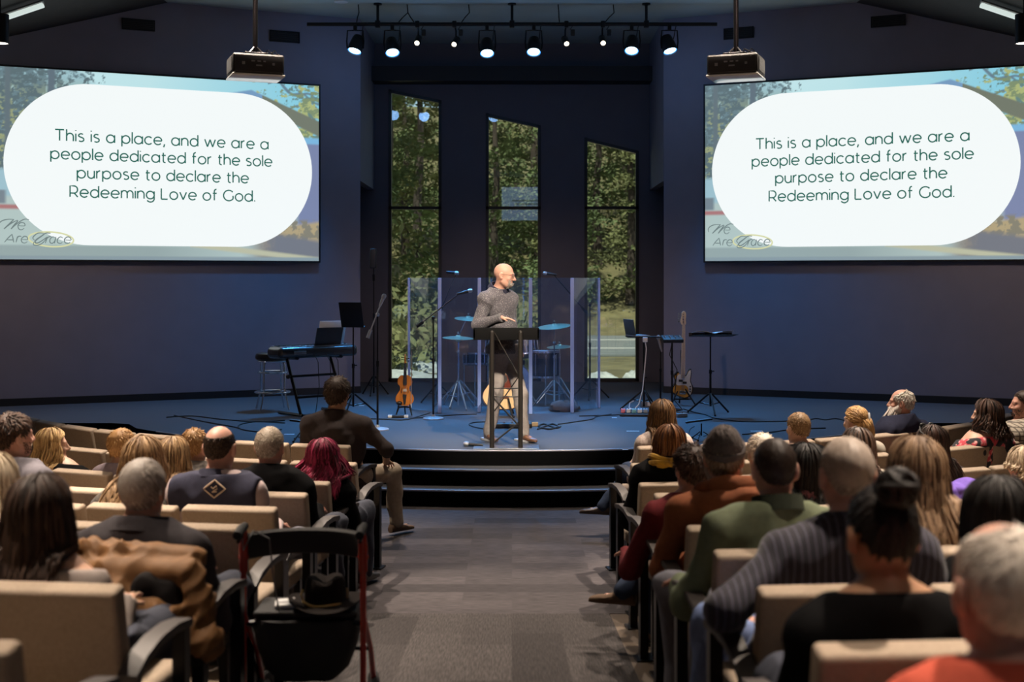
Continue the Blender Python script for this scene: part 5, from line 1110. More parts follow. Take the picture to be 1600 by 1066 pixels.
def creases(X, Y, Z, seed, k0, k1, n=7):
    """irregular sharp-edged folds: warped ridged waves in random directions"""
    rs = np.random.RandomState(int(seed*10)+17); acc = 0.0
    for i in range(n):
        k = k0*(k1/k0)**(i/(n-1)); d = rs.randn(3); d /= np.linalg.norm(d); e = rs.randn(3)*9; g_ = rs.randn(3)*7; ph = rs.rand(3)*6.28
        a = k*(d[0]*X+d[1]*Y+d[2]*Z)+1.6*np.sin(e[0]*X+e[1]*Y+e[2]*Z+ph[0])+ph[1]; mk = np.clip(0.25+np.sin(g_[0]*X+g_[1]*Y+g_[2]*Z+ph[2]), 0, 1)
        acc = acc+(k0/k)**0.7*mk*(2*np.abs(np.sin(a*0.5))-1.25)
    return acc
class Field:
    """distance field on a rectilinear grid, grown primitive by primitive"""
    def __init__(s, xs, ys, zs):
        s.ax = [np.asarray(a, np.float32) for a in (xs, ys, zs)]; s.F = np.full([len(a) for a in s.ax], 0.5, np.float32)
    def _sl(s, lo, hi):
        sl = []
        for a, l, h in zip(s.ax, lo, hi):
            i, j = np.searchsorted(a, l), np.searchsorted(a, h)
            if j <= i: return None
            sl.append(slice(i, j))
        return tuple(sl)
    def _grid(s, sl): return np.meshgrid(*[a[q] for a, q in zip(s.ax, sl)], indexing='ij', sparse=True)
    def put(s, sl, d, k, op='u'):
        f = s.F[sl]
        if op == 'u':
            h = np.clip(0.5+0.5*(f-d)/k, 0, 1); s.F[sl] = f*(1-h)+d*h-k*h*(1-h)
        elif op == 's':
            h = np.clip(0.5-0.5*(f+d)/k, 0, 1); s.F[sl] = f*(1-h)-d*h+k*h*(1-h)
    def rcone(s, a, b, ra, rb, k=0.02, op='u', pad=0.07):
        a, b = np.array(a, np.float32), np.array(b, np.float32); R = max(ra, rb)+pad
        sl = s._sl(np.minimum(a, b)-R, np.maximum(a, b)+R)
        if sl is None: return
        X, Y, Z = s._grid(sl); ba = b-a; L = float(ba@ba)+1e-9
        t = np.clip(((X-a[0])*ba[0]+(Y-a[1])*ba[1]+(Z-a[2])*ba[2])/L, 0, 1)
        d = np.sqrt((X-a[0]-t*ba[0])**2+(Y-a[1]-t*ba[1])**2+(Z-a[2]-t*ba[2])**2)-(ra+(rb-ra)*t)
        s.put(sl, d.astype(np.float32), k, op)
    def ell(s, c, r, R=None, k=0.02, op='u', pad=0.07):
        c = np.array(c, np.float32); r = np.array(r, np.float32); m = float(r.max())+pad
        sl = s._sl(c-m, c+m)
        if sl is None: return
        X, Y, Z = s._grid(sl); X, Y, Z = X-c[0], Y-c[1], Z-c[2]
        if R is not None:
            q = [R[0][i]*X+R[1][i]*Y+R[2][i]*Z for i in range(3)]
        else: q = [X, Y, Z]
        k0 = np.sqrt((q[0]/r[0])**2+(q[1]/r[1])**2+(q[2]/r[2])**2); k1 = np.sqrt((q[0]/r[0]**2)**2+(q[1]/r[1]**2)**2+(q[2]/r[2]**2)**2)+1e-6
        s.put(sl, (k0*(k0-1)/k1).astype(np.float32), k, op)
    def clip(s, fn):
        X, Y, Z = np.meshgrid(*s.ax, indexing='ij', sparse=True); s.F = np.maximum(s.F, fn(X, Y, Z).astype(np.float32))
    def wrinkle(s, amp, f=22.0, seed=0.0, lim=0.0065):
        X, Y, Z = np.meshgrid(*s.ax, indexing='ij', sparse=True)
        w = np.sin(f*(0.9*X+0.55*Z+0.4*Y)+seed+1.7*np.sin(9*Z+seed))+0.7*np.sin(f*1.7*(0.5*Z-0.8*X+0.3*Y)+2*seed)+0.5*np.sin(f*0.6*(Z+Y)+seed*3)
        s.F = s.F+np.clip(amp*(0.8*w+0.9*creases(X, Y, Z, seed, 22, 60)), -0.02, lim).astype(np.float32)
    def mesh(s, off=0.0):
        F = s.F-off; S = F < 0
        c = sum(S[i:S.shape[0]-1+i, j:S.shape[1]-1+j, k:S.shape[2]-1+k].astype(np.int8) for i in (0, 1) for j in (0, 1) for k in (0, 1))
        mask = (c > 0) & (c < 8); ijk = np.argwhere(mask); n = len(ijk)
        idx = np.full(mask.shape, -1, np.int32); idx[mask] = np.arange(n)
        pos = np.zeros((n, 3), np.float64); num = np.zeros(n)
        cor = [(i, j, k) for i in (0, 1) for j in (0, 1) for k in (0, 1)]
        fv = {q: F[ijk[:, 0]+q[0], ijk[:, 1]+q[1], ijk[:, 2]+q[2]] for q in cor}
        for qa in cor:
            for ax in range(3):
                if qa[ax]: continue
                qb = list(qa); qb[ax] = 1; qb = tuple(qb); fa, fb = fv[qa], fv[qb]; cr = (fa < 0) != (fb < 0)
                tt = np.where(cr, fa/np.where(cr, fa-fb, 1), 0); p = np.tile(np.array(qa, float), (n, 1)); p[:, ax] += tt
                pos += p*cr[:, None]; num += cr
        pos = pos/num[:, None]
        V = np.empty((n, 3))
        for ax in range(3):
            a = s.ax[ax]; i = ijk[:, ax]; V[:, ax] = a[i]+(a[i+1]-a[i])*pos[:, ax]
        Q = []
        for ax in range(3):
            u, v = (ax+1) % 3, (ax+2) % 3
            sl0 = [slice(None)]*3; sl1 = [slice(None)]*3; sl0[ax] = slice(0, -1); sl1[ax] = slice(1, None)
            A, B = S[tuple(sl0)], S[tuple(sl1)]
            e = np.argwhere(A != B); e = e[(e[:, u] > 0) & (e[:, v] > 0) & (e[:, u] < S.shape[u]-1) & (e[:, v] < S.shape[v]-1)]
            if not len(e): continue
            def cell(du, dv):
                q = e.copy(); q[:, u] -= du; q[:, v] -= dv; return idx[q[:, 0], q[:, 1], q[:, 2]]
            q = np.stack([cell(1, 1), cell(0, 1), cell(0, 0), cell(1, 0)], -1)
            fl = ~A[e[:, 0], e[:, 1], e[:, 2]]; q[fl] = q[fl][:, ::-1]; Q.append(q)
        return V, np.concatenate(Q)
def axis(lo, hi, h, flo=None, fhi=None, hf=None):
    out_ = [lo]; x = lo
    while x < hi:
        x += hf if (hf and flo <= x <= fhi) else h; out_.append(x)
    return np.array(out_, np.float32)

def skin(name, c): 
    m = mat('skin_'+name, c, rough=0.5, noise=0.08, nscale=30, spec=0.4); b = m.node_tree.nodes['Principled BSDF']
    b.inputs['Subsurface Weight'].default_value = 0.12; b.inputs['Subsurface Radius'].default_value = (0.02, 0.008, 0.004); b.inputs['Subsurface Scale'].default_value = 0.5; return m
SK = {'fair': skin('fair', (0.58, 0.36, 0.26)), 'pink': skin('pink', (0.60, 0.33, 0.25)), 'tan': skin('tan', (0.46, 0.27, 0.17)), 'warm': skin('warm', (0.40, 0.22, 0.13))}
M_eyew = mat('eye_white', (0.75, 0.73, 0.7), rough=0.2); M_iris = mat('eye_iris', (0.05, 0.035, 0.03), rough=0.15)
def hair_mat(c1, c2, rough=0.55):
    key = 'hair_%02x%02x%02x_%02x%02x%02x' % tuple(int(255*x) for x in (*c1[:3], *c2[:3]))
    if key in MATS: return MATS[key]
    m = mat(key, c1, rough=rough, spec=0.28); t = m.node_tree; b = t.nodes['Principled BSDF']
    a = t.nodes.new('ShaderNodeAttribute'); a.attribute_name = 'lock'
    n = t.nodes.new('ShaderNodeTexNoise'); n.inputs['Scale'].default_value = 90; tc = t.nodes.new('ShaderNodeTexCoord'); t.links.new(tc.outputs['Object'], n.inputs[0])
    ad = t.nodes.new('ShaderNodeMath'); ad.operation = 'MULTIPLY_ADD'; ad.inputs[1].default_value = 0.5; t.links.new(n.outputs[0], ad.inputs[0]); t.links.new(a.outputs['Fac'], ad.inputs[2])
    su = t.nodes.new('ShaderNodeMath'); su.operation = 'SUBTRACT'; su.inputs[1].default_value = 0.25; t.links.new(ad.outputs[0], su.inputs[0])
    x = t.nodes.new('ShaderNodeMix'); x.data_type = 'RGBA'; x.clamp_factor = True; x.inputs[6].default_value = (*c1[:3], 1); x.inputs[7].default_value = (*c2[:3], 1)
    t.links.new(su.outputs[0], x.inputs[0]); t.links.new(x.outputs[2], b.inputs['Base Color']); return m

# head frame: x to the person's right, y forward, z up, origin at the head centre
CR_C = np.array([0, -0.012, 0.03]); CR_R = np.array([0.076, 0.098, 0.088])
def head_prims(f, Hm, face=1.0, hs=1.0):
    R = np.array(Hm.to_3x3()); o = np.array(Hm.translation)
    R = R/np.linalg.norm(R[:, 0]); P = lambda *p: o+R @ (np.array(p)*hs)
    E = lambda c, r, k=0.02, op='u': f.ell(P(*c), np.array(r)*hs, R, k, op)
    C = lambda a, b, ra, rb, k=0.012, op='u': f.rcone(P(*a), P(*b), ra*hs, rb*hs, k, op)
    E(CR_C, CR_R); E((0, 0.022, -0.035), (0.064, 0.072, 0.078), 0.03); E((0, 0.055, -0.088), (0.036, 0.034, 0.026), 0.03)
    C((-0.05, 0.0, -0.06), (-0.022, 0.055, -0.092), 0.022, 0.02, 0.025); C((0.05, 0.0, -0.06), (0.022, 0.055, -0.092), 0.022, 0.02, 0.025)
    E((0, 0.076, 0.024), (0.052, 0.016, 0.012), 0.02)
    for sx in (-1, 1):
        E((sx*0.031, 0.102, 0.006), (0.018, 0.016, 0.012), 0.012, 's'); E((sx*0.042, 0.064, -0.026), (0.022, 0.02, 0.02), 0.02)
        E((sx*0.031, 0.078, 0.006), (0.014, 0.014, 0.013), 0.006)
        E((sx*0.084, -0.014, -0.006), (0.012, 0.023, 0.035), 0.008); E((sx*0.092, -0.004, -0.004), (0.006, 0.010, 0.018), 0.005, 's'); E((sx*0.078, -0.006, -0.034), (0.007, 0.011, 0.012), 0.008)
    C((0, 0.09, 0.012), (0, 0.112, -0.026), 0.010, 0.014, 0.012); 
    for sx in (-1, 1): E((sx*0.014, 0.098, -0.031), (0.010, 0.011, 0.009), 0.008)
    C((-0.02, 0.084, -0.058), (0.02, 0.084, -0.058), 0.007, 0.007, 0.008); C((-0.016, 0.082, -0.069), (0.016, 0.082, -0.069), 0.008, 0.008, 0.008)
    C((-0.02, 0.094, -0.0635), (0.02, 0.094, -0.0635), 0.003, 0.003, 0.004, 's')

def hand(f, wrist, d, palm_n, side, s=1.0, curl=0.35, spread=0.22):
    """palm + five separate fingers; d: pointing direction, palm_n: direction the palm faces, side: +1 thumb towards d x n"""
    d = Vector(d).normalized(); n = Vector(palm_n); n = (n-d*n.dot(d)).normalized(); u = d.cross(n)*side
    w = Vector(wrist)
    R = np.array(Matrix((u, d, n)).transposed())
    f.ell(w+d*0.048*s, (0.040*s, 0.052*s, 0.016*s), R, 0.015)
    for i, (off, L, r) in enumerate(((0.028, 0.072, 0.0088), (0.010, 0.08, 0.009), (-0.009, 0.075, 0.0086), (-0.027, 0.06, 0.0078))):
        b0 = w+d*0.085*s+u*off*s; ang = off*spread/0.028
        dd = (d+u*ang).normalized(); p = b0
        for j, fr in enumerate((0.45, 0.32, 0.23)):
            c = curl*(0.5+0.75*j); v = (dd*math.cos(c)+n*math.sin(c)).normalized(); q = p+v*L*fr*s; f.rcone(p, q, r*s*(1-0.08*j), r*s*(0.92-0.1*j), 0.004, pad=0.03); p = q
    b0 = w+d*0.028*s+u*0.030*s; v1 = (u*0.75+d*0.6+n*0.35).normalized(); v2 = (d*0.9+u*0.25+n*0.4).normalized()
    q = b0+v1*0.036*s; f.rcone(b0, q, 0.013*s, 0.010*s, 0.01, pad=0.03); f.rcone(q, q+v2*0.032*s, 0.010*s, 0.0085*s, 0.004, pad=0.03)

def torso_prims(f, sk):
    w, dp = sk['w'], sk['dp']; P, Wt, C, N = sk['pelvis'], sk['waist'], sk['chest'], sk['neck']
    f.ell(P, (0.178*w, 0.135*dp, 0.125), None, 0.05, pad=0.1); f.ell(Wt, (0.158*w, 0.122*dp, 0.17), None, 0.06, pad=0.1); f.ell(C, (0.172*w, 0.122*dp, 0.175), None, 0.06, pad=0.1)
    for s_ in ('l', 'r'):
        f.rcone(C+Vector((0, 0, 0.08)), sk['sh'+s_], 0.078, 0.056, 0.06, pad=0.1); f.rcone(N+Vector((0, 0.0, 0.0)), sk['sh'+s_]+Vector((0, 0, 0.004)), 0.054, 0.050, 0.06, pad=0.1)
def neck_prims(f, sk): f.rcone(sk['neck']-Vector((0, 0, 0.02)), sk['skull'], 0.062*sk['nk'], 0.054*sk['nk'], 0.03)
def arm_prims(f, sk):
    for s_ in ('l', 'r'):
        f.rcone(sk['sh'+s_], sk['el'+s_], 0.056, 0.044, 0.03); f.rcone(sk['el'+s_], sk['wr'+s_], 0.044, 0.029, 0.02)
def leg_prims(f, sk, foot=True):
    for s_ in ('l', 'r'):
        f.rcone(sk['hp'+s_], sk['kn'+s_], 0.088, 0.062, 0.05, pad=0.1); f.rcone(sk['kn'+s_], sk['an'+s_], 0.06, 0.042, 0.03)
        if foot: f.rcone(sk['an'+s_]+Vector((0, 0, -0.036)), sk['an'+s_].lerp(sk['toe'+s_], 0.68)+Vector((0, 0, 0.006)), 0.024, 0.013, 0.02)

def cap_pts(az, el, off):
    """point on the scalp ellipsoid; az 0 = front, +90 = right; below the equator the cap falls towards the nape"""
    ca = np.cos(np.where(el < 0, el*0.62, el)); r = CR_R+np.asarray(off)[..., None] if np.ndim(off) else CR_R+off
    x = r[..., 0]*ca*np.sin(az); y = r[..., 1]*ca*np.cos(az); z = r[..., 2]*np.where(el < 0, 1.12, 1.0)*np.sin(el)
    return np.stack([x, y, z], -1)+CR_C
HL_AZ = np.radians([0, 38, 58, 72, 88, 100, 118, 140, 180]); HL_EL = np.radians([33, 31, 14, -4, -8, -2, -26, -44, -48])
def hairline(az): return np.interp(np.abs(az), HL_AZ, HL_EL)
def tubes(P, Rr, lock, m=5, flat=0.5, center=None):
    """P (n, s, 3), Rr (n, s): flattened tapering locks"""
    n, s, _ = P.shape; T = np.gradient(P, axis=1); T /= np.linalg.norm(T, axis=-1, keepdims=True)+1e-9
    c = CR_C if center is None else center; out_ = P-c; nn = out_-T*(out_*T).sum(-1, keepdims=True); nn /= np.linalg.norm(nn, axis=-1, keepdims=True)+1e-9
    b = np.cross(T, nn); w = np.linspace(0, 2*PI, m, endpoint=False)
    V = P[:, :, None, :]+Rr[:, :, None, None]*(np.cos(w)[None, None, :, None]*b[:, :, None, :]+flat*np.sin(w)[None, None, :, None]*nn[:, :, None, :])
    base = (np.arange(n)*s*m)[:, None, None]; i = np.arange(s-1)[None, :, None]*m; j = np.arange(m)[None, None, :]; j2 = (j+1) % m
    F = np.stack([base+i+j, base+i+j2, base+i+m+j2, base+i+m+j], -1).reshape(-1, 4)
    return V.reshape(-1, 3), F, np.repeat(lock, s*m)
def cap_mesh(thick, lo_fn, hi_fn=None, na=56, ne=18, rs=None, bump=0.002, lock=0.35):
    az = np.linspace(-PI, PI, na, endpoint=False); lo = lo_fn(az); hi = hi_fn(az) if hi_fn is not None else np.full(na, PI/2-0.02)
    tt = np.linspace(0, 1, ne); A = np.repeat(az[None], ne, 0); E = lo[None]+(hi-lo)[None]*tt[:, None]
    edge = np.clip(np.minimum(tt, (1-tt) if hi_fn is not None else 1.0)*5, 0.0, 1)[:, None]; rr = (rs or np.random).rand(ne, na)
    V = cap_pts(A, E, thick*edge+bump*(rr-0.5)*2*edge-0.004*(1-edge)).reshape(-1, 3)
    i, j = np.meshgrid(np.arange(ne-1), np.arange(na), indexing='ij'); j2 = (j+1) % na
    F = np.stack([i*na+j, i*na+j2, (i+1)*na+j2, (i+1)*na+j], -1).reshape(-1, 4)
    if hi_fn is None:
        top = (ne-1)*na+np.arange(na); V = np.concatenate([V, [[0, CR_C[1], CR_C[2]+CR_R[2]+thick]]]); t_ = len(V)-1
        F = np.concatenate([F, np.stack([top, np.roll(top, -1), np.full(na, t_), np.full(na, t_)], -1)[:, [0, 1, 2, 2]]]) if False else np.concatenate([F, np.stack([top[0::2], top[1::2], np.roll(top, -2)[0::2], np.full(na//2, t_)], -1)])
    return V, F, np.full(len(V), lock)

def build_hair(spec, Hm, sk, parent, seed):
    """spec: dict(kind, c1, c2, ...). Returns mesh object in the person's own coordinates"""
    rs = np.random.RandomState(seed); kind = spec['kind']; parts = []; hs = sk['hs']
    vol = spec.get('vol', 0.012)
    top_hi = None
    if 'bald' in spec:            # angular radius of the bare crown, its centre tilted towards the front
        bald = math.radians(spec['bald']); tilt = math.radians(spec.get('bald_tilt', 70))
        cdir = np.array([0, math.cos(tilt), math.sin(tilt)])
        def keep(az, el): 
            d = np.stack([np.cos(el)*np.sin(az), np.cos(el)*np.cos(az), np.sin(el)], -1); return np.arccos(np.clip(d @ cdir, -1, 1)) > bald
    else: keep = lambda az, el: np.ones_like(az, bool)
    def roots(n, elmax=88, lo=hairline, margin=0.0):
        A, E = [], []
        while len(A) < n:
            d = rs.randn(3); d /= np.linalg.norm(d); az, el = math.atan2(d[0], d[1]), math.asin(d[2])
            if el > lo(az)+margin and el < math.radians(elmax) and keep(np.array(az), np.array(el)): A.append(az); E.append(el)
        return np.array(A), np.array(E)
    if kind in ('short', 'bob', 'curly', 'long', 'up') and 'bald' not in spec: parts.append(cap_mesh(vol*0.75, lambda a: hairline(a), None, rs=rs))
    if kind == 'short':
        n = int(spec.get('n', 900)*2.2); A, E = roots(n); L = spec.get('len', 0.022)*(0.7+0.6*rs.rand(n)); S = 4; P = np.zeros((n, S, 3))
        off = vol*0.55*(0.6+0.5*rs.rand(n)); p0 = cap_pts(A, E, off-0.004); nrm = p0-CR_C; nrm /= np.linalg.norm(nrm, axis=1, keepdims=True)
        crown = np.array([0.012, -0.06, 0.10]); comb = p0-(CR_C+crown)+np.array(spec.get('comb', (0, 0, 0))); tg = comb-nrm*(comb*nrm).sum(1, keepdims=True); tg /= np.linalg.norm(tg, axis=1, keepdims=True)+1e-6
        lift = spec.get('lift', 0.25); dr = tg+nrm*lift+0.35*rs.randn(n, 3)*spec.get('mess', 0.7); dr /= np.linalg.norm(dr, axis=1, keepdims=True)
        for i in range(S): t = i/(S-1); P[:, i] = p0+dr*L[:, None]*t-nrm*(L*0.22*t*t)[:, None]
        Rr = (spec.get('w', 0.0046)*(0.7+0.6*rs.rand(n)))[:, None]*np.array([1, 0.95, 0.65, 0.12])[None]
        parts.append(tubes(P, Rr, rs.rand(n), m=5, flat=0.55))
        if 'bald' in spec: parts.append(tubes(P[:, :2]*1.0, Rr[:, :2]*1.3, rs.rand(n)*0.5, m=4, flat=0.3))
    if kind in ('long', 'bob', 'curly', 'up'):
        n = spec.get('n', 420); A, E = roots(n, 86); Lh = spec.get('len', 0.28); S = spec.get('seg', 18); P = np.zeros((n, S, 3)); lock = rs.rand(n)
        R3 = np.array(Hm.to_3x3())/hs; g = R3.T @ np.array([0, 0, -1.0]); wave = spec.get('wave', 0.006); freq = spec.get('freq', 26.0); widen = spec.get('widen', 0.0); taper = spec.get('taper', 0.0)
        H3 = np.array(Hm.to_3x3()); HO = np.array(Hm.translation); Hi = np.linalg.inv(H3); N = np.array(sk['neck'])
        for i in range(n):
            az, el = A[i], E[i]; off = vol*(0.35+0.75*rs.rand()); ph = rs.rand()*6.28; L = Lh*(0.72+0.36*rs.rand()); p = None
            face = math.radians(spec.get('open', 64)+10*rs.rand()); sg = 1 if az >= 0 else -1
            if abs(az) < 0.35: sg = 1 if rs.rand() < spec.get('part', 0.5) else -1
            el_end = math.radians(-6 if abs(az) < 2.0 else -30)
            arc_n = max(3, int(S*0.45*min(1, 0.35+(el-el_end)/2.6))); aa = abs(az)*sg if az != 0 else 0.01
            for k in range(S):
                if k < arc_n:
                    t = k/(arc_n-1); e2 = el+(el_end-el)*t
                    tgt = max(abs(aa), face) if abs(aa) < face else abs(aa); a2 = (abs(aa)+(tgt-abs(aa))*min(1, t*1.5))*sg
                    q = cap_pts(np.array(a2), np.array(e2), off+0.006*t); 
                    q = q+0.3*wave*np.array([math.sin(ph+freq*0.1*k), 0, math.cos(ph+0.13*freq*k)])*t
                    p = q; P[i, k] = q; last = k
                else:
                    st = L/(S-arc_n); t = (k-arc_n+1)/(S-arc_n); hz = np.array([math.sin(a2), math.cos(a2), 0])
                    p = p+g*st+hz*st*(widen-taper*t); w_ = wave*min(1, t*2)
                    q = p+w_*np.array([math.sin(ph+freq*L*t), math.cos(ph+freq*L*t*0.9), 0])
                    lw = HO+H3 @ q                                      # keep the hair outside neck and shoulders
                    dz = lw[2]-N[2]
                    if dz < 0.05:
                        back = a2*sg > math.radians(78); yb = N[1]-0.055-0.085*min(1, max(0, 0.05-dz)/0.12)-0.012*lock[i]
                        if back: lw[1] = min(lw[1], yb)
                        else: lw[1] = max(lw[1], N[1]+0.075+0.05*min(1, max(0, 0.05-dz)/0.15)); 
                        if abs(lw[0]-N[0]) > 0.15: lw[0] = N[0]+np.sign(lw[0]-N[0])*0.15
                        q = Hi @ (lw-HO)
                    P[i, k] = q
        prof = np.interp(np.linspace(0, 1, S), [0, 0.12, 0.7, 0.92, 1], [0.6, 1, 0.95, 0.6, 0.1]); Rr = (spec.get('w', 0.0115)*(0.6+0.7*rs.rand(n)))[:, None]*prof[None]
        parts.append(tubes(P, Rr*0.7, lock, m=4, flat=0.42))
        tt = np.linspace(0, 1, S)[None, :, None]
        for q in range(3):
            o2 = rs.randn(n, 1, 3)*0.0055; ph2 = rs.rand(n, 1, 1)*6.28
            P2 = P+o2*(0.6+0.9*tt)+0.35*wave*np.sin(ph2+freq*0.5*tt*Lh*4)*np.array([1, 0.6, 0.2])*tt; parts.append(tubes(P2, Rr*(0.42+0.25*rs.rand(n, 1)), np.clip(lock+0.28*rs.randn(n), 0, 1), m=4, flat=0.55))
    if kind == 'pony' or kind == 'up':
        pass
    if kind in ('pony', 'bun'):
        # hair drawn back to a gathered point
        parts.append(cap_mesh(vol*0.8, hairline, None, rs=rs))
        G = np.array(spec.get('gather', (0.0, -0.125, 0.03))); n = 360; A, E = roots(n, 86, margin=-0.02); S = 9; P = np.zeros((n, S, 3)); dG = G-CR_C; azG, elG = math.atan2(dG[0], dG[1]), math.asin(dG[2]/np.linalg.norm(dG))
        vg = np.array([math.cos(elG)*math.sin(azG), math.cos(elG)*math.cos(azG), math.sin(elG)])
        for i in range(n):
            v0 = np.array([math.cos(E[i])*math.sin(A[i]), math.cos(E[i])*math.cos(A[i]), math.sin(E[i])])
            for k in range(S):
                t = k/(S-1); v = v0*(1-t)+vg*t; v /= np.linalg.norm(v); P[i, k] = cap_pts(np.array(math.atan2(v[0], v[1])), np.array(math.asin(v[2])), vol*(0.55+0.35*rs.rand()))
        parts.append(tubes(P, (0.0085*(0.6+0.6*rs.rand(n)))[:, None]*np.array([0.5, 1, 1, 1, 1, 1, 0.9, 0.8, 0.5])[None], rs.rand(n), m=5, flat=0.4))
        if kind == 'bun':
            n = 70; th = rs.rand(n)*2*PI; S = 14; P = np.zeros((n, S, 3)); br = spec.get('bun_r', 0.04)
            for i in range(n):
                tor = rs.rand()*6.28; rr = br*(0.55+0.45*rs.rand()); ax1 = rs.randn(3); ax1 /= np.linalg.norm(ax1); ax2 = np.cross(ax1, rs.randn(3)); ax2 /= np.linalg.norm(ax2)
                for k in range(S): w = tor+2.6*k/(S-1); P[i, k] = G+vg*br*0.75+rr*(np.cos(w)*ax1+np.sin(w)*ax2)*np.array([1.15, 0.95, 1.05])
            parts.append(tubes(P, np.full((n, S), 0.010)*np.interp(np.linspace(0, 1, S), [0, .2, .8, 1], [.3, 1, 1, .3])[None], rs.rand(n), m=5, flat=0.6, center=G))
        else:
            n = 90; S = 12; P = np.zeros((n, S, 3)); L = spec.get('len', 0.25)
            for i in range(n):
                o_ = rs.randn(3)*0.012; l = L*(0.75+0.35*rs.rand()); ph = rs.rand()*6
                for k in range(S):
                    t = k/(S-1); P[i, k] = G+o_*(1+1.3*t*(1-t))+vg*(0.03*math.sin(min(1, t*2)*PI/2))+np.array([0.008*math.sin(ph+7*t), 0, -l*t**1.15])
            parts.append(tubes(P, np.full((n, S), 0.009)*np.interp(np.linspace(0, 1, S), [0, .1, .8, 1], [.5, 1, .8, .1])[None], rs.rand(n), m=5, flat=0.5, center=G+np.array([0, 0.05, 0])))
    V, F, A_ = [], [], []; o_ = 0
    for v, f, a in parts: V.append(v); F.append(f+o_); A_.append(a); o_ += len(v)
    V = np.concatenate(V); F = np.concatenate(F); A_ = np.concatenate(A_)
    V = V @ np.array(Hm.to_3x3()).T+np.array(Hm.translation)
    return link('hair', np_mesh('hair', V, F, hair_mat(spec['c1'], spec['c2'], spec.get('rough', 0.55)), attr=A_), parent)

def build_beard(spec, Hm, parent, seed):
    rs = np.random.RandomState(seed+500); n = spec.get('n', 300); L0 = spec['len']; S = 6; c = np.array([0, 0.028, -0.045]); r = np.array([0.066, 0.076, 0.076]); P = np.zeros((n, S, 3)); q = 0
    while q < n:
        d = rs.randn(3); d /= np.linalg.norm(d); az = abs(math.degrees(math.atan2(d[0], d[1]))); el = math.degrees(math.asin(d[2]))
        if az > spec.get('az', 100) or el > (-12 if az < 45 else 12) or el < -68: continue
        if az < 17 and -24 < el < -14 and True: continue
        p0 = c+d*r; L = L0*(0.6+0.5*rs.rand())*(1.0 if az < 50 else 0.55); dn = np.array([0, spec.get('fwd', 0.15), -1.0])+spec.get('mess', 0.25)*rs.randn(3)+d*0.35; dn /= np.linalg.norm(dn)
        for k in range(S): t = k/(S-1); P[q, k] = p0+dn*L*t+d*0.004+np.array([-p0[0]*0.3*t*min(1, L/0.08), 0, 0])
        q += 1
    V, F, A_ = tubes(P, (spec.get('w', 0.007)*(0.6+0.6*rs.rand(n)))[:, None]*np.array([0.8, 1, 1, 0.85, 0.6, 0.1])[None], rs.rand(n), m=5, flat=0.5, center=c)
    if spec.get('mass'):
        f_ = Field(axis(-0.13, 0.13, 0.006), axis(-0.06, 0.26, 0.006), axis(-0.34, 0.04, 0.006)); L_ = L0
        f_.rcone((0, 0.055, -0.075), (0, 0.075+0.3*L_, -0.09-0.8*L_), 0.060, 0.030, 0.04)
        for sx in (-1, 1): f_.rcone((sx*0.05, 0.02, -0.05), (sx*0.02, 0.07+0.2*L_, -0.09-0.5*L_), 0.032, 0.035, 0.04); f_.rcone((sx*0.066, 0.0, 0.0), (sx*0.058, 0.02, -0.06), 0.014, 0.028, 0.03)
        f_.rcone((-0.03, 0.088, -0.048), (0.03, 0.088, -0.048), 0.014, 0.014, 0.02); f_.wrinkle(0.003, 60, 2.0); v_, q_ = f_.mesh(); F = np.concatenate([F, q_+len(V)]); V = np.concatenate([V, v_]); A_ = np.concatenate([A_, np.full(len(v_), 0.5)])
    V = V @ np.array(Hm.to_3x3()).T+np.array(Hm.translation)
    return link('beard', np_mesh('beard', V, F, hair_mat(spec['c1'], spec['c2'])), parent) if False else link('beard', np_mesh('beard', V, F, hair_mat(spec['c1'], spec['c2']), attr=A_), parent)

def eyes(Hm, parent, hs):
    for sx in (-1, 1):
        b = MB(); b.ball((sx*0.031, 0.0785, 0.0065), 0.0125, n=12); M_ = Hm.to_3x3().to_4x4(); M_.translation = Hm.translation
        o = b.build('eye', M_eyew, parent); o.matrix_local = Hm
        b = MB(); b.ball((sx*0.031, 0.0885, 0.0065), (0.0058, 0.0035, 0.0058), n=10); b.build('iris', M_iris, o)
    for sx in (-1, 1): pass

def cloth_obj(name, f, m, parent, off=0.0):
    V, F = f.mesh(off); return link(name, np_mesh(name, V, F, m), parent)

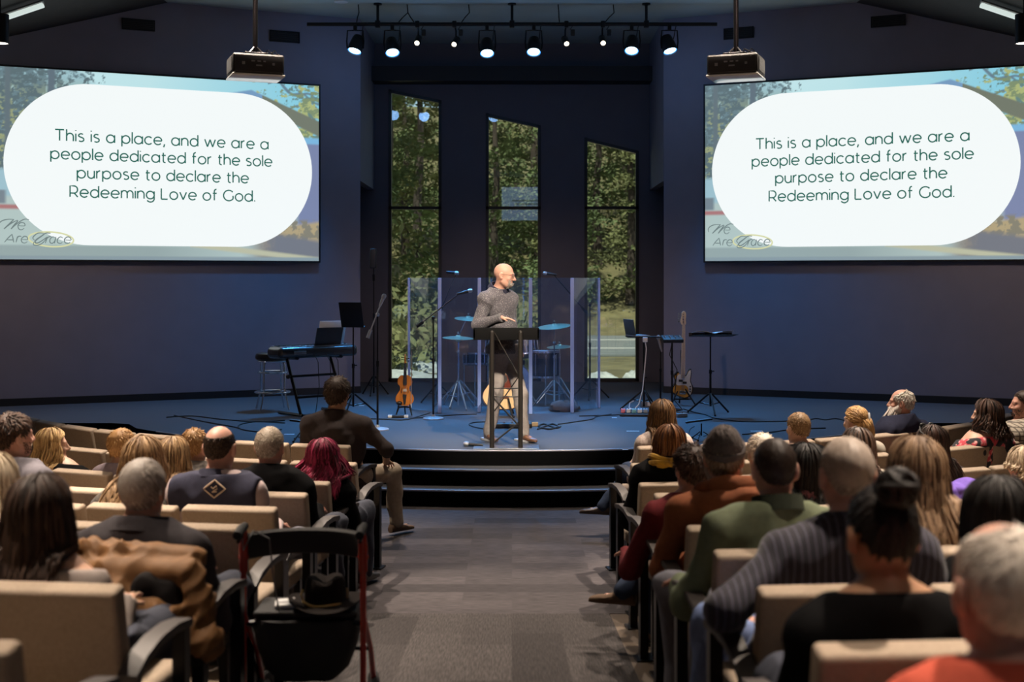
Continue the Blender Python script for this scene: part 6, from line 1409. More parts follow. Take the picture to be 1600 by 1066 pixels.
def person(label, row, side, k, hx, hy, hair, skin_='fair', top=None, yaw=0.0, hyaw=0.0, pitch=0.0, roll=0.0, w=1.0, hs=1.0, sw=0.185, pants=None, fwd=0.30,
           arms='lap', clothes='sweater', beard=None, fine=0.006, coarse=0.0115, dp=1.0, shoes=None, legs='sit', lean=0.0, nk=1.0, extra=None, group=None, child=False, thick=0.014, hipx=None):
    """someone seated: hx, hy = pixel of the skull's top centre; the seat gives the depth"""
    X, Y, a = seat_xy(row, side, k); rz = a+yaw
    t_ = thing('person', label, 'person', (X, Y, floor_z(Y)), rz, group or ('people seated left of the aisle' if side == 'L' else 'people seated right of the aisle'))
    M = Tm((X, Y, floor_z(Y)), rz=rz); dh = Y+fwd
    topw = at(hx, hy, dh); H = M.inverted() @ topw; H.z -= 0.118*hs
    slope = RAMPK if Y < RAMP0 else 0.0
    ls = 1.0 if not child else 0.72
    sk = dict(w=w, dp=dp, nk=nk*(0.85 if child else 1), hs=hs)
    Rh = Euler((pitch, roll, hyaw-yaw*0.0)).to_matrix() if True else None
    Rh = (Matrix.Rotation(hyaw, 3, 'Z') @ Matrix.Rotation(pitch, 3, 'X') @ Matrix.Rotation(roll, 3, 'Y'))
    Hm = Matrix.Translation(H) @ (Rh*hs).to_4x4()
    sk['skull'] = H+Rh @ Vector((0, -0.018, -0.05))*hs
    N = sk['neck'] = H+Vector((0, -0.05, -0.165*hs)); px_ = H.x*0.3 if hipx is None else hipx
    P = sk['pelvis'] = Vector((px_, 0.35, 0.56)); sk['waist'] = P.lerp(N, 0.38)+Vector((0, -0.03, 0)); sk['chest'] = P.lerp(N, 0.70)+Vector((0, -0.012, -0.02))
    dz = 0.078 if not child else 0.055
    for s_, sg in (('l', -1), ('r', 1)):
        sh = sk['sh'+s_] = N+Vector((sg*sw, 0.0, -dz)); sk['hp'+s_] = P+Vector((sg*0.085, 0.02, -0.02)); 
        sk['kn'+s_] = Vector((px_+sg*0.13, 0.33+0.44*ls, 0.535)); sk['an'+s_] = Vector((px_+sg*0.13, 0.33+0.44*ls, 0.10-slope*0.7+(0.12 if child else 0)))
        sk['toe'+s_] = sk['an'+s_]+Vector((sg*0.03, 0.16*ls, -0.055))
        if arms == 'lap':
            sk['el'+s_] = sh+Vector((sg*0.07, 0.06, -0.275*(ls if child else 1))); sk['wr'+s_] = Vector((px_+sg*0.08, 0.53, 0.665))
        elif arms == 'cross':
            sk['el'+s_] = sh+Vector((sg*0.06, 0.11, -0.26)); sk['wr'+s_] = Vector((px_-sg*0.06, 0.49, sh.z-0.27))
        elif arms == 'rest':
            sk['el'+s_] = sh+Vector((sg*0.13, 0.04, -0.28)); sk['wr'+s_] = sk['el'+s_]+Vector((-sg*0.03, 0.25, 0.03))
    if extra and 'pose' in extra:
        for kk, v in extra['pose'].items(): sk[kk] = Vector(v)
    sk['head'] = H
    body_mesh(t_, sk, Hm, skin_, top, pants, clothes, shoes, hair, beard, fine, coarse, thick, hash(label) % 1000 if False else int(abs(hx)*7+hy) % 9973, extra or {})
    return t_, sk, Hm

def body_mesh(t_, sk, Hm, skin_, top, pants, clothes, shoes, hair, beard, fine, coarse, thick, seed, extra):
    H = sk['head']; hs = sk['hs']; pts = [v for v in sk.values() if isinstance(v, Vector)]
    lo = Vector([min(p[i] for p in pts) for i in range(3)]); hi = Vector([max(p[i] for p in pts) for i in range(3)])
    m = 0.16; X = axis(lo.x-m-0.04, hi.x+m+0.04, coarse, H.x-0.1*hs, H.x+0.1*hs, fine); Y = axis(lo.y-m, hi.y+m, coarse, H.y-0.11*hs, H.y+0.14*hs, fine); Z = axis(lo.z-0.06, H.z+0.15*hs, coarse, H.z-0.13*hs, 9, fine)
    f = Field(X, Y, Z); torso_prims(f, sk); arm_prims(f, sk); leg_prims(f, sk); neck_prims(f, sk); head_prims(f, Hm, hs=hs)
    for s_, sg in (('l', -1), ('r', 1)):
        hd = extra.get('hand'+s_)
        d = Vector(hd[0]) if hd else (sk['wr'+s_]-sk['el'+s_])*0.6+Vector((0, 0.1, -0.06)); n = Vector(hd[1]) if hd else Vector((0, 0.05, -1))
        hand(f, sk['wr'+s_], d, n, (-sg if not hd or len(hd) < 3 else hd[2]), s=0.95 if hs > 0.93 else 0.75, curl=0.3)
    V, F = f.mesh(); link('body', np_mesh('body', V, F, SK[skin_]), t_)
    eyes(Hm, t_, hs)
    # clothes -----------------------------------------------------------
    X2, Y2, Z2 = (axis(X[0]-0.03, X[-1]+0.03, coarse), axis(Y[0]-0.03, Y[-1]+0.03, coarse), axis(Z[0]-0.02, H.z-0.02, coarse))
    P, N = sk['pelvis'], sk['neck']
    g = Field(X2, Y2, axis(P.z-0.2 if not extra.get('hem') else P.z-extra['hem']-0.05, H.z-0.03, coarse)); torso_prims(g, sk)
    if clothes != 'vest': arm_prims(g, sk)
    if extra.get('hem'): 
        for s_ in 'lr': g.rcone(sk['hp'+s_]+Vector((0, 0, 0.02)), sk['hp'+s_].lerp(sk['kn'+s_], 0.42), 0.1, 0.092, 0.06, pad=0.1)
    g.rcone(N-Vector((0, 0, 0.03)), N.lerp(sk['skull'], 0.35), 0.066*sk['nk'], 0.062*sk['nk'], 0.03)
    if clothes in ('hoodie',): g.ell(N+Vector((0, -0.085, -0.01)), (0.135, 0.085, 0.06), None, 0.03); g.ell(N+Vector((0, -0.10, -0.09)), (0.12, 0.06, 0.09), None, 0.03); g.ell(N+Vector((0, 0.0, 0.02)), (0.115, 0.11, 0.04), None, 0.02)
    if clothes in ('jacket', 'coat'): thick = max(thick, 0.022)
    g.wrinkle(0.0062 if clothes != 'coat' else 0.009, 19.0, seed % 7)
    zc = N.z+{'sweater': 0.035, 'tee': 0.02, 'shirt': 0.045, 'jacket': 0.05, 'coat': 0.05, 'hoodie': 0.05, 'vest': 0.03, 'low': -0.015}[clothes]
    zc = N.z+extra['zc'] if 'zc' in extra else zc
    hem = extra.get('hem', 0.11); wr = [(np.array(sk['el'+s_].lerp(sk['wr'+s_], extra.get('sleeve', 1.0))), np.array((sk['wr'+s_]-sk['el'+s_]).normalized())) for s_ in 'lr']; wl = 0.12+0.25*(1-extra.get('sleeve', 1.0))
    def clipf(x, y, z):
        d = np.maximum(z-zc-0.55*(y-N.y)*(-1)*0.35, (P.z-hem)-z)
        return d
    g.clip(clipf)
    for (wp, wd) in wr:
        sl = g._sl(wp-wl-0.02, wp+wl+0.02)
        if sl is not None and clothes != 'vest':
            x, y, z = g._grid(sl); d = (x-wp[0])*wd[0]+(y-wp[1])*wd[1]+(z-wp[2])*wd[2]+0.0; rr = np.sqrt((x-wp[0])**2+(y-wp[1])**2+(z-wp[2])**2)
            g.F[sl] = np.where((rr < wl), np.maximum(g.F[sl], d), g.F[sl]).astype(np.float32)
    sk['tk'] = thick; V, F = g.mesh(thick); nm = {'sweater': 'sweater', 'tee': 'top', 'low': 'top', 'shirt': 'shirt', 'jacket': 'jacket', 'coat': 'coat', 'hoodie': 'hoodie', 'vest': 'vest'}[clothes]
    sk['top_obj'] = link(nm, np_mesh(nm, V, F, top), t_)
    q = Field(X2, Y2, axis(sk['anl'].z-0.12, P.z+0.2, coarse)); q.ell(P, (0.178*sk['w'], 0.135*sk['dp'], 0.125), None, 0.05, pad=0.1); q.ell(P+Vector((0, 0, 0.06)), (0.16*sk['w'], 0.122*sk['dp'], 0.1), None, 0.05, pad=0.1); leg_prims(q, sk, False)
    q.wrinkle(0.006, 22.0, seed % 5, 0.004)
    za = [np.array(sk['an'+s_]) for s_ in 'lr']; zk = P.z+0.05
    def clipq(x, y, z):
        d = z-zk+0*x
        return np.maximum(d, -1)
    q.clip(clipq)
    for s_ in 'lr':
        ap = np.array(sk['an'+s_]); ad = np.array((sk['an'+s_]-sk['kn'+s_]).normalized()); sl = q._sl(ap-0.13, ap+0.13)
        if sl is not None:
            x, y, z = q._grid(sl); d = (x-ap[0])*ad[0]+(y-ap[1])*ad[1]+(z-ap[2])*ad[2]-0.035; rr = np.sqrt((x-ap[0])**2+(y-ap[1])**2+(z-ap[2])**2); q.F[sl] = np.where(rr < 0.125, np.maximum(q.F[sl], d), q.F[sl]).astype(np.float32)
    V, F = q.mesh(0.012); link('trousers', np_mesh('trousers', V, F, pants or mat('dark_jeans', (0.03, 0.035, 0.055), rough=0.9)), t_)
    for s_ in 'lr':
        a, to = sk['an'+s_], sk['toe'+s_]; d = (to-a); b = MB(); dd = Vector((d.x, d.y, d.z+0.035)); yw = math.atan2(-d.x, d.y); pt = math.atan2(d.z+0.055, Vector((d.x, d.y, 0)).length)
        o = b
        prof = [(-0.09, 0.030, 0.052), (-0.075, 0.038, 0.075), (-0.04, 0.04, 0.08), (0.02, 0.042, 0.07), (0.08, 0.046, 0.05), (0.13, 0.042, 0.042), (0.165, 0.028, 0.032), (0.178, 0.012, 0.02)]
        Vv = []; n = 14
        for y_, hw, hh in prof:
            for j in range(n):
                w_ = 2*PI*j/n; cx, sz = math.cos(w_), math.sin(w_); Vv.append((hw*math.copysign(abs(cx)**0.8, cx), y_, 0.5*hh+0.5*hh*math.copysign(abs(sz)**0.75, sz)))
        Ff = [(i*n+j, i*n+(j+1) % n, (i+1)*n+(j+1) % n, (i+1)*n+j) for i in range(len(prof)-1) for j in range(n)]+[tuple(reversed(range(n))), tuple(range((len(prof)-1)*n, len(prof)*n))]
        b.add(Vv, Ff); bm_ = shoes or mat('dark_shoes', (0.02, 0.017, 0.015), rough=0.5)
        sh = b.build('shoe', bm_, t_); sh.rotation_euler = (max(-0.7, min(0.5, pt)), 0, yw); sh.location = a-sh.rotation_euler.to_matrix() @ Vector((0, -0.02, 0.075))
        if extra.get('sole'):
            s2 = MB(); s2.prism([(x, y) for x, y in ((-0.036, -0.085), (0.036, -0.085), (0.047, 0.08), (0.03, 0.165), (-0.03, 0.165), (-0.047, 0.08))], 0.018, M=Tm((0, 0, 0.002), rx=PI/2)); s2.build('sole', extra['sole'], sh)
    if hair is not None:
        if hair['kind'] == 'beanie': pass
        else: build_hair(hair, Hm, sk, t_, seed)
    if beard: build_beard(beard, Hm, t_, seed)
    sk['seed'] = seed
def collar(sk, t_, m, name='collar', r=0.072, h=0.05, thick=0.012, dz=0.0, flare=0.012):
    r = 0.066*sk['nk']+sk.get('tk', 0.014)+0.002
    N, S = sk['neck'], sk['skull']; b = MB(); V = []; F = []; n = 28; ax = (S-N).normalized(); c0 = N+Vector((0, 0.0, dz+0.006)); R = frame_from(ax)
    for ri, (rr, zz) in enumerate(((r+thick*0.2, 0.0), (r+thick+flare, 0.0), (r+thick, h), (r, h), (r-0.004, 0.0))):
        for j in range(n): w = 2*PI*j/n; V.append(c0+R @ Vector((rr*math.cos(w), rr*1.0*math.sin(w), zz-0.012*math.cos(w-PI/2)*0)))
    for i in range(4): F += [(i*n+j, i*n+(j+1) % n, (i+1)*n+(j+1) % n, (i+1)*n+j) for j in range(n)]
    b.add(V, F); return b.build(name, m, t_)
# ------------------------------------------------------------------ wardrobe
def cl(name, c, rough=0.88, **k): return mat('cloth_'+name, c, rough=rough, spec=0.2, bump=0.25, bscale=320, noise=k.pop('noise', 0.12), nscale=k.pop('nscale', 40), **k)
C_brown = cl('dark_brown_knit', (0.046, 0.037, 0.037)); C_black = cl('black', (0.005, 0.005, 0.0055)); C_black.node_tree.nodes['Principled BSDF'].inputs['Specular IOR Level'].default_value = 0.05; C_navy = cl('navy', (0.035, 0.036, 0.062)); C_suit = cl('charcoal_suit', (0.045, 0.04, 0.045))
C_pinksh = fabric_mat('pink_checked_shirt', (0.42, 0.29, 0.28), (0.55, 0.44, 0.43), 'plaid', 90); C_greytop = cl('grey_jersey', (0.30, 0.255, 0.235)); C_olive = cl('olive_knit', (0.17, 0.20, 0.125))
C_rust = cl('rust_fleece', (0.27, 0.09, 0.04)); C_maroon = cl('maroon_knit', (0.13, 0.014, 0.018)); C_khaki = cl('khaki_twill', (0.40, 0.33, 0.25)); C_denim = cl('blue_denim', (0.19, 0.26, 0.48)); C_ddenim = cl('dark_denim', (0.03, 0.045, 0.085)); C_greyp = cl('grey_trousers', (0.17, 0.17, 0.2))
C_stripe = fabric_mat('navy_striped_shirt', (0.010, 0.009, 0.020), (0.075, 0.068, 0.11), 'stripes', 13, thr=0.84); C_lilac = fabric_mat('lilac_striped_shirt', (0.30, 0.25, 0.35), (0.08, 0.06, 0.12), 'stripes', 16, thr=0.6)
C_red = cl('coral_red_shirt', (0.56, 0.10, 0.06)); C_lace = fabric_mat('pale_pink_lace', (0.46, 0.34, 0.29), (0.62, 0.53, 0.47), 'knit', 90); C_floral = fabric_mat('black_floral_blouse', (0.008, 0.008, 0.012), (0.62, 0.06, 0.09), 'floral', 26, thr=0.5, c3=(0.8, 0.45, 0.42, 1))
C_plaid = fabric_mat('grey_plaid_shirt', (0.42, 0.37, 0.30), (0.11, 0.09, 0.075), 'plaid', 9, thr=0.72); C_nvblaz = cl('navy_blazer', (0.016, 0.018, 0.038)); C_hood = fabric_mat('grey_camo_hoodie', (0.06, 0.05, 0.045), (0.22, 0.19, 0.16), 'knit', 14)
C_pale = cl('cream_knit', (0.5, 0.45, 0.38)); C_burg = fabric_mat('burgundy_print', (0.07, 0.02, 0.03), (0.22, 0.07, 0.08), 'knit', 60); C_purple = cl('purple_fleece', (0.11, 0.065, 0.30)); C_mustard = cl('mustard_scarf', (0.55, 0.30, 0.02)); C_beanie = cl('grey_wool_beanie', (0.14, 0.12, 0.115), noise=0.3, nscale=60)
S_brown = mat('brown_leather_shoe', (0.17, 0.085, 0.05), rough=0.4, coat=0.2); S_boot = mat('dark_boot_leather', (0.05, 0.032, 0.025), rough=0.4); S_tan = mat('tan_suede_boot', (0.12, 0.07, 0.04), rough=0.85)
DK = dict(c1=(0.010, 0.007, 0.006), c2=(0.075, 0.044, 0.028)); BK = dict(c1=(0.003, 0.0025, 0.0025), c2=(0.012, 0.009, 0.008)); BR = dict(c1=(0.045, 0.024, 0.012), c2=(0.19, 0.11, 0.055)); LB = dict(c1=(0.12, 0.066, 0.03), c2=(0.42, 0.27, 0.14)); BL = dict(c1=(0.26, 0.15, 0.06), c2=(0.68, 0.47, 0.22))
AU = dict(c1=(0.07, 0.024, 0.010), c2=(0.30, 0.125, 0.04)); GR = dict(c1=(0.20, 0.17, 0.145), c2=(0.55, 0.50, 0.45)); WH = dict(c1=(0.52, 0.46, 0.40), c2=(0.78, 0.73, 0.66)); PK = dict(c1=(0.07, 0.010, 0.018), c2=(0.50, 0.045, 0.13)); SB = dict(c1=(0.30, 0.145, 0.05), c2=(0.62, 0.38, 0.16)); GB = dict(c1=(0.11, 0.085, 0.07), c2=(0.34, 0.28, 0.235)); PB = dict(c1=(0.42, 0.33, 0.22), c2=(0.82, 0.71, 0.54))
def hd(kind, col, **k): return dict(kind=kind, **col, **k)

# ---- left of the aisle
person('man with thick dark hair, dark brown sweater and khaki trousers in the front row', 1, 'L', 0, 528, 592, hd('short', DK, len=0.04, vol=0.03, n=1300, lift=0.3), 'tan', w=1.3, dp=1.25, sw=0.235, hs=1.06, top=C_brown, pants=C_khaki, hipx=0.08, nk=1.15, shoes=S_tan,
       extra={'pose': {'knr': (0.36, 0.76, 0.545), 'anr': (0.38, 0.78, 0.10), 'toer': (0.46, 0.93, 0.045), 'elr': (0.47, 0.30, 0.80), 'wrr': (0.37, 0.56, 0.665)}, 'sleeve': 0.3})
person('woman with magenta-pink wavy hair and black top', 3, 'L', 0, 505, 688, hd('bob', PK, len=0.20, wave=0.022, freq=30, widen=0.55, vol=0.02, n=520, w=0.012), 'fair', top=C_black, hipx=0.14, sw=0.165, w=0.92)
person('man with short grey hair and a black jacket, head turned straight ahead', 4, 'L', 0, 422, 669, hd('short', GB | dict(c1=(0.2, 0.16, 0.12), c2=(0.62, 0.53, 0.42)), len=0.018, vol=0.012, n=1800, lift=0.6, w=0.0038), 'pink', top=C_black, clothes='jacket', sw=0.2, w=1.08, hipx=0.06)
t_, sk, Hm = person('balding brown-haired man in a navy vest with a diamond emblem on its back', 5, 'L', 0, 344, 666, hd('short', DK, len=0.012, vol=0.009, n=1500, bald=60, bald_tilt=97), 'pink', top=C_pinksh, clothes='shirt', sw=0.195, w=1.08, hipx=0.0, pants=C_greyp)
g = Field(axis(-0.5, 0.5, 0.0115), axis(-0.2, 0.6, 0.0115), axis(sk['pelvis'].z-0.15, sk['head'].z, 0.0115)); torso_prims(g, sk); g.wrinkle(0.003, 18, 2)
for s_, sg in (('l', -1), ('r', 1)):
    shp = sk['sh'+s_]; g.clip(lambda x, y, z, c=shp, q=sg: q*(x-c.x)-0.015+0.25*np.maximum(0, c.z-0.06-z)*0)
g.clip(lambda x, y, z: np.maximum(z-sk['neck'].z-0.012, sk['pelvis'].z-0.1-z)); V, F = g.mesh(0.032); vest = link('vest', np_mesh('vest', V, F, C_navy), t_)
collar(sk, t_, C_navy, 'vest_collar', r=0.08, h=0.045, dz=0.0)
bv = BVHTree.FromPolygons([Vector(v) for v in V], [tuple(q) for q in F])
def onback(x, z):
    h_ = bv.ray_cast(Vector((x, -1.0, z)), Vector((0, 1, 0)))
    return Vector((x, h_[0].y-0.003, z)) if h_[0] is not None else Vector((x, sk['chest'].y-0.16, z))
M_thread = mat('cream_embroidery', (0.55, 0.43, 0.33), rough=0.9); ep = t_.matrix_basis.inverted() @ at(326, 768, t_.location.y+0.05); ex, ez = ep.x, ep.z
b = MB(); dd = [(0, 0.046), (0.058, 0), (0, -0.046), (-0.058, 0)]; pth = []
for i in range(4):
    p, q = dd[i], dd[(i+1) % 4]
    for j in range(6): pth.append(onback(ex+p[0]+(q[0]-p[0])*j/6, ez+p[1]+(q[1]-p[1])*j/6))
b.tube(pth, 0.0042, n=6, closed=True); b.tube([onback(ex+x, ez+z) for x, z in ((-0.016, 0.012), (-0.006, 0.002), (0.012, 0.016), (0.016, 0.0), (0.002, -0.006), (-0.012, -0.016), (0.014, -0.014))], 0.0038, n=6); b.build('diamond_emblem', M_thread, vest)
t_, sk, Hm = person('man with white-grey combed hair, hearing aid and charcoal suit jacket', 7, 'L', 0, 224, 720, hd('short', GR | dict(c2=(0.66, 0.60, 0.54)), len=0.045, vol=0.016, n=2200, lift=0.04, mess=0.2, w=0.0038, comb=(0.05, 0, 0)), 'pink', top=C_suit, clothes='jacket', sw=0.215, w=1.12, hipx=0.02, fine=0.0055)
collar(sk, t_, C_suit, 'jacket_collar', r=0.074, h=0.03, thick=0.02); b = MB(); b.tube([(0.083, -0.03, 0.03), (0.088, -0.036, 0.012), (0.086, -0.034, -0.012)], [0.004, 0.007, 0.006]); o = b.build('hearing_aid', mat('hearing_aid_silver', (0.6, 0.58, 0.55), rough=0.3), t_); o.matrix_local = Hm
person('woman with long straight dark brown hair in a grey top, big at the left front', 8, 'L', 0, 63, 747, hd('long', DK | dict(c1=(0.016, 0.009, 0.006), c2=(0.06, 0.032, 0.02)), len=0.17, n=640, wave=0.003, widen=0.12, vol=0.016, w=0.013, open=80), 'fair', top=C_greytop, clothes='low', sw=0.175, w=0.95, fine=0.0055)
person('person with long platinum blond hair at the left edge of the picture', 7, 'L', 1, -14, 712, hd('long', PB, len=0.25, n=520, wave=0.006, widen=0.2, vol=0.018), 'fair', top=C_pale, sw=0.17)
person('man with dark brown hair and short beard at the far left, looking right', 5, 'L', 2, 22, 649, hd('short', DK | dict(c2=(0.10, 0.05, 0.03)), len=0.035, vol=0.02, n=1100, lift=0.45), 'pink', hyaw=-0.45, top=cl('slate_shirt', (0.14, 0.13, 0.15)), clothes='shirt', beard=dict(len=0.006, n=700, w=0.003, **DK))
person('woman with wavy blond hair and black top, face turned to the right', 3, 'L', 3, 82, 671, hd('long', BL, len=0.19, n=420, wave=0.016, freq=24, widen=0.16, vol=0.016, w=0.013), 'fair', hyaw=-0.75, top=C_black, sw=0.17)
person('small boy with straight sandy blond hair, left block', 3, 'L', 2, 191, 672, hd('short', SB, len=0.04, vol=0.018, n=900, lift=0.05), 'fair', hs=0.98, top=cl('mauve_sweater', (0.2, 0.16, 0.18)), sw=0.13, w=0.72, child=True)
person('woman with long light brown hair curling over her chair back', 5, 'L', 1, 224, 685, hd('long', LB, len=0.34, n=560, wave=0.02, freq=30, widen=0.16, vol=0.018, w=0.0125), 'fair', hyaw=0.12, top=fabric_mat('sequin_top', (0.012, 0.01, 0.01), (0.35, 0.28, 0.2), 'dots', 160, thr=0.25), sw=0.17)
person('girl with straight dark blond hair beside the boy in the grey hoodie', 4, 'L', 1, 271, 684, hd('long', LB | dict(c2=(0.5, 0.33, 0.17)), len=0.25, n=420, wave=0.007, widen=0.05, vol=0.014), 'fair', top=C_greytop, sw=0.15, w=0.85, hs=0.95)
person('boy with tousled blond hair and a grey patterned hoodie', 3, 'L', 1, 305, 672, hd('short', SB, len=0.035, vol=0.016, n=900, lift=0.4), 'fair', hs=0.95, top=C_hood, clothes='hoodie', sw=0.14, w=0.78, child=True)

# ---- right of the aisle
CROSS = {'pose': {'knr': (-0.02, 0.76, 0.60), 'anr': (-0.34, 0.74, 0.26), 'toer': (-0.48, 0.79, 0.21)}}
t_, sk, Hm = person('woman with long half-up brown hair in a pale lace top, front row, right', 1, 'R', 0, 1034, 626, hd('long', BR | dict(c2=(0.26, 0.14, 0.06)), len=0.27, n=480, wave=0.012, freq=22, widen=0.07, vol=0.016), 'fair', top=C_lace, sw=0.17, w=0.95, pants=C_ddenim, shoes=S_boot, hipx=0.02, extra=CROSS)
t_, sk, Hm = person('woman with auburn hair, mustard scarf and black coat', 3, 'R', 0, 1046, 666, hd('long', AU, len=0.10, n=460, wave=0.004, widen=0.05, vol=0.017, w=0.012), 'fair', top=C_black, clothes='coat', sw=0.19, w=1.05, dp=1.1, shoes=S_boot, thick=0.034)
b = MB(); N = sk['neck']
for k in range(5):
    rr = 0.105+0.014*(k % 3); b.tube([(N.x+rr*1.15*math.cos(w), N.y+0.01+rr*math.sin(w), N.z+0.012+0.017*k+0.010*math.sin(3*w+k)) for w in np.linspace(0, 2*PI, 30)[:-1]], 0.022, n=8, closed=True)
b.build('scarf', fabric_mat('mustard_scarf_knit', (0.60, 0.33, 0.02), (0.10, 0.05, 0.02), 'knit', 16, thr=0.6), t_)
person('person with short dark wavy hair and maroon sweater beside the man in the rust hoodie', 5, 'R', 0, 1080, 698, hd('short', DK | dict(c2=(0.09, 0.05, 0.035)), len=0.04, vol=0.022, n=1100, lift=0.35, mess=1.0), 'pink', top=C_maroon, sw=0.2, hyaw=0.15, w=1.05, shoes=S_tan, pants=C_ddenim, arms='rest', extra=CROSS)
t_, sk, Hm = person('man in a grey knitted beanie and rust-brown hoodie with grey beard', 6, 'R', 0, 1131, 676, hd('short', GR | dict(c1=(0.2, 0.13, 0.08), c2=(0.5, 0.4, 0.3)), len=0.04, vol=0.012, n=700, lift=0.3, bald=62, bald_tilt=95), 'pink', top=C_rust, clothes='hoodie', sw=0.215, w=1.15, hyaw=-0.22, pants=C_greyp, beard=dict(len=0.09, n=420, fwd=0.3, mess=0.15, mass=True, **GR), fine=0.0055)
N = sk['neck']; hf = Field(axis(N.x-0.26, N.x+0.26, 0.009), axis(N.y-0.28, N.y+0.22, 0.009), axis(N.z-0.22, N.z+0.14, 0.009))
cp = [(N.x+0.115*math.sin(w), N.y+0.005-0.10*math.cos(w), N.z+0.03+0.03*math.cos(w)) for w in np.linspace(-2.5, 2.5, 15)]
for q0, q1 in zip(cp[:-1], cp[1:]): hf.rcone(q0, q1, 0.036, 0.036, 0.02)
hf.ell(Vector((N.x, N.y-0.125, N.z-0.035)), (0.115, 0.045, 0.075), None, 0.04); hf.wrinkle(0.005, 26, 1.0); V, F = hf.mesh(); link('hood', np_mesh('hood', V, F, C_rust), t_)
rs = np.random.RandomState(3); lo_b = lambda a: np.interp(np.abs(a), np.radians([0, 60, 90, 130, 180]), np.radians([22, 16, 4, -16, -22]))
V1, F1, A1 = cap_mesh(0.020, lo_b, None, na=72, ne=26, rs=rs, bump=0.0035); V1[:, 1] -= np.clip(V1[:, 2]-0.05, 0, 1)*0.35; V1[:, 2] += np.clip(V1[:, 2]-0.08, 0, 1)*0.35
V2, F2, A2 = cap_mesh(0.026, lo_b, lambda a: lo_b(a)+0.42, na=72, ne=10, rs=rs, bump=0.0025)
V = np.concatenate([V1, V2]); F = np.concatenate([F1, F2+len(V1)]); V = V @ np.array(Hm.to_3x3()).T+np.array(Hm.translation); link('beanie', np_mesh('beanie', V, F, C_beanie), t_)
t_, sk, Hm = person('man with cropped dark hair and an olive green sweater', 7, 'R', 0, 1210, 687, hd('short', DK | dict(c2=(0.065, 0.038, 0.026)), len=0.012, vol=0.009, n=2600, lift=0.3, w=0.0032), 'pink', top=C_olive, sw=0.225, w=1.16, dp=1.08, hyaw=-0.05, pants=C_greyp, arms='rest', fine=0.0055, extra={'pose': {'knl': (-0.26, 0.74, 0.55), 'anl': (-0.22, 0.76, 0.06), 'toel': (-0.28, 0.9, 0.0)}})
collar(sk, t_, cl('dark_olive_collar', (0.035, 0.042, 0.028)), 'sweater_collar', r=0.072, h=0.062, thick=0.016)
t_, sk, Hm = person('older man with grey-brown hair in a dark striped shirt, arm out to the left', 8, 'R', 0, 1322, 686, hd('short', GB | dict(c1=(0.22, 0.175, 0.145), c2=(0.52, 0.43, 0.36)), len=0.022, vol=0.011, n=2600, lift=0.08, mess=0.3, w=0.0034), 'pink', top=C_stripe, clothes='shirt', sw=0.215, w=1.15, pants=C_denim, arms='rest', fine=0.0055, extra={'pose': {'ell': (-0.34, 0.12, 0.76), 'wrl': (-0.24, 0.40, 0.66), 'knl': (-0.22, 0.76, 0.56), 'anl': (-0.24, 0.8, 0.05), 'toel': (-0.3, 0.95, 0.0)}})
collar(sk, t_, C_stripe, 'shirt_collar', r=0.072, h=0.035)
t_, sk, Hm = person('woman with black hair in a bun, earring and black top', 9, 'R', 0, 1377, 764, hd('bun', BK, vol=0.014, gather=(0.0, -0.085, 0.11), bun_r=0.048), 'warm', top=C_black, clothes='tee', sw=0.185, w=1.0, fine=0.005, nk=0.92)
for sx in (-1, 1): b = MB(); b.ball((sx*0.085, -0.004, -0.045), 0.005, n=8); o = b.build('earring', M_chrome, t_); o.matrix_local = Hm
person('balding white-haired man in a coral red shirt, nearest at the lower right', 10, 'R', 0, 1566, 818, hd('short', WH | dict(c1=(0.66, 0.58, 0.50), c2=(0.88, 0.81, 0.72)), len=0.03, vol=0.009, n=3600, lift=0.06, mess=0.3, w=0.0034, bald=40, bald_tilt=74), 'pink', top=C_red, clothes='shirt', sw=0.215, w=1.12, hs=1.04, fine=0.005)
person('woman with long light brown hair and lilac striped shirt', 7, 'R', 1, 1432, 687, hd('long', BR | dict(c1=(0.09, 0.05, 0.028), c2=(0.34, 0.22, 0.13)), len=0.30, n=620, wave=0.006, widen=0.10, vol=0.018, w=0.012), 'fair', top=C_lilac, clothes='shirt', sw=0.18, fine=0.0055)
person('person with light blond hair half hidden behind the beanie', 4, 'R', 1, 1190, 680, hd('short', WH | dict(c2=(0.85, 0.74, 0.58)), len=0.035, vol=0.018, n=900, lift=0.2), 'fair', top=C_pale)
person('person with long black hair and burgundy print top behind the man in green', 5, 'R', 1, 1259, 696, hd('long', BK, len=0.18, n=420, wave=0.004, widen=0.04, vol=0.016), 'warm', top=C_burg, sw=0.175)
person('boy with short light brown hair and black top, right block', 2, 'R', 2, 1247, 646, hd('short', LB, len=0.02, vol=0.014, n=900, lift=0.4), 'fair', hs=0.98, top=C_black, sw=0.15, w=0.8, child=True)
t_, sk, Hm = person('girl with blond hair held up by a clip', 2, 'R', 3, 1337, 636, hd('pony', SB | dict(c1=(0.2, 0.1, 0.035)), gather=(0.01, -0.12, 0.02), len=0.2, vol=0.013), 'fair', top=C_pale, sw=0.15, w=0.85)
b = MB(); b.tube([(0.05, -0.10, 0.08), (0.035, -0.125, 0.045), (0.03, -0.13, 0.0)], 0.007, n=8, flat=0.5); o = b.build('hair_clip', M_white, t_); o.matrix_local = Hm
person('person with flat brown hair and cream top in front of the grey-haired man', 4, 'R', 2, 1340, 670, hd('bob', DK | dict(c2=(0.10, 0.055, 0.035)), len=0.12, n=380, vol=0.014), 'fair', top=C_pale, sw=0.165)
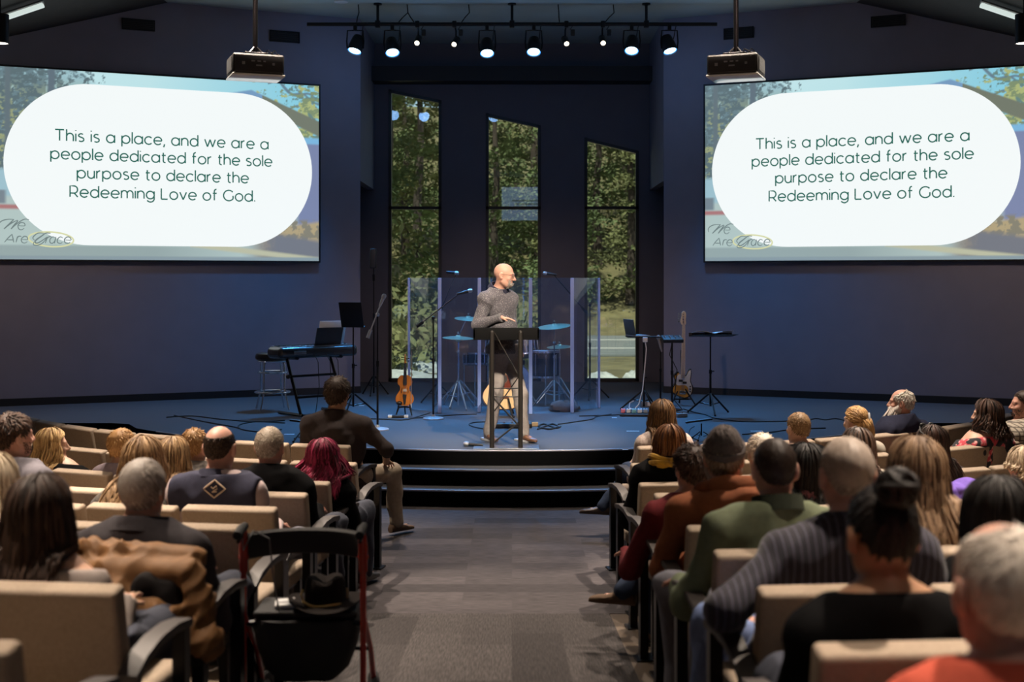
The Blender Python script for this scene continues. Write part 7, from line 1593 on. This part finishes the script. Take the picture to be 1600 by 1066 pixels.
t_, sk, Hm = person('bald man with long white beard and navy blazer, in profile to the left', 1, 'R', 4, 1408, 609, hd('short', WH, len=0.03, vol=0.013, n=800, lift=0.25, bald=52, bald_tilt=62), 'pink', hyaw=0.62, top=C_nvblaz, clothes='jacket', beard=dict(len=0.20, n=700, fwd=0.34, w=0.010, mess=0.1, mass=True, **WH), sw=0.2, w=1.08)
t_, sk, Hm = person('woman with dark brown hair and sunglasses pushed up on her head', 3, 'R', 3, 1456, 667, hd('long', DK | dict(c2=(0.07, 0.035, 0.025)), len=0.22, n=460, wave=0.005, widen=0.07, vol=0.018), 'fair', top=cl('lace_cardigan', (0.05, 0.04, 0.04)), sw=0.17)
b = MB()
for sx in (-1, 1):
    b.ball((sx*0.035, 0.055, 0.122), (0.028, 0.012, 0.02), n=12); b.tube([(sx*0.066, 0.05, 0.118), (sx*0.094, 0.0, 0.085), (sx*0.092, -0.06, 0.06)], 0.004, n=6)
b.tube([(-0.01, 0.062, 0.126), (0.01, 0.062, 0.126)], 0.003); o = b.build('sunglasses', M_plast, t_); o.matrix_local = Hm
person('woman with dark curly layered hair in a black blouse with red flowers', 2, 'R', 5, 1541, 627, hd('curly', DK | dict(c2=(0.10, 0.055, 0.04)), len=0.14, n=520, wave=0.016, freq=55, widen=0.25, vol=0.024, w=0.0105), 'fair', hyaw=0.35, top=C_floral, clothes='low', sw=0.18)
person('man with dark cropped hair in a grey plaid shirt at the right edge', 2, 'R', 6, 1600, 611, hd('short', DK, len=0.014, vol=0.010, n=900, lift=0.4), 'pink', hyaw=0.75, top=C_plaid, clothes='shirt', beard=dict(len=0.008, n=260, w=0.005, **DK))
person('person with short curly grey-blond hair at the right edge', 4, 'R', 4, 1600, 701, hd('curly', GB | dict(c1=(0.2, 0.14, 0.09), c2=(0.5, 0.4, 0.28)), len=0.03, n=420, wave=0.018, freq=90, vol=0.022, w=0.010, open=55), 'pink', top=C_pale)
person('person with black hair low at the right edge behind the bald man', 8, 'R', 1, 1558, 750, hd('long', BK, len=0.12, n=520, wave=0.003, widen=0.06, vol=0.02), 'fair', top=C_black, sw=0.18)

# ------------------------------------------------------------------ the speaker
SPX, SPY = at(793, 690, 13.62).x, 13.62
RZ = math.radians(-132); t_ = thing('person', 'bald speaker with glasses in a speckled grey shirt standing at the lectern, hand raised', 'person', (SPX, SPY, STG), RZ); MW = Tm((SPX, SPY, STG), rz=RZ); MI = MW.inverted()
loc = lambda x, y, d: MI @ at(x, y, d)
hs = 1.06; H = loc(788, 412, 13.55); H.z -= 0.118*hs
Rh = Matrix.Rotation(math.radians(30), 3, 'Z') @ Matrix.Rotation(math.radians(-9), 3, 'X'); Hm = Matrix.Translation(H) @ (Rh*hs).to_4x4()
sk = dict(w=1.0, dp=1.1, nk=1.05, hs=hs, head=H); sk['skull'] = H+Rh @ Vector((0, -0.018, -0.05))*hs; N = sk['neck'] = H+Vector((0, -0.085, -0.165))
P = sk['pelvis'] = Vector((0.0, -0.05, 0.98)); sk['waist'] = P.lerp(N, 0.36)+Vector((0, 0.01, 0)); sk['chest'] = P.lerp(N, 0.72)+Vector((0, 0.0, 0))
for s_, sg in (('l', -1), ('r', 1)):
    sk['sh'+s_] = N+Vector((sg*0.19, -0.005, -0.095)); sk['hp'+s_] = P+Vector((sg*0.09, 0, -0.04))
fr_, fl_ = loc(766, 687, 13.66), loc(822, 689, 13.58)
for s_, f_ in (('r', fr_), ('l', fl_)):
    sk['an'+s_] = Vector((f_.x, f_.y-0.02, 0.085)); sk['toe'+s_] = sk['an'+s_]+(Vector((0.03, 0.16, -0.055)) if s_ == 'l' else Vector((0.06, 0.15, -0.055))); sk['kn'+s_] = sk['hp'+s_].lerp(sk['an'+s_], 0.5)+Vector((0, 0.04, 0))
sk['elr'] = loc(747, 509, 13.42); sk['wrr'] = loc(783, 497, 13.22)
sk['ell'] = sk['shl']+Vector((-0.05, -0.02, -0.30)); sk['wrl'] = sk['ell']+Vector((0.04, 0.14, -0.20))
dirr = (MI.to_3x3() @ Vector((1, -0.12, -0.08))); dn = Vector((0, 0, -1))
C_spk = fabric_mat('speckled_grey_shirt', (0.105, 0.098, 0.115), (0.30, 0.285, 0.29), 'dots', 74, thr=0.24); C_spj = cl('stone_jeans', (0.34, 0.305, 0.29))
body_mesh(t_, sk, Hm, 'pink', C_spk, C_spj, 'shirt', S_brown, None, dict(len=0.010, n=420, az=62, w=0.0045, **GR), 0.0048, 0.0085, 0.016, 11,
          {'hem': 0.03, 'zc': 0.022, 'handr': (tuple(dirr), (0, 0, -1), -1), 'handl': ((0.05, 0.4, -1), (1, 0, 0)), 'sole': M_white})
collar(sk, t_, C_navy, 'shirt_collar', h=0.05, flare=0.02, dz=0.01)
b = MB()
for sx in (-1, 1):
    b.tube([(sx*0.033+0.024*math.cos(w), 0.108-0.004*abs(math.cos(w)), 0.003+0.017*math.sin(w)) for w in np.linspace(0, 2*PI, 24)[:-1]], 0.0017, n=6, closed=True); b.tube([(sx*0.057, 0.104, 0.008), (sx*0.084, 0.06, 0.012), (sx*0.088, -0.005, 0.012), (sx*0.085, -0.03, -0.008)], 0.0019, n=6)
b.tube([(-0.010, 0.109, 0.006), (0, 0.114, 0.009), (0.010, 0.109, 0.006)], 0.0017, n=6); o = b.build('glasses', M_metal, t_); o.matrix_local = Hm
for sx in (-1, 1): b = MB(); b.tube([(sx*0.012, 0.093, 0.026), (sx*0.032, 0.092, 0.031), (sx*0.052, 0.078, 0.025)], [0.003, 0.0045, 0.002], n=6, flat=0.6); o = b.build('eyebrow', hair_mat(GR['c1'], GR['c2']), t_); o.matrix_local = Hm
b = MB(); b.tube([(-0.083, -0.02, 0.02), (-0.078, 0.03, -0.03), (-0.06, 0.065, -0.055)], 0.0022, n=6); b.ball((-0.06, 0.066, -0.056), 0.004, n=8); o = b.build('headset_microphone', mat('beige_plastic', (0.55, 0.4, 0.3), rough=0.5), t_); o.matrix_local = Hm
b = MB(); rr = (MI.to_3x3() @ Vector((0, 0, 1)))
fr = loc(749, 505, 13.42)

# ------------------------------------------------------------------ rollator in the aisle, with hat
RX, RY = -0.872, 5.35; zf = floor_z(RY)
M_red = mat('red_frame_paint', (0.42, 0.018, 0.012), rough=0.25, coat=0.5); M_nyl = mat('black_nylon', (0.012, 0.012, 0.013), rough=0.7, bump=0.3, bscale=300)
t_ = thing('rollator', 'red-framed walking frame with black seat and wheels standing in the aisle', 'rollator', (RX, RY, zf)); hw = 0.25
for sx in (-1, 1):
    x = sx*hw; b = MB(); b.tube([(x, 0, 0.10), (x, 0, 0.74)], 0.013, n=12); b.tube([(x, 0, 0.52), (x, 0.28, 0.30), (x, 0.40, 0.12)], 0.013, n=12); b.build('side_frame', M_red, t_)
    b = MB(); b.tube([(x, 0, 0.70), (x, -0.005, 0.80), (x-sx*0.004, -0.02, 0.875)], [0.018, 0.02, 0.016], n=12); b.ball((x, 0.0, 0.76), (0.024, 0.02, 0.02)); b.build('handle_post', M_red, t_)
    b = MB(); b.tube([(x, 0.03, 0.885), (x, -0.05, 0.885), (x, -0.13, 0.875)], [0.016, 0.02, 0.018], n=12); b.tube([(x, 0.0, 0.86), (x, -0.11, 0.845)], 0.007); b.build('hand_grip', M_rubber, t_)
    for y, sl in ((0.0, 0.006), (0.42, 0.03)):
        z = 0.095-RAMPK*y; b = MB(); ww = Tm((x, y, z), rz=0.25*sx if y else 0)
        b.lathe([(0.062, -0.018), (0.088, -0.018), (0.096, -0.01), (0.096, 0.01), (0.088, 0.018), (0.062, 0.018), (0.062, -0.018)], axis=(1, 0, 0), M=ww, n=36); o = b.build('wheel', M_rubber, t_)
        b = MB(); b.lathe([(0, -0.014), (0.062, -0.014), (0.062, 0.014), (0, 0.014)], axis=(1, 0, 0), M=ww, n=24); b.build('hub', M_grey, o)
b = MB(); b.rbox((0, 0.17, 0.505), (0.44, 0.26, 0.03), 0.012); b.build('seat', M_nyl, t_)
b = MB(); V = []; F = []
pa = [(0.255*math.sin(w)/math.sin(1.2), 0.02+0.16*(math.cos(w)-math.cos(1.2))/(1-math.cos(1.2))) for w in np.linspace(-1.2, 1.2, 25)]
for x, y in pa:
    for dy, z in ((-0.02, 0.745), (-0.028, 0.79), (-0.02, 0.84), (0.0, 0.85), (0.018, 0.84), (0.024, 0.79), (0.018, 0.745), (0, 0.738)): V.append((x, y+dy, z))
F += [(i*8+j, i*8+(j+1) % 8, (i+1)*8+(j+1) % 8, (i+1)*8+j) for i in range(24) for j in range(8)]+[tuple(range(8)), tuple(range(192, 200))]; b.add(V, F); b.build('backrest_pad', M_nyl, t_)
b = MB(); b.tube([(-hw, 0.05, 0.47), (hw, 0.05, 0.47)], 0.012); b.tube([(-hw, 0.28, 0.30), (hw, 0.28, 0.30)], 0.012); b.build('cross_brace', M_metal, t_)
b = MB(); V = []; n = 28
for z, kx, ky in ((0.485, 0.215, 0.13), (0.44, 0.225, 0.14), (0.36, 0.21, 0.14), (0.28, 0.18, 0.125), (0.23, 0.13, 0.1), (0.215, 0.02, 0.02)):
    for j in range(n): w = 2*PI*j/n; V.append((kx*math.copysign(abs(math.cos(w))**0.5, math.cos(w)), 0.13+ky*math.copysign(abs(math.sin(w))**0.6, math.sin(w))+0.004*math.sin(5*w+z*40), z))
F = [(i*n+j, i*n+(j+1) % n, (i+1)*n+(j+1) % n, (i+1)*n+j) for i in range(5) for j in range(n)]+[tuple(reversed(range(n))), tuple(range(5*n, 6*n))]; b.add(V, F); b.build('storage_bag', M_nyl, t_)
for sx in (-1,): b = MB(); b.tube([(sx*hw, -0.02, 0.86), (sx*(hw-0.01), -0.05, 0.80), (sx*(hw-0.04), 0.0, 0.87), (sx*(hw-0.10), 0.04, 0.83), (sx*(hw-0.12), 0.03, 0.65), (sx*(hw-0.14), 0.05, 0.52)], 0.0035, n=6); b.build('brake_cable', M_grey, t_)
hp = Vector((at(508, 955, RY+0.13).x, RY+0.14, zf+0.522)); t_ = thing('hat', 'black felt hat with a gold cord band on the walking frame seat', 'hat', hp, 0.1); M_felt = mat('black_felt', (0.016, 0.013, 0.012), rough=0.95, spec=0.1)
b = MB(); V = []; n = 48; F = []
for k, (z, kx, ky) in enumerate(((0.006, 0.158, 0.185), (0.010, 0.158, 0.185), (0.008, 0.12, 0.14), (0.012, 0.094, 0.108), (0.03, 0.09, 0.103), (0.07, 0.088, 0.1), (0.105, 0.084, 0.096), (0.126, 0.072, 0.084), (0.126, 0.045, 0.06), (0.115, 0.012, 0.03))):
    for j in range(n):
        w = 2*PI*j/n; c, s_ = math.cos(w), math.sin(w); zz = z
        if k < 3: zz += 0.032*abs(c)**2.2*(1 if k < 2 else 0.35)
        if k > 6: zz -= 0.018*math.exp(-(c*kx/0.025)**2)
        V.append((kx*c, ky*s_, zz))
F = [(i*n+j, i*n+(j+1) % n, (i+1)*n+(j+1) % n, (i+1)*n+j) for i in range(9) for j in range(n)]+[tuple(range(9*n, 10*n)), tuple(reversed(range(n)))]; b.add(V, F); b.build('felt_body', M_felt, t_, sharp=60)
b = MB(); b.tube([(0.094*math.cos(w), 0.107*math.sin(w), 0.022+0.003*math.sin(4*w)) for w in np.linspace(0, 2*PI, 60)[:-1]], 0.0055, n=8, closed=True); b.tube([(0.092, -0.01, 0.03), (0.096, -0.012, 0.05), (0.093, -0.01, 0.075)], 0.004); b.tube([(-0.092, -0.03, 0.03), (-0.1, -0.035, 0.055), (-0.095, -0.02, 0.075)], 0.004); b.tube([(0.0, -0.108, 0.02), (-0.01, -0.116, 0.008)], 0.005); b.build('hat_band', mat('gold_cord', (0.62, 0.43, 0.16), rough=0.4, metal=0.5), t_)
tp = Vector((at(446, 957, RY+0.12).x, RY+0.12, zf+0.521)); t_ = thing('tissue_pack', 'white folded tissue pack on the walking frame seat beside the hat', 'tissues', tp, 0.15); b = MB(); b.rbox((0, 0, 0.011), (0.09, 0.10, 0.022), 0.009); b.build('wrapper', M_white, t_)
b = MB(); b.add([(-0.03, -0.02, 0.021), (0.03, -0.03, 0.021), (0.04, 0.02, 0.034), (-0.035, 0.015, 0.03), (-0.02, 0.03, 0.023), (0.025, 0.035, 0.023)], [(0, 1, 2, 3), (3, 2, 5, 4)]); o = b.build('tissue', M_paper, t_); md = o.modifiers.new('thickness', 'SOLIDIFY'); md.thickness = 0.002

# ------------------------------------------------------------------ garments hung over chair backs
def drape(row, side, k, u0, u1, front, back, m, lab, cat, name, seed, flare=0.0, lining=None):
    X, Y, a = seat_xy(row, side, k); t_ = thing(name, lab, cat, (X, Y, floor_z(Y)), a); rs = np.random.RandomState(seed); nu, nv = 46, 34; V = []
    for i in range(nu+1):
        u = u0+(u1-u0)*i/nu
        for j in range(nv+1):
            v = -front+(front+back)*j/nv; wob = 0.016*math.sin(u*31+seed)+0.010*math.sin(u*57+v*9)+0.006*math.sin(v*38+u*20)
            if v < -0.035: y, z = 0.085+0.03+0.22*(-v)*0.4, 0.872+(v+0.035)
            elif v < 0.035: y, z = 0.04+0.055-(v+0.035)*1.55, 0.872+0.016*math.cos(v/0.035*PI/2)
            else: y, z = -0.02+0.16*(v-0.035)*0.5, 0.872-(v-0.035)
            bulge = 0.0
            if v >= 0.035: bulge = 0.018+0.03*max(0, math.sin((v-0.03)*14))*math.exp(-v*5)
            uu = u+flare*max(0, v)*(0.5+0.5*math.tanh((u)*6))
            zz = z+0.010*math.sin(u*26+seed*2)+0.008*math.sin(u*49) - (0.14*max(0, v)*(0.5-0.5*math.tanh(u*9)) if flare else 0)
            if v >= back*0.8: zz += 0.04*math.sin(u*9+seed)*(v/back-0.8)*5
            V.append((uu, y-bulge-abs(wob)*(1 if v > 0 else -0.6)-0.006, zz))
    F = [(i*(nv+1)+j, (i+1)*(nv+1)+j, (i+1)*(nv+1)+j+1, i*(nv+1)+j+1) for i in range(nu) for j in range(nv)]
    b = MB()
    for q_, f_ in enumerate(F):
        v_ = -front+(front+back)*((q_ % nv)+0.5)/nv; u_ = u0+(u1-u0)*((q_//nv)+0.5)/nv
        b.f.append(f_); b.m.append(1 if lining and v_ > 0.07+0.05*math.sin(u_*13) else 0)
    b.v = [tuple(p) for p in V]; b.n = len(V); o = b.build('shell', [m, lining] if lining else m, t_, sharp=180); md = o.modifiers.new('thickness', 'SOLIDIFY'); md.thickness = 0.012; md.offset = 1
    sm = o.modifiers.new('smooth', 'SUBSURF'); sm.levels = 1; sm.render_levels = 1
    return t_
C_tanj = cl('tan_canvas', (0.19, 0.095, 0.038), rough=0.6, noise=0.35, nscale=12)
X, Y, a = seat_xy(7, 'L', 0); t_ = thing('jacket', 'tan canvas jacket with dark lining bunched over the chair back behind the man in charcoal', 'jacket', (X, Y, floor_z(Y)), a)
def crumple(name, prims, m, amp, fr, seed):
    f_ = Field(axis(-0.45, 0.55, 0.008), axis(-0.25, 0.3, 0.008), axis(0.28, 0.96, 0.008))
    for p_ in prims: f_.rcone(Vector(p_[0])-Vector((0, 0.012, 0.055)), Vector(p_[1])-Vector((0, 0.012, 0.055)), p_[2], p_[3], k=0.03)
    x, y, z = np.meshgrid(*f_.ax, indexing='ij', sparse=True); w = creases(x, y, z, seed, fr, fr*4, 9)
    f_.F = f_.F+(amp*w).astype(np.float32); f_.clip(lambda x, y, z: np.maximum(-(np.abs(y-0.07)+0*z-0.0)+0.0*x, -(0.862-z)) if False else -1+0*x); V_, F_ = f_.mesh(); return link(name, np_mesh(name, V_, F_, m), t_)
crumple('shell', [((-0.30, 0.06, 0.885), (-0.05, 0.05, 0.885), 0.04, 0.05), ((-0.05, 0.05, 0.885), (0.26, 0.05, 0.88), 0.05, 0.045), ((-0.30, -0.01, 0.84), (-0.02, -0.03, 0.835), 0.035, 0.05), ((-0.02, -0.03, 0.84), (0.28, -0.02, 0.84), 0.05, 0.045),
    ((0.0, -0.07, 0.79), (0.2, -0.09, 0.70), 0.04, 0.05), ((0.2, -0.09, 0.70), (0.34, -0.085, 0.60), 0.05, 0.045), ((0.34, -0.085, 0.60), (0.38, -0.07, 0.585), 0.045, 0.035), ((0.26, -0.03, 0.83), (0.33, -0.04, 0.72), 0.045, 0.04), ((0.33, -0.04, 0.72), (0.37, -0.06, 0.61), 0.04, 0.04)], C_tanj, 0.0125, 32, 1.3)
crumple('lining', [((-0.12, -0.04, 0.79), (-0.06, -0.05, 0.55), 0.06, 0.05), ((0.0, -0.05, 0.79), (0.06, -0.06, 0.52), 0.07, 0.06), ((0.12, -0.05, 0.78), (0.2, -0.06, 0.52), 0.07, 0.06), ((0.2, -0.05, 0.77), (0.3, -0.06, 0.56), 0.06, 0.05), ((-0.2, -0.03, 0.79), (-0.16, -0.04, 0.6), 0.05, 0.045)], cl('dark_lining', (0.010, 0.008, 0.008)), 0.008, 30, 0.4)
drape(4, 'R', 3, -0.2, 0.2, 0.1, 0.26, C_purple, 'purple fleece hung over a chair back at the right', 'jacket', 'jacket', 5)
